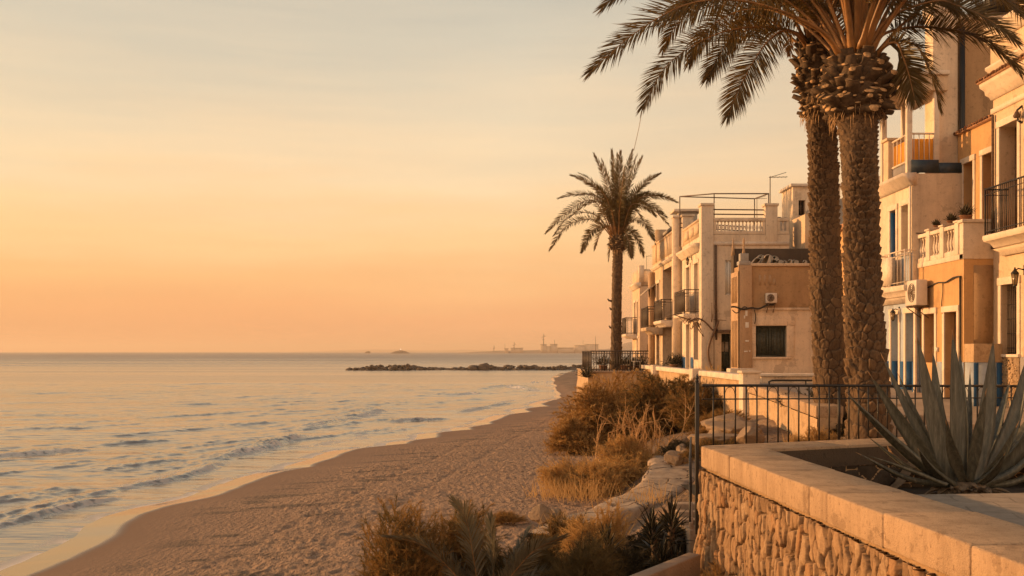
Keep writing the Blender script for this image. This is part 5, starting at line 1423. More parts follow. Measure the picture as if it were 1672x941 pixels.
mb = MB(); mb.box(xx(1098, YG0), XF + .06, YG0 - .1, YG0 + .45, 6.36, 6.47); mb.build('pillar_cap', M['trim'], G, bevel=.012)
mb = MB(); fbox(mb, FG, YG0 + .4, YG1, -.2, .02, 4.76, 5.7); fbox(mb, FG, YG0 + .4, YG1, -.23, .05, 5.7, 5.8); fbox(mb, FG, 55.4, 55.9, -.5, .05, 4.76, 6.5); mb.build('parapet', M['cream'], G)
mb = MB(); mb.box(8.2, 9.3, 51, 56, 5.0, 6.15); mb.build('roof_shed', M['brown'], G); MB().box(8.0, 9.45, 50.8, 56.1, 6.15, 6.3).build('shed_roof', M['grey'], G, bevel=.02)
cornice(G, FG, YG0 + .1, YG1, 4.4, SMALL)
balcony(G, FG, 49.7, 52.3, 1.5, .62, 1.0, 'rail', 'trim', 12, screen='mesh', thick=.3)
balcony(G, FG, 53.2, 55.9, 1.25, .82, 1.05, 'rail', 'cream', 12, screen='mesh', thick=.35)
mb = MB(); fbox(mb, FG, YG1 - .9, YG1, .0, .25, -.95, 4.3); mb.build('end_pilaster', M['tan'], G)
mb = MB(); mb.extrude([FG.p(55.8, 0, 3.7), FG.p(55.8, .7, 3.1), FG.p(55.8, .7, 3.05), FG.p(55.8, 0, 3.62)], FG.u * 1.3); mb.build('awning', M['curtain'], G)
aerial('small tv aerial at the far end of the cream loggia house', (XG + .1, 57, 4.8), 1.6, .6)
t = thing('roof_tank', 'flat water tank with slab lid on the cream loggia house roof', 'tank', (8.6, 51, 6.3)); MB().box(8.0, 8.9, 50.0, 50.9, 4.75, 6.72).build('tank_body', M['grey'], t, bevel=.02); MB().box(7.75, 9.1, 49.8, 51.1, 6.72, 6.84).build('lid', M['trim'], t, bevel=.02)

# ------------------------------------------------------------ H: last house of the row
XH, YH0 = 8.58, 70.
H = thing('house', 'last slim two-storey house of the row behind the lone palm terrace', 'house', (XH, YH0, -1), HG)
FH = sea(XH)
h1 = (70.8, 71.5, 1.3, 3.4, .2); h2 = (72.3, 73.0, 1.3, 3.4, .2); h3 = (70.8, 71.5, -1, .9, .2); hc = (9.1, 9.4, .0, .5, .15)
body(H, 'cream', XH, 13, YH0, 74.2, -1.3, 4.4, so=[h1, h2, h3], co_=[hc])
for h_ in (h1, h2, h3): opening(H, FH, h_, 'window', 'paint', 'curtain', sur='trim')
opening(H, cams(YH0), hc, 'window', 'wood'); cornice(H, FH, YH0 - .05, 74.2, 4.3, CORN); mb = MB(); mb.box(XH, 13, YH0, 74.2, 4.45, 5.55); mb.build('parapet', M['cream'], H)
MB().box(XH - .05, XH + .3, YH0 - .05, YH0 + .3, 4.66, 5.8).build('parapet_pier', M['pink'], H); MB().box(XH + .7, XH + 1.4, YH0 - .03, YH0, 4.75, 5.3).build('parapet_panel', M['pink'], H)
balcony(H, FH, 71.4, 74.0, 1.2, .8, 1.15, 'rail', 'trim', 10, screen='mesh', thick=.3)
aerial('tv aerial on the parapet of the last slim house', (XH + .6, 71, 5.55), 1.0, .6)

# ------------------------------------------------------------ K: upper house with chimney-like stair tower
XK, YK = 12.95, 46.
Kh = thing('house', 'upper house with square stair tower seen over the one-storey house roof', 'house', (XK, YK, -1), HG)
FK = sea(XK)
k1 = (46.35, 46.9, 3.0, 4.6, .2); k2 = (47.2, 47.7, 3.0, 4.4, .2)
body(Kh, 'cream', XK, 19, YK, 49.4, -1, 6.08, so=[k1, k2])
opening(Kh, FK, k1, 'window', 'wood'); opening(Kh, FK, k2, 'window', 'wood')
kt = (xx(1304, 49.5), xx(1315, 49.5), zz(352, 49.5), zz(327, 49.5), .25)
body(Kh, 'pink', 13.35, 15.6, 49.5, 51.5, 4, 7.85, co_=[kt], name='stair_tower'); opening(Kh, cams(49.5), kt, 'window', 'rust')
MB().box(13.22, 15.75, 49.36, 51.6, 7.85, 7.98).build('tower_cap', M['trim'], Kh, bevel=.02); mb = MB(); mb.lathe([(.12, 0), (.12, .5), (.16, .52), (.16, .6)], (14.6, 50, 7.98), 8); mb.build('flue', M['pink'], Kh)
mb = MB(); mb.extrude([FK.p(47.5, 0, 4.75), FK.p(47.5, .75, 4.45), FK.p(47.5, .75, 4.39), FK.p(47.5, 0, 4.67)], FK.u * 1.4); mb.build('awning', M['curtain'], Kh)
for y_ in (47.6, 48.7): MB().tube([FK.p(y_, .7, 4.4), FK.p(y_, .7, 2.5)], .025, 5).build('awning_post', M['rust'], Kh)

# more of the town beyond, so that the row does not end in nothing
for i, (x0, y0, h_, m_) in enumerate(((15.5, 52, 6.8, 'white'), (10.5, 60, 4.6, 'ochre'))):
    t = thing('house', ['white house block filling the street behind the stair tower', 'tan house block behind the cream loggia house'][i], 'house', (x0, y0, -1), HG)
    body(t, m_, x0, x0 + 8, y0, y0 + 7, -1.2, h_); MB().box(x0 - .12, x0 + 8.1, y0 - .12, y0 + 7.1, h_, h_ + .14).build('roof', M['tile'], t)
# ================================================================== vegetation materials
M['leaf'] = mat_leaf('palm_leaflet', (.075, .056, .02), (.15, .108, .04), .34, .42, 2.2, (.20, .12, .03))
M['rachis'] = mat_simple('palm_rachis', (.27, .135, .045), .5, vary=.3, scale=5)
M['deadleaf'] = mat_leaf('dry_palm_leaflet', (.20, .115, .045), (.30, .18, .075), .25, .6)
N = NT('palm_trunk_bark'); v = coords(N); n1_ = tex(N, v, 7, 5, .65); n2_ = tex(N, coords(N, (1, 1, .25)), 45, 3, .7)
bc_ = mixc(N, .45, ramp(N, n1_, [(.3, (.085, .05, .026, 1)), (.7, (.20, .125, .068, 1))]), ramp(N, n2_, [(.3, (.065, .038, .02, 1)), (.7, (.23, .145, .08, 1))]))
at = N.n('ShaderNodeAttribute', _attribute_name='scar'); bc_ = mixc(N, at.outputs['Fac'], (.035, .02, .010, 1), bc_)
b = N.n('ShaderNodeBsdfPrincipled', Roughness=.85); N.l(bc_, b.inputs['Base Color']); bp = N.n('ShaderNodeBump', Strength=.5, Distance=.01); N.l(n2_, bp.inputs['Height']); N.l(bp.outputs[0], b.inputs['Normal']); N.l(b.outputs[0], N.out.inputs[0]); M['bark'] = N.m
M['stub'] = mat_simple('leaf_stub_side', (.075, .045, .023), .85, vary=.5, scale=16, bump=.3)
M['cut'] = mat_simple('leaf_stub_cut', (.46, .29, .145), .8, vary=.5, scale=20, bump=.2)


def catmull(pts, n=40):
    p = np.asarray(pts, float); p = np.vstack([2 * p[0] - p[1], p, 2 * p[-1] - p[-2]])
    out = []
    m = len(p) - 3
    for t in np.linspace(0, m - 1e-6, n):
        i = int(t); f = t - i; a, b, c, d = p[i:i + 4]
        out.append(.5 * (2 * b + (c - a) * f + (2 * a - 5 * b + 4 * c - d) * f * f + (-a + 3 * b - 3 * c + d) * f ** 3))
    out = np.array(out)
    s = np.concatenate([[0], np.cumsum(np.linalg.norm(np.diff(out, axis=0), axis=1))])
    q = np.linspace(0, s[-1], n)
    return np.stack([np.interp(q, s, out[:, k]) for k in range(3)], -1)


def frond(root, pts, Lmax=.55, nl=85, w_=.032, r0=.05, r1=.006, t0=.16, seed=0, droop=.25, mats=('rachis', 'leaf'), nseg=34, spread=1.0, name='frond', roll=None):
    g = np.random.default_rng(seed)
    C_ = catmull(pts, nseg)
    T = nrm(np.gradient(C_, axis=0))
    mb = MB()
    tq = np.linspace(0, 1, nseg)
    rr_ = r1 + (r0 - r1) * (1 - tq) ** 1.7
    rr_[:2] *= 1.35
    mb.tube(C_, rr_, 6, 0, flat=.65)
    ref = np.array([0, 0, 1.])
    roll = g.normal(0, .5) if roll is None else roll + g.normal(0, .12)
    for sd in (-1, 1):
        t = np.sort(np.clip(t0 + (1 - t0) * (np.arange(nl) + g.random(nl)) / nl, 0, 1))
        o = np.stack([np.interp(t, tq, C_[:, k]) for k in range(3)], -1); tg = nrm(np.stack([np.interp(t, tq, T[:, k]) for k in range(3)], -1))
        S = np.cross(tg, ref); bad = np.linalg.norm(S, axis=1) < .15
        S[bad] = np.array([1., 0, 0]); S = nrm(S); U = np.cross(S, tg)
        cr_, sr_ = math.cos(roll), math.sin(roll); S, U = S * cr_ + U * sr_, U * cr_ - S * sr_
        q = (t - t0) / (1 - t0)
        ang = np.interp(q, [0, .5, .85, 1], [1.25, 1.0, .62, .25]) * spread + g.normal(0, .05, nl)
        vee = g.choice([.0, .22, .5], nl) + g.normal(0, .08, nl)
        d = tg * np.cos(ang)[:, None] + (S * sd * np.cos(vee)[:, None] + U * np.sin(vee)[:, None]) * np.sin(ang)[:, None]
        d = nrm(d)
        L = Lmax * np.interp(q, [0, .12, .45, .8, 1], [.45, .8, 1., .78, .42]) * g.uniform(.82, 1.1, nl)
        wv = nrm(np.cross(d, U + g.normal(0, .45, (nl, 3))))
        dr = np.array([0, 0, -1.]) * (droop * L * g.uniform(.5, 1.4, nl))[:, None]
        m_ = o + d * (L * .5)[:, None] + dr * .25; tip = o + d * L[:, None] + dr
        w1_ = wv * (w_ * .55); w2_ = wv * (w_ * .5)
        V = np.stack([o - w1_ * .6, o + w1_ * .6, m_ + w2_, m_ - w2_, tip], 1).reshape(-1, 3)
        i = np.arange(nl)[:, None] * 5
        mb.raw(V, i + np.array([[0, 1, 2, 3]]), i + np.array([[3, 2, 4]]), m=1)
    return mb.build(name, [M[mats[0]], M[mats[1]]], root)


def trunk(root, line, rad, nsc, row, amp, seed, nth=170, dz=.018):
    """line: list of axis points; relief of diamond leaf scars"""
    line = np.asarray(line, float)
    L = np.linalg.norm(np.diff(line, axis=0), axis=1).sum(); n = int(L / dz)
    ax = catmull(line, n); q = np.linspace(0, 1, n); s = q * L
    r = np.interp(q, np.linspace(0, 1, len(rad)), rad)
    th = np.linspace(0, 2 * np.pi, nth, endpoint=False)
    TH, SS = np.meshgrid(th, s)
    cx, cy = np.cos(TH), np.sin(TH)
    rows = row * np.interp(q, [0, .35, .7, 1], [1.75, 1.25, .8, .5]); ph = np.concatenate([[0], np.cumsum(np.diff(s) / rows[1:])])
    p = TH / (2 * np.pi) * nsc + .10 * noise2(cx * 5 + 7, cy * 5 + SS * 4, seed); qq = ph[:, None] + .16 * noise2(cx * 3.1 + 17, cy * 3.1 + SS * 3, seed + 2) + .07 * noise2(cx * 9, cy * 9 + SS * 9, seed + 5)
    iy0 = np.floor(qq); F1 = np.full(TH.shape, 9.); F2 = F1.copy(); rnd = F1 * 0; rnd2 = F1 * 0; up = F1 * 0
    for dy in (-1, 0, 1):
        iy = iy0 + dy; sh = .5 * np.mod(iy, 2); ix0 = np.floor(p - sh)
        for dx in (-1, 0, 1, 2):
            ix = ix0 + dx; hx = np.mod(ix, nsc)
            px_ = ix + sh + .5 + (_hash(hx, iy, seed + 3) - .5) * .62; py_ = iy + .5 + (_hash(hx, iy, seed + 4) - .5) * .6
            sz = .65 + .8 * _hash(hx, iy, seed + 6)
            d_ = (np.abs((p - px_) / sz) ** 1.7 + np.abs((qq - py_) * 1.05 / sz) ** 1.7) ** (1 / 1.7)
            nw = d_ < F1; F2 = np.where(nw, F1, np.minimum(F2, d_)); rnd = np.where(nw, _hash(hx, iy, seed + 7), rnd); rnd2 = np.where(nw, _hash(hx, iy, seed + 8), rnd2); up = np.where(nw, qq - py_, up); F1 = np.where(nw, d_, F1)
    ed = F2 - F1
    h = sstep(.0, .16, ed) * (.35 + .7 * rnd) + up * (.45 + .7 * rnd2) * sstep(0, .1, ed)
    h = h + .30 * noise2(cx * 9 + 9 * rnd, cy * 9 + SS * 15, seed + 9) + .34 * noise2(cx * 24, cy * 24 + SS * 22, seed + 10) + .25 * noise2(TH * 40, SS * 9, seed + 12)
    rr_ = r[:, None] + amp * (h - .5) * (.75 + 1.1 * noise2(cx * 1.3 + 3, cy * 1.3 + SS * .9, seed + 14)) + .02 * noise2(cx * 1.1, SS * .7, seed + 15)
    V = np.stack([ax[:, 0:1] + rr_ * cx, ax[:, 1:2] + rr_ * cy, ax[:, 2:3] + 0 * cx], -1)
    return attr(MB().grid(V, wrap=True).build('trunk', M['bark'], root, smooth=True), 'scar', sstep(.0, .12, ed) * (.45 + .55 * rnd))


def boss(root, c0, c1, rad, n, size, seed):
    """cut leaf bases packed round the crown's neck"""
    g = np.random.default_rng(seed); mb = MB()
    c0 = np.asarray(c0, float); c1 = np.asarray(c1, float)
    core = np.array([[np.interp(q, np.linspace(0, 1, len(rad)), rad) * .86, q] for q in np.linspace(0, 1, 14)])
    th = np.linspace(0, 2 * np.pi, 40, endpoint=False)
    V = c0 + (c1 - c0) * core[:, 1][:, None, None] + np.stack([core[:, 0][:, None] * np.cos(th), core[:, 0][:, None] * np.sin(th), 0 * th + 0 * core[:, :1]], -1)
    mb.grid(V, wrap=True)
    for i in range(n):
        q = (i + .5) / n; a = i * 2.39996 + g.normal(0, .10)
        r = np.interp(q, np.linspace(0, 1, len(rad)), rad)
        o = c0 + (c1 - c0) * (q + g.normal(0, .012)); R_ = np.array([math.cos(a), math.sin(a), 0]); Tn_ = np.array([-math.sin(a), math.cos(a), 0])
        el = np.interp(q, [0, .5, 1], [.15, .55, 1.0]) + g.normal(0, .25)
        D = R_ * math.cos(el) + np.array([0, 0, math.sin(el)]); Nn = np.cross(Tn_, D)
        D = nrm(D + Tn_ * g.normal(0, .14)); s = size * g.choice([.55, .8, 1.0, 1.25]) * g.uniform(.85, 1.15)
        w0, w1_, t0_, t1 = 1.0 * s, .70 * s * g.uniform(.6, 1.2), .5 * s, .30 * s * g.uniform(.7, 1.3)
        st_ = o + R_ * (r * .78); L = s * g.uniform(.65, 1.15)
        slant = g.uniform(-.35, .5)
        V = []
        for (ctr, w_, t_, sl_) in ((st_, w0, t0_, 0), (st_ + D * L * .6, w1_ * 1.12, t1 * 1.1, 0), (st_ + D * L, w1_, t1, slant)):
            for x, y in ((-1, -.5), (-.45, -1), (.45, -1), (1, -.5), (.8, .6), (0, .95), (-.8, .6)):
                V.append(ctr + Tn_ * (x * w_ * .5) + Nn * (y * t_ * .5) + D * (y * sl_ * t_))
        Q = [(k_ * 7 + j, k_ * 7 + (j + 1) % 7, k_ * 7 + 7 + (j + 1) % 7, k_ * 7 + 7 + j) for k_ in (0, 1) for j in range(7)]
        base = mb.n; mb.raw(V, Q); mb.NG.append(([base + 14 + j for j in range(7)], 1))
    # hanging fibre
    for i in range(150):
        a = g.uniform(0, 2 * math.pi); r = rad[0] * g.uniform(.85, 1.05); o = c0 + np.array([r * math.cos(a), r * math.sin(a), g.uniform(-.05, .5)])
        mb.tube([o, o + np.array([.06 * math.cos(a), .06 * math.sin(a), -.10]), o + np.array([.08 * math.cos(a), .08 * math.sin(a), -.10 - g.uniform(.05, .22)])], [.008, .006, .002], 3, 1)
    return mb.build('leaf_base_boss', [M['stub'], M['cut']], root)


def px_path(pts, Y0): return [P(u, v, Y0 + dy) for u, v, dy in pts]


# ------------------------------------------------------------ big palm R (front) and L (behind)
YR, YL = 18.5, 20.6
palmR = thing('palm_tree', 'stout date palm with bulging leaf-base boss, nearer of the two behind the fence', 'palm', P(1417, 712, YR))
trunk(palmR, [P(1420, 730, YR), P(1417, 640, YR), P(1410, 500, YR), P(1406, 350, YR), P(1402, 240, YR), P(1398, 165, YR)], [.375, .352, .328, .308, .302, .31, .34], 15, .125, .066, 300)
boss(palmR, P(1398, 192, YR), P(1398, 100, YR), [.42, .60, .66, .62, .52, .40], 250, .235, 5)
R_EXP = [
    [(1375, 95, -.2), (1335, 47, -.5), (1230, 5, -.9), (1130, 5, -1.1), (1040, 52, -1.2), (964, 117, -1.3)],
    [(1382, 80, .1), (1310, -20, .2), (1190, -75, .3), (1085, -50, .3), (1020, -18, .3), (984, 12, .3)],
    [(1418, 92, .1), (1441, 57, .2), (1487, 45, .3), (1529, 46, .3), (1575, 53, .3), (1612, 67, .3), (1650, 98, .3), (1664, 116, .3)],
    [(1415, 85, .0), (1450, 30, -.1), (1526, 2, -.1), (1564, 10, -.1), (1602, 25, -.1), (1640, 50, -.1), (1658, 66, -.1)],
    [(1424, 98, .4), (1445, 74, .7), (1468, 67, .9), (1497, 76, 1.0), (1512, 103, 1.0), (1524, 132, 1.0), (1534, 174, 1.0)],
    [(1424, 105, -.1), (1442, 78, -.4), (1464, 70, -.6), (1474, 92, -.7), (1483, 119, -.7), (1493, 160, -.7)],
    [(1420, 80, .5), (1470, -10, .9), (1560, -40, 1.2), (1640, -5, 1.3), (1700, 50, 1.3)],
    [(1405, 80, -.3), (1440, -20, -1.0), (1520, -60, -1.6), (1600, -30, -1.9), (1668, 25, -2.0)],
    [(1378, 90, .3), (1320, 10, .6), (1250, -25, .8), (1170, -10, .9), (1100, 30, 1.0)],
]
for k, pts in enumerate(R_EXP):
    short = k in (4, 5)
    frond(palmR, px_path(pts, YR), .60 if not short else .52, 200 if not short else 140, .021, .062, .008, .22 if not short else .3, seed=400 + k, droop=.10, roll=[1.0, 1.2, -.9, -1.1, -.6, .9, -1., -.7, 1.0][k])
crR = P(1398, 92, YR)
def rand_fronds(root, c, n, rlen, seed, rad=.36, elr=(.55, 1.45), Lmax=.5, nl=90, r0=.06, droop=1.0):
    g = np.random.default_rng(seed)
    for k in range(n):
        a = k * 2.39996 + g.normal(0, .2); el = elr[0] + (elr[1] - elr[0]) * ((k + .5) / n) + g.normal(0, .06)
        L = rlen * g.uniform(.85, 1.1); pts = [c + np.array([math.cos(a), math.sin(a), 0]) * rad * math.cos(el) * 1.1 + np.array([0, 0, -.1 + .25 * (k / n)])]
        e = el; ds = L / 8
        for i in range(8):
            pts.append(pts[-1] + ds * np.array([math.cos(a) * math.cos(e), math.sin(a) * math.cos(e), math.sin(e)])); e -= droop * (.07 + .05 * i) * (1.25 - .6 * (k / n)); a += g.normal(0, .02)
        frond(root, pts, Lmax, nl, .026, r0, .008, .26, seed=seed + k, droop=.2, nseg=24)
rand_fronds(palmR, crR, 34, 4.2, 500, elr=(.92, 1.52), nl=130)

palmL = thing('palm_tree', 'slimmer shaggy date palm standing just behind the bulging palm', 'palm', P(1357, 700, YL))
trunk(palmL, [P(1360, 715, YL), P(1357, 640, YL), P(1350, 480, YL), P(1346, 340, YL), P(1342, 210, YL), P(1334, 120, YL)], [.33, .315, .295, .28, .27, .27, .28], 12, .125, .062, 330)
boss(palmL, P(1341, 190, YL), P(1330, 74, YL), [.32, .39, .42, .42, .39, .33], 230, .175, 9)
L_EXP = [
    [(1322, 78, -.1), (1300, 54, -.3), (1250, 45, -.7), (1190, 50, -1.0), (1135, 73, -1.1), (1085, 112, -1.2), (1049, 176, -1.2)],
    [(1322, 75, .1), (1295, 55, .4), (1245, 44, .8), (1200, 60, 1.0), (1172, 95, 1.0), (1155, 128, 1.0)],
    [(1320, 80, -.2), (1302, 58, -.6), (1280, 50, -.9), (1250, 72, -1.1), (1215, 128, -1.1), (1188, 190, -1.1)],
    [(1335, 70, .3), (1300, 10, .7), (1220, -25, 1.0), (1140, -10, 1.1), (1070, 40, 1.2)],
]
for k, pts in enumerate(L_EXP): frond(palmL, px_path(pts, YL), .56, 175, .020, .05, .007, .24, seed=600 + k, droop=.14, roll=[1.0, 1.1, 1.25, .9][k])
frond(palmL, px_path([(1314, 62, 0), (1300, 52, -.1), (1291, 62, -.1), (1289, 88, -.1)], YL), .2, 24, .03, .02, .004, .3, seed=640, mats=('rachis', 'deadleaf'))
rand_fronds(palmL, P(1330, 74, YL), 26, 4.0, 660, .26, elr=(.9, 1.5), Lmax=.45, nl=120, r0=.05)

# ------------------------------------------------------------ lone palm on the terrace
YP = 54.
palmP = thing('palm_tree', 'lone slender palm with a full round crown on the railed terrace', 'palm', P(1006, 605, YP))
trunk(palmP, [P(1005, 606, YP), P(1006, 560, YP), P(1007, 480, YP), P(1009, 420, YP), P(1009.5, 400, YP)], [.30, .27, .26, .25, .24], 9, .16, .05, 360, nth=80, dz=.04)
mb = MB()
for (u_, v_, du) in ((998, 492, -6), (999, 506, -3.5), (998.5, 536, -4)):
    a0 = P(u_ + 2, v_, YP); mb.tube([a0, P(u_ + du * .6, v_ - 1, YP), P(u_ + du, v_ - 4, YP)], [.06, .05, .03], 5)
mb.build('broken_stub', M['stub'], palmP)
boss(palmP, P(1009.5, 409, YP), P(1009.5, 388, YP), [.30, .42, .44, .34], 90, .22, 13)
cp = np.array([1009.5, 390.])
TIPS = [(970, 252, .1), (983, 262, -.6), (999, 246, .3), (1008, 252, -.5), (1013, 248, -.9), (1033, 246, .2), (1040, 254, .8), (1048, 257, -.4), (932, 286, -.2), (945, 283, .9), (1077, 284, .2), (1060, 300, 1.2),
        (913, 324, -.5), (1105, 330, .4), (1085, 322, -.8), (934, 352, 1.0), (892, 380, .1), (905, 384, -.9), (1088, 355, 1.0), (1070, 352, -1.2), (898, 408, -.4), (950, 411, -.8), (971, 407, 1.2), (994, 424, .6),
        (1032, 420, -.6), (1050, 418, .2), (1068, 392, -.9), (1058, 314, .2), (940, 320, 1.3), (1000, 275, 1.6), (1020, 275, -1.6), (1095, 372, .8), (960, 300, -1.4), (1050, 360, 1.6), (975, 360, -1.7), (1015, 330, -2.2), (1005, 350, 2.3), (1035, 330, 2.2), (985, 320, 2.0)]
for k, (u_, v_, dy) in enumerate(TIPS):
    tip = np.array([u_, v_]); hd = abs(u_ - cp[0]); vd = cp[1] - v_
    dy *= 1.25
    hor = math.hypot(hd / 31., dy)
    lift = 10 + hd * .30 + max(0, 18 - vd * .25) + abs(dy) * 4
    b1_ = cp + (tip - cp) * .33 + np.array([0, -lift * .95]); b2_ = cp + (tip - cp) * .7 + np.array([0, -lift * .62])
    if vd < 10: b1_ = cp + (tip - cp) * .36 + np.array([0, -20 - hd * .16]); b2_ = cp + (tip - cp) * .76 + np.array([0, -16 - hd * .16])
    if vd > 110: b1_ = cp + (tip - cp) * np.array([.25, .38]); b2_ = cp + (tip - cp) * np.array([.60, .74])
    pts = [P(cp[0] + (u_ - cp[0]) * .06, cp[1] + 2, YP + dy * .06), P(*b1_, YP + dy * .4), P(*b2_, YP + dy * .78), P(u_, v_, YP + dy)]
    frond(palmP, pts, .44, 90, .036, .055, .012, .2, seed=700 + k, droop=.02, nseg=20, roll=(-.9 if u_ > cp[0] else .9) if abs(dy) < .8 else None)
mb = MB()
for k in range(26):
    a = k * 2.4; mb.tube([P(1009, 388, YP), P(1009 + 4 * math.cos(a), 365, YP + .3 * math.sin(a)), P(1010 + 7 * math.cos(a), 300 + 25 * ((k * .37) % 1), YP + .5 * math.sin(a))], [.05, .035, .01], 4)
mb.build('spear_leaves', M['deadleaf'], palmP)
t = thing('hanging_strand', 'very fine loose strand hanging from a drooping palm frond tip towards the lone palm', 'strand', P(1049, 178, 19.4))
MB().tube([P(1049, 178, 19.4), P(1043, 210, 19.4), P(1035, 246, 19.4)], .0045, 4).build('fibre', M['rachis'], t)


# ------------------------------------------------------------ agave
N = NT('agave_leaf'); v = coords(N); n1_ = tex(N, coords(N, (1, 1, .14)), 22, 5, .7)
b = N.n('ShaderNodeBsdfPrincipled', Roughness=.48); N.l(ramp(N, n1_, [(.3, (.045, .05, .042, 1)), (.5, (.085, .09, .075, 1)), (.7, (.165, .162, .132, 1))]), b.inputs['Base Color']); N.l(b.outputs[0], N.out.inputs[0]); M['agave'] = N.m
M['agavedge'] = mat_simple('dry_agave_leaf', (.33, .19, .09), .7, vary=.4, scale=9)


M['deadagave'] = mat_simple('dead_agave_leaf', (.15, .11, .075), .8, vary=.6, scale=14)


def sword(mb, C_, width, seed=0, gut=.34, thick=.02, m=0, side=None):
    """thick gutter-shaped leaf along C_; width profile 0..1"""
    n = len(C_); T = nrm(np.gradient(C_, axis=0)); q = np.linspace(0, 1, n)
    ref = np.array([0, 0, 1.]) if side is None else np.asarray(side, float)
    S = nrm(np.cross(T, ref) if side is None else np.repeat(ref[None], n, 0)); U = nrm(np.cross(S, T))
    w_ = width * np.interp(q, [0, .10, .4, .62, .85, .97, 1], [.66, .56, .86, .70, .33, .07, .012])
    rows = []
    for x, k in ((-1, 1.), (-.55, .32), (0, 0), (.55, .32), (1, 1.)):
        rows.append(C_ + S * (x * w_ * .5)[:, None] + U * (k * gut * w_ * .5)[:, None])
    low = []
    tk = thick * np.interp(q, [0, .3, 1], [2.4, 1.2, .25])
    for x, k in ((.5, .30), (0, 0), (-.5, .30)):
        low.append(C_ + S * (x * w_ * .5)[:, None] + U * (k * gut * w_ * .5 - tk)[:, None])
    ring = np.stack(rows + low, 1)
    mb.grid(ring, wrap=True, m=m)
    return mb


YAg = 13.8; AG = (1576, 800)
agv = thing('agave', 'big grey-green agave with long pointed sword leaves in the walled bed', 'agave', P(AG[0], 812, YAg))
ALV = [  # tip u, v, depth offset, width m, mid bulge (du,dv), base shift
    (1384, 645, -.5, .25, (-10, -6)), (1420, 611, -.1, .27, (-6, -4)), (1440, 581, .45, .17, (-8, 0)), (1402, 741, -.4, .15, (6, 18)), (1432, 703, .35, .17, (4, 14)), (1467, 612, .5, .15, (-4, 4)),
    (1497, 549, .05, .30, (-6, 8)), (1523, 571, .5, .22, (-10, 10)), (1555, 543, .1, .27, (2, 0)), (1567, 572, .6, .20, (2, 0)), (1622, 553, .15, .29, (2, 20)), (1584, 603, .7, .12, (2, 0)),
    (1610, 640, -.6, .20, (-2, 0)), (1682, 570, .2, .27, (16, 22)), (1712, 635, -.1, .30, (12, 16)), (1735, 600, .6, .24, (10, 14)), (1710, 702, -.35, .22, (10, 18)), (1700, 655, .8, .2, (10, 20)), (1720, 745, -.3, .18, (6, 18)),
    (1500, 735, -.75, .20, (-12, -2)), (1640, 742, -.7, .17, (10, 0)), (1530, 640, .8, .2, (-6, 10)), (1650, 620, .9, .22, (6, 12)), (1545, 690, -.65, .2, (-6, -2)),
    (1446, 664, .75, .16, (-4, 10)), (1662, 692, -.75, .17, (8, 10)), (1420, 716, -.2, .15, (0, 12)), (1752, 655, .3, .2, (12, 20)),
]
for k, (u_, v_, dy, w_, (bu, bv)) in enumerate(ALV):
    g = np.random.default_rng(900 + k)
    ang = math.atan2(dy, (u_ - AG[0]) / 123.)
    b0 = np.array([AG[0] + 26 * math.cos(ang) * min(1, abs(u_ - AG[0]) / 80 + .2), AG[1] - 6 - 14 * (abs(u_ - AG[0]) < 60)])
    m_ = b0 + (np.array([u_, v_]) - b0) * .5 + np.array([bu * .7, bv * .7])
    C_ = catmull([P(b0[0] - (b0[0] - AG[0]) * .6, b0[1] + 6, YAg + dy * .05), P(*b0, YAg + dy * .15), P(*m_, YAg + dy * .6), P(u_, v_, YAg + dy)], 22)
    mb = MB()
    hd = nrm(C_[-1] - C_[0]); outw = np.array([hd[0], hd[1] + 1e-3, 0]); sd_ = nrm(np.cross(hd, np.array([0, 0, 1.]) + .001 * outw)) if abs(hd[2]) < .97 else np.array([1., 0, 0])
    face = nrm(np.array([sd_[0], sd_[1] + g.normal(0, .25), g.normal(0, .1)]))
    face = nrm(face - hd * (face @ hd))
    if face[0] < 0: face = -face
    # keep broad side towards the open bed for near-vertical leaves
    if abs(hd[2]) > .75: face = nrm(np.array([1., g.normal(-.38, .35), 0]) - hd * (np.array([1., 0, 0]) @ hd))
    sword(mb, C_, w_ * .93, 900 + k, gut=.66, thick=.03, side=face)
    tp = C_[-1]; mb.tube([C_[-2], tp, tp + nrm(tp - C_[-3]) * .05], [.006, .004, .001], 5, 1)
    mb.build('leaf', [M['agave'], M['agavedge']], agv, smooth=True)
mb = MB(); g = np.random.default_rng(77)
mb.lathe([(.26, -.14), (.33, -.03), (.30, .08), (.2, .16)], P(AG[0], 806, YAg), 16)
for k in range(46):
    a = g.uniform(0, 2 * math.pi); o = P(AG[0], 806, YAg) + np.array([.26 * math.cos(a), .26 * math.sin(a), g.uniform(-.12, .10)]); d = np.array([math.cos(a), math.sin(a), g.uniform(-.35, .6)]); d = nrm(d)
    L = g.uniform(.18, .36); C_ = np.stack([o, o + d * L * .5 + (0, 0, .02), o + d * L + (0, 0, -.05)]); sword(mb, catmull(C_, 6), g.uniform(.08, .14), gut=.6, thick=.01, m=0)
mb.build('dead_leaf_base', M['deadagave'], agv)
for (pts, w_) in (([(1545, 792, -.35), (1500, 776, -.5), (1440, 752, -.6), (1418, 744, -.6)], .10), ([(1480, 765, .1), (1455, 742, .2), (1448, 726, .2)], .09)):
    mb = MB(); sword(mb, catmull(px_path(pts, YAg), 14), w_, gut=.9, thick=.01); mb.build('withered_leaf', M['agavedge'] if w_ < .1 else M['agave'], agv, smooth=True)


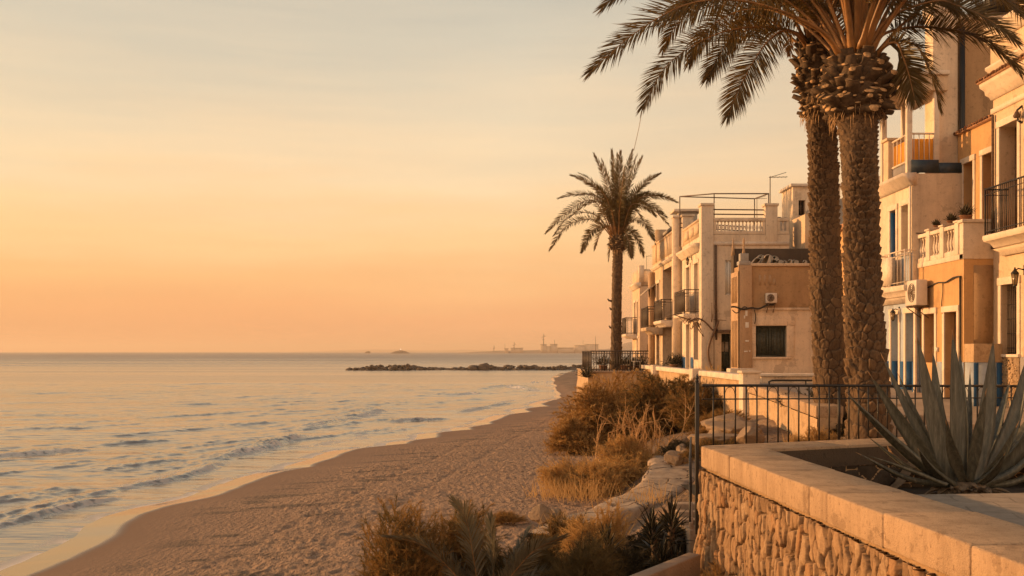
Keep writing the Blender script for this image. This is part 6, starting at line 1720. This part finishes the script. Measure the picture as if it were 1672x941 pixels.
# ------------------------------------------------------------ loose shrubs made of many fine blades
def blades(o, d, L, w_, g, m=26, droop=.3, bl=.16, spread=.85):
    """o,d (N,3), L (N): each spray is a bent axis with m fine leaves -> triangles"""
    n = len(o); t = np.sort(g.uniform(.08, 1, (n, m)), 1)
    ax = o[:, None] + d[:, None] * (L[:, None, None] * t[..., None]) + np.array([0, 0, -1.]) * (droop * L[:, None] * t ** 2.2)[..., None]
    tg = nrm(d[:, None] + np.array([0, 0, -1.]) * (droop * 2.2 * t ** 1.2)[..., None])
    q = nrm(tg + g.normal(0, spread * .6, (n, m, 3)))
    l = bl * g.uniform(.5, 1.2, (n, m))
    side = nrm(np.cross(q, g.normal(0, 1, (n, m, 3)))) * (w_ * .5)
    return np.stack([ax - side, ax + side, ax + q * l[..., None]], 2).reshape(-1, 3)


def tri_add(mb, V, m=0): mb.raw(V, T=np.arange(len(V)).reshape(-1, 3), m=m)


def axes_add(mb, o, d, L, droop, r, m=0):
    t = np.array([0, .35, .7, 1.]); n = len(o)
    ax = o[:, None] + d[:, None] * (L[:, None, None] * t[None, :, None]) + np.array([0, 0, -1.]) * (droop * L[:, None] * t[None] ** 2.2)[..., None]
    sd = nrm(np.cross(d, np.array([.3, -1., .2])))[:, None] * (r * np.array([1, .8, .5, .15]))[None, :, None]
    V = np.stack([ax - sd, ax + sd], 2).reshape(n, 8, 3)
    Q = np.array([[0, 1, 3, 2], [2, 3, 5, 4], [4, 5, 7, 6]])
    mb.raw(V.reshape(-1, 3), (np.arange(n)[:, None, None] * 8 + Q[None]).reshape(-1, 4), m=m)


M['tamarisk'] = mat_leaf('tamarisk_foliage', (.22, .125, .04), (.40, .235, .08), .40, .7, 1.3)
M['tamarisk2'] = mat_leaf('dry_shrub_foliage', (.38, .23, .085), (.60, .39, .16), .42, .7, 1.6)
M['tamarisk3'] = mat_leaf('olive_tamarisk_foliage', (.085, .062, .024), (.17, .12, .045), .35, .7, 1.3)
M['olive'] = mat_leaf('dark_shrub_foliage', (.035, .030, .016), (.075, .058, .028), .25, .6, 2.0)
M['twig'] = mat_simple('dry_twig', (.44, .26, .115), .8, vary=.3)
M['branch'] = mat_simple('shrub_branch', (.09, .055, .03), .85, vary=.3)
M['straw'] = mat_leaf('dry_straw', (.46, .29, .12), (.64, .43, .2), .35, .7, 2.0)


def shrub(name, label, cat, c, rad, n, mat, seed, L=(.5, .9), m=26, bl=.16, w_=.012, droop=.35, lumps=9, up=.5, twigs=14, group=None, inner=.45, mat2=None):
    g = np.random.default_rng(seed); c = np.asarray(c, float); rad = np.asarray(rad, float)
    t = thing(name, label, cat, c, group)
    # lumpy crown: lump centres on a half ellipsoid, sprays start in the lumps and lean out
    a = g.uniform(0, 2 * math.pi, lumps); e = np.arcsin(g.uniform(.0, 1, lumps))
    lc = np.stack([np.cos(a) * np.cos(e), np.sin(a) * np.cos(e), np.sin(e)], -1) * g.uniform(.35, .78, (lumps, 1)); lr = g.uniform(.22, .46, lumps)
    k = g.integers(0, lumps, n)
    p = lc[k] + nrm(g.normal(0, 1, (n, 3))) * (lr[k] * g.random(n) ** .45)[:, None]
    p[:, 2] = np.abs(p[:, 2]) * .95 + .02
    out = nrm(p * np.array([1, 1, .8]) + np.array([0, 0, .12]))
    d = nrm(out + np.array([0, 0, up]) + g.normal(0, .42, (n, 3)))
    o = c + p * rad
    Ls = g.uniform(*L, n)
    o = o - d * (Ls * .5)[:, None]; o[:, 2] = np.maximum(o[:, 2], c[2] + .02)
    mb = MB(); axes_add(mb, o, d, Ls, droop, .009, 0); 
    if mat2:
        h = n // 2; tri_add(mb, blades(o[:h], d[:h], Ls[:h], w_, g, m, droop, bl), 0); tri_add(mb, blades(o[h:], d[h:], Ls[h:], w_, g, m, droop, bl), 1)
        mb.build('foliage', [M[mat], M[mat2]], t)
    else:
        tri_add(mb, blades(o, d, Ls, w_, g, m, droop, bl)); mb.build('foliage', M[mat], t)
    mb = MB()
    for i in range(twigs):
        q = c + lc[i % lumps] * rad * g.uniform(.7, 1.05) + g.normal(0, .06, 3); b0 = c + np.array([g.normal(0, .12) * rad[0], g.normal(0, .12) * rad[1], -.15]); md = (b0 + q) / 2 + g.normal(0, .10, 3) * rad.max()
        mb.tube(catmull([b0, md, q], 7), np.linspace(.035, .008, 7) * max(.6, rad.max() / 1.5), 5)
    mb.build('branches', M['branch'], t)
    return t


gz = lambda X, Y: float(ground_z(np.array(X), np.array(Y)))
# tall tamarisk in front of the sea wall, in three merged clumps each a bush of its own
shrub('tamarisk_bush', 'largest feathery tamarisk bush beside the beach, below the terrace wall', 'bush', (xx(990, 37), 37, -3.35), (2.05, 1.6, 3.25), 3800, 'tamarisk', 21, (.5, 1.0), 34, .16, .02, .35, 22, .5, 22, mat2='tamarisk2')
shrub('tamarisk_bush', 'dark tamarisk bush between the biggest bush and the iron fence', 'bush', (xx(1092, 35.5), 35.5, -3.0), (1.75, 1.5, 2.65), 3000, 'tamarisk', 22, (.5, .9), 32, .16, .02, .35, 18, .5, 18, mat2='tamarisk3')
shrub('tamarisk_bush', 'low tamarisk clump at the foot of the white coped sea wall, behind the fence post', 'bush', (xx(1150, 33.5), 33.5, -2.5), (1.3, 1.1, 1.6), 1500, 'tamarisk', 23, (.4, .8), 30, .15, .018, .3, 12, .5, 12, mat2='tamarisk3')
shrub('tamarisk_bush', 'ragged tamarisk branches reaching out low over the sand', 'bush', (xx(945, 35.5), 35.5, -3.4), (1.1, .9, 1.35), 900, 'tamarisk', 24, (.5, .9), 30, .15, .018, .2, 10, .25, 14, mat2='tamarisk2')
shrub('dry_shrub', 'wide dry golden shrub spreading over the sand above the path', 'bush', (xx(965, 25.5), 25.5, -3.42), (1.5, 1.25, .98), 2600, 'tamarisk2', 25, (.3, .6), 28, .12, .013, .25, 22, .45, 26)
shrub('dry_shrub', 'smaller golden dry shrub at the path edge by the twiggy stems', 'bush', (xx(1030, 26.8), 26.8, -3.05), (1.0, .85, .78), 1300, 'tamarisk2', 26, (.3, .55), 28, .12, .013, .25, 12, .5, 16)
# bare twiggy stems
t = thing('bare_shrub', 'bare pale twiggy shrub of upright stems in front of the tamarisk', 'bush', (xx(1045, 28), 28, -3.1))
g = np.random.default_rng(31); mb = MB()
def twig(p, d, L, r, k):
    pts = [p]; q = p.copy(); dd = d.copy()
    for i in range(4): dd = nrm(dd + g.normal(0, .16, 3) + np.array([0, 0, .06])); q = q + dd * L / 4; pts.append(q.copy())
    mb.tube(pts, np.linspace(r, r * .45, 5), 4, caps=False)
    if k > 0:
        for j in range(3 if k > 1 else 3): i = g.integers(1, 5); twig(pts[i], nrm(dd + g.normal(0, .55, 3) + np.array([0, 0, .2])), L * g.uniform(.4, .65), r * .55, k - 1)
for i in range(30):
    b0 = np.array([xx(1045, 28) + g.normal(0, .46), 27.6 + g.normal(0, .3), -3.0]); twig(b0, nrm(np.array([g.normal(0, .2), g.normal(0, .2), 1])), g.uniform(.65, 1.2), .022, 2)
mb.build('stems', M['twig'], t)

# ------------------------------------------------------------ foreground: young palm, dry shrubs, dark yuccas
yp = thing('young_palm', 'young date palm with grey-green fronds rising from the dry shrubs above the beach', 'palm', P(790, 985, 13.6))
cpt = (790, 985)
YPF = [[(784, 985, 0), (773, 911, -.1), (760, 845, -.15), (741, 822 - 4, -.2)], [(798, 985, 0), (806, 930, .15), (804, 880, .3), (801, 846, .35)],
       [(780, 985, 0), (735, 930, -.2), (690, 890, -.3), (632, 876, -.4)], [(800, 985, 0), (835, 940, -.25), (872, 900, -.45), (918, 878, -.6)],
       [(776, 985, .0), (725, 960, .2), (680, 945, .35), (640, 960, .4)], [(800, 985, 0), (850, 955, .3), (900, 940, .5), (945, 950, .6)], [(786, 985, 0), (752, 930, .35), (722, 895, .6), (690, 875, .8)], [(795, 985, 0), (825, 930, .45), (850, 890, .8), (862, 865, 1.0)]]
M['youngleaf'] = mat_leaf('young_palm_leaflet', (.10, .09, .06), (.20, .175, .115), .3, .45, 2.5)
for k, pts in enumerate(YPF): frond(yp, px_path(pts, 13.6), .36, 100, .016, .016, .004, .08, seed=820 + k, droop=.08, mats=('rachis', 'youngleaf'), spread=.66, roll=[1.35, 1.3, -.5, .5, .4, -.4, -.6, .6][k])
MB().lathe([(.10, -.1), (.13, .06), (.06, .2)], P(790, 985, 13.6), 10).build('stump', M['stub'], yp)

shrub('dry_shrub', 'brown feathery shrub at the sand edge beside the young palm, seaward side', 'bush', (xx(655, 13.8), 13.8, -3.62), (.95, .75, 1.5), 2200, 'tamarisk', 41, (.3, .6), 28, .11, .008, .3, 11, .45, 18, mat2='tamarisk3')
shrub('dry_shrub', 'brown shrub behind the young palm fronds, its top over the sand', 'bush', (xx(735, 14.6), 14.6, -3.6), (.8, .6, 1.45), 1700, 'tamarisk', 42, (.3, .55), 28, .11, .009, .3, 9, .5, 14, mat2='tamarisk3')
shrub('dry_shrub', 'dry twiggy shrub between the young palm and the dark yuccas', 'bush', (xx(855, 14.4), 14.4, -3.55), (.75, .6, 1.2), 1500, 'tamarisk3', 43, (.3, .55), 26, .12, .008, .25, 9, .5, 20, mat2='tamarisk3')
shrub('dry_shrub', 'low brown tangle of twigs under the dark yuccas', 'bush', (xx(945, 14.0), 14.0, -3.6), (.85, .6, 1.1), 1800, 'tamarisk3', 44, (.3, .6), 26, .13, .008, .25, 10, .45, 24, mat2='tamarisk3')
shrub('dry_shrub', 'golden wispy shrub in front of the path, behind the smaller yucca', 'bush', (xx(990, 16.5), 16.5, -3.5), (.75, .5, 1.05), 900, 'tamarisk2', 45, (.35, .6), 22, .12, .008, .2, 8, .6, 22)
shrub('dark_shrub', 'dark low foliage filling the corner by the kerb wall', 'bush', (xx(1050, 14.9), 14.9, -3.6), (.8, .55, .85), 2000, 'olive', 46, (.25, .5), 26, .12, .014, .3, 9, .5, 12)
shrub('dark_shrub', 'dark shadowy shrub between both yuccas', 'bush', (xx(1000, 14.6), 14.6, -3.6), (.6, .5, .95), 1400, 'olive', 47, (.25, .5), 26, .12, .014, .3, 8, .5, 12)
shrub('dry_shrub', 'small dark tuft growing at the foot of the rubble wall', 'bush', (2.62, 12.7, -3.35), (.34, .32, 1.05), 520, 'tamarisk', 48, (.2, .45), 24, .12, .009, .35, 6, .4, 8)
shrub('dry_shrub', 'low shadowed tuft on the sand near the path end', 'bush', (xx(828, 21.3), 21.3, -3.5), (.50, .3, .20), 260, 'tamarisk', 49, (.15, .3), 20, .09, .007, .3, 7, .3, 6)

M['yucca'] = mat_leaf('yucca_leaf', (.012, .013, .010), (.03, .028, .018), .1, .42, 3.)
def yucca(label, c, heads, n, Lr, seed, w_=.045):
    g = np.random.default_rng(seed); t = thing('yucca', label, 'yucca', c); c = np.asarray(c, float)
    ms = MB(); ml = MB()
    for h in heads:
        tp = c + np.asarray(h, float); ms.tube(catmull([c + (g.normal(0, .05), g.normal(0, .05), -.1), (c + tp) / 2 + g.normal(0, .04, 3), tp], 8), np.linspace(.07, .05, 8), 7)
        for k in range(n):
            a = k * 2.39996; q = k / n; el = .05 + 1.35 * q + g.normal(0, .12); o = tp + np.array([0, 0, -.35 + .38 * q]); d = np.array([math.cos(a) * math.cos(el), math.sin(a) * math.cos(el), math.sin(el)])
            L = g.uniform(*Lr); C_ = np.stack([o + d * .03, o + d * L * .5 + (0, 0, .0), o + d * L + (0, 0, -.10 * L * (1 - q))]); sword(ml, catmull(C_, 6), w_, gut=.5, thick=.005)
    ms.build('stem', M['branch'], t); ml.build('leaves', M['yucca'], t)
    return t
shrub('low_plant', 'dry scrub creeping over the pale rock slabs behind the fence corner', 'plant', (xx(1165, 20.9), 20.9, -2.15), (.75, .5, .42), 700, 'tamarisk3', 149, (.15, .35), 20, .10, .012, .3, 9, .4, 10, mat2='tamarisk')
shrub('dry_shrub', 'tangled brown shrub spilling over the path edge above the small yucca', 'bush', (xx(930, 17.4), 17.4, -3.5), (.85, .6, .95), 1300, 'tamarisk', 147, (.3, .55), 26, .12, .009, .25, 9, .5, 18, mat2='tamarisk3')
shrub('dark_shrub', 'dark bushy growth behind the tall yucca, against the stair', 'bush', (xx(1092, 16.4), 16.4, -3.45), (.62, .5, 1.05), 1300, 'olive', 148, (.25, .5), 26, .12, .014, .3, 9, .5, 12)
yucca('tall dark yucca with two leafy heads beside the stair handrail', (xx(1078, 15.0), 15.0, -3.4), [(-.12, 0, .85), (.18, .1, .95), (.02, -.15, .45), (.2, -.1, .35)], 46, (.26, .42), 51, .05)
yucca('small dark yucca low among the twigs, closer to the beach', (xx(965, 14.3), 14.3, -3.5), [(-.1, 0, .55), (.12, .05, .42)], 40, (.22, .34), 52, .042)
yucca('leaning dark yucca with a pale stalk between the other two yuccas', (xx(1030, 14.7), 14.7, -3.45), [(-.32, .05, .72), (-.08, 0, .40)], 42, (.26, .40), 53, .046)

# dry stalks and grasses along the path
def tuft(label, c, n, L, mat, seed, w_=.006, lean=.35, spread=.25):
    g = np.random.default_rng(seed); c = np.asarray(c, float)
    o = c + np.stack([g.normal(0, spread, n), g.normal(0, spread, n), 0 * g.random(n)], -1); d = nrm(np.stack([g.normal(0, lean, n), g.normal(0, lean, n), np.ones(n)], -1)); Ls = g.uniform(.5, 1., n) * L
    mb = MB(); axes_add(mb, o, d, Ls, .2, w_); o_c = np.repeat(c[None], 2, 0); return solo('grass_tuft', label, 'grass', mb, M[mat], c)
tuft('dry straw tuft at the lower path edge, by the sandy boulder', (xx(930, 19.2), 19.2, -3.45), 90, .75, 'straw', 61)
tuft('dry straw tuft in the middle of the path side, over the small yucca', (xx(985, 18.2), 18.2, -3.4), 110, .85, 'straw', 62)
tuft('dry straw tuft growing on the upper path before the tall yucca', (xx(1055, 20.5), 20.5, -2.95), 60, .6, 'straw', 63)
tuft('pale straw tuft at the seaward end of the wide golden shrub', (xx(905, 24.6), 24.6, -3.42), 120, .75, 'straw', 161, spread=.35)
tuft('pale straw tuft in front of the middle of the wide golden shrub', (xx(960, 24.0), 24.0, -3.40), 140, .8, 'straw', 162, spread=.4)
tuft('tall pale straw tuft between the wide golden shrub and the bare stems', (xx(1005, 27), 27, -3.2), 160, 1.2, 'straw', 163, spread=.4)
tuft('pale straw tuft at the base of the bare twiggy stems', (xx(1050, 27), 27, -3.0), 150, 1.0, 'straw', 164, spread=.35)
tuft('dry straw tuft under the sea wall seen through the fence', (xx(1300, 19.2), 19.2, -1.75), 110, .4, 'straw', 64, spread=.12)
tuft('straw stalks rising before the dark door of the white house', (6.95, 36, -.95), 60, .8, 'straw', 65, .01, spread=.12)
tuft('straw stalks by the first bay of the white house wall', (6.9, 39, -.95), 60, .6, 'straw', 66, .01, spread=.12)
shrub('low_plant', 'low reddish plant at the foot of both big palms behind the fence', 'plant', (xx(1345, 18.9), 18.9, -1.72), (.62, .4, .36), 300, 'tamarisk2', 71, (.12, .26), 18, .07, .012, .2, 8, .6, 8)
shrub('low_plant', 'dark low plant between the two trunks of the big palms', 'plant', (xx(1378, 19.8), 19.8, -1.6), (.5, .4, .5), 320, 'olive', 72, (.15, .3), 20, .08, .014, .3, 7, .5, 8)
shrub('low_plant', 'dark shrub on the sea wall top behind the slimmer palm', 'plant', (6.75, 23.5, -1.35), (.9, 1.6, .5), 520, 'olive', 73, (.15, .3), 20, .09, .014, .3, 9, .5, 8)
shrub('low_plant', 'scrub on the bank between the pale rocks behind the fence', 'plant', (xx(1208, 22.5), 22.5, -2.1), (.8, .7, .42), 900, 'tamarisk', 74, (.15, .35), 20, .10, .012, .3, 9, .4, 10)
shrub('low_plant', 'brown scrub above the top rock slab behind the fence', 'plant', (xx(1172, 26.5), 26.5, -2.2), (1.1, 1., .75), 1300, 'tamarisk', 75, (.2, .45), 22, .12, .012, .3, 9, .4, 12)
shrub('low_plant', 'dark scrub under the rocks beside the fence corner post', 'plant', (xx(1128, 26.8), 26.8, -2.65), (.9, .8, .62), 1300, 'olive', 76, (.2, .4), 22, .12, .013, .3, 9, .4, 12)

# plants on the terraces
def pot_plant(label, c, r, kind, seed, ph=.22):
    g = np.random.default_rng(seed); t = thing('potted_plant', label, 'potted plant', c); c = np.asarray(c, float)
    MB().lathe([(r * .62, 0), (r * .9, ph * .85), (r, ph * .87), (r, ph), (r * .8, ph)], c, 12).build('pot', M['pot'], t, smooth=False)
    mb = MB()
    if kind == 'succulent':
        for k in range(46):
            a = k * 2.4; el = .2 + 1.2 * k / 46; d = np.array([math.cos(a) * math.cos(el), math.sin(a) * math.cos(el), math.sin(el)]); o = c + (0, 0, ph); L = r * g.uniform(1.1, 2.0); sword(mb, catmull(np.stack([o, o + d * L * .6, o + d * L + (0, 0, .02)]), 5), r * .35, gut=.5, thick=.01)
        mb.build('leaves', M['olive'], t)
    else:
        n = 90; o = c + np.stack([g.normal(0, r * .7, n), g.normal(0, r * .7, n), ph + 0 * g.random(n)], -1); d = nrm(g.normal(0, .6, (n, 3)) + np.array([0, 0, .9])); L = g.uniform(1.2, 3.2, n) * r
        tri_add(mb, blades(o, d, L, .03, g, 14, .2, .10)); mb.build('leaves', M['olive'], t)
    return t
pot_plant('dark succulent in a pot on the big corner pier of the white balustrade', (XB + .10, YB0 + .12, 3.38), .17, 'succulent', 81, .10)
pot_plant('flat succulent on the second pier of the white balustrade', (XB + .08, 27.45, 3.40), .13, 'succulent', 82, .05)
pot_plant('small dry plant on the third pier of the white balustrade', (XB + .08, 28.4, 3.40), .10, 'succulent', 83, .04)
for i, (u_, lb) in enumerate(((985, 'round dark pot plant on the palm terrace, close to the trunk'), (1033, 'bushy dark pot plant on the palm terrace in the middle of the railing'), (1046, 'large dark pot plant at the house end of the palm terrace'), (1020, 'thin pot plant on the palm terrace between trunk and bushes'))):
    pot_plant(lb, (xx(u_, 53), 53, TZ), .24, 'bush', 85 + i, .26)
pot_plant('potted plant in the loggia doorway of the cream house', (xx(1096, 50), 49.2, -.9), .22, 'bush', 95, .3)
t = thing('spiky_plant', 'spiky agave-like plant at the beach side edge of the palm terrace', 'plant', (3.65, 51.0, -1.3)); mb = MB(); g = np.random.default_rng(99)
for k in range(36):
    a = k * 2.4; el = .1 + 1.25 * k / 36; d = np.array([math.cos(a) * math.cos(el), math.sin(a) * math.cos(el), math.sin(el)]); o = np.array([3.65, 51.0, -1.25]); L = g.uniform(.5, .85); sword(mb, catmull(np.stack([o, o + d * L * .5, o + d * L + (0, 0, .03)]), 5), .07, gut=.5, thick=.01)
mb.build('leaves', M['olive'], t)
# white wrought chair on the palm terrace
t = thing('garden_chair', 'white wrought iron garden chair behind the terrace railing', 'chair', (xx(1040, 52.2), 52.2, TZ)); cx_ = xx(1040, 52.2); cy_ = 52.2
mb = MB(); th = np.linspace(0, math.pi, 12)
mb.tube([(cx_ - .24, cy_ + .24, TZ + .45), *[(cx_ + .24 * -math.cos(q), cy_ + .28, TZ + .62 + .3 * math.sin(q)) for q in th], (cx_ + .24, cy_ + .24, TZ + .45)], .018, 5)
for k in range(3): mb.tube([(cx_ - .1 + .1 * k, cy_ + .27, TZ + .46), (cx_ - .1 + .1 * k, cy_ + .28, TZ + .88)], .010, 4)
mb.build('backrest', M['paint'], t); MB().lathe([(.24, 0), (.25, .02), (.23, .035)], (cx_, cy_, TZ + .44), 14).build('seat', M['paint'], t)
for sx_, sy_ in ((-1, -1), (1, -1), (-1, 1), (1, 1)): MB().tube([(cx_ + sx_ * .2, cy_ + sy_ * .2, TZ), (cx_ + sx_ * .15, cy_ + sy_ * .15, TZ + .44)], .016, 5).build('leg', M['paint'], t)
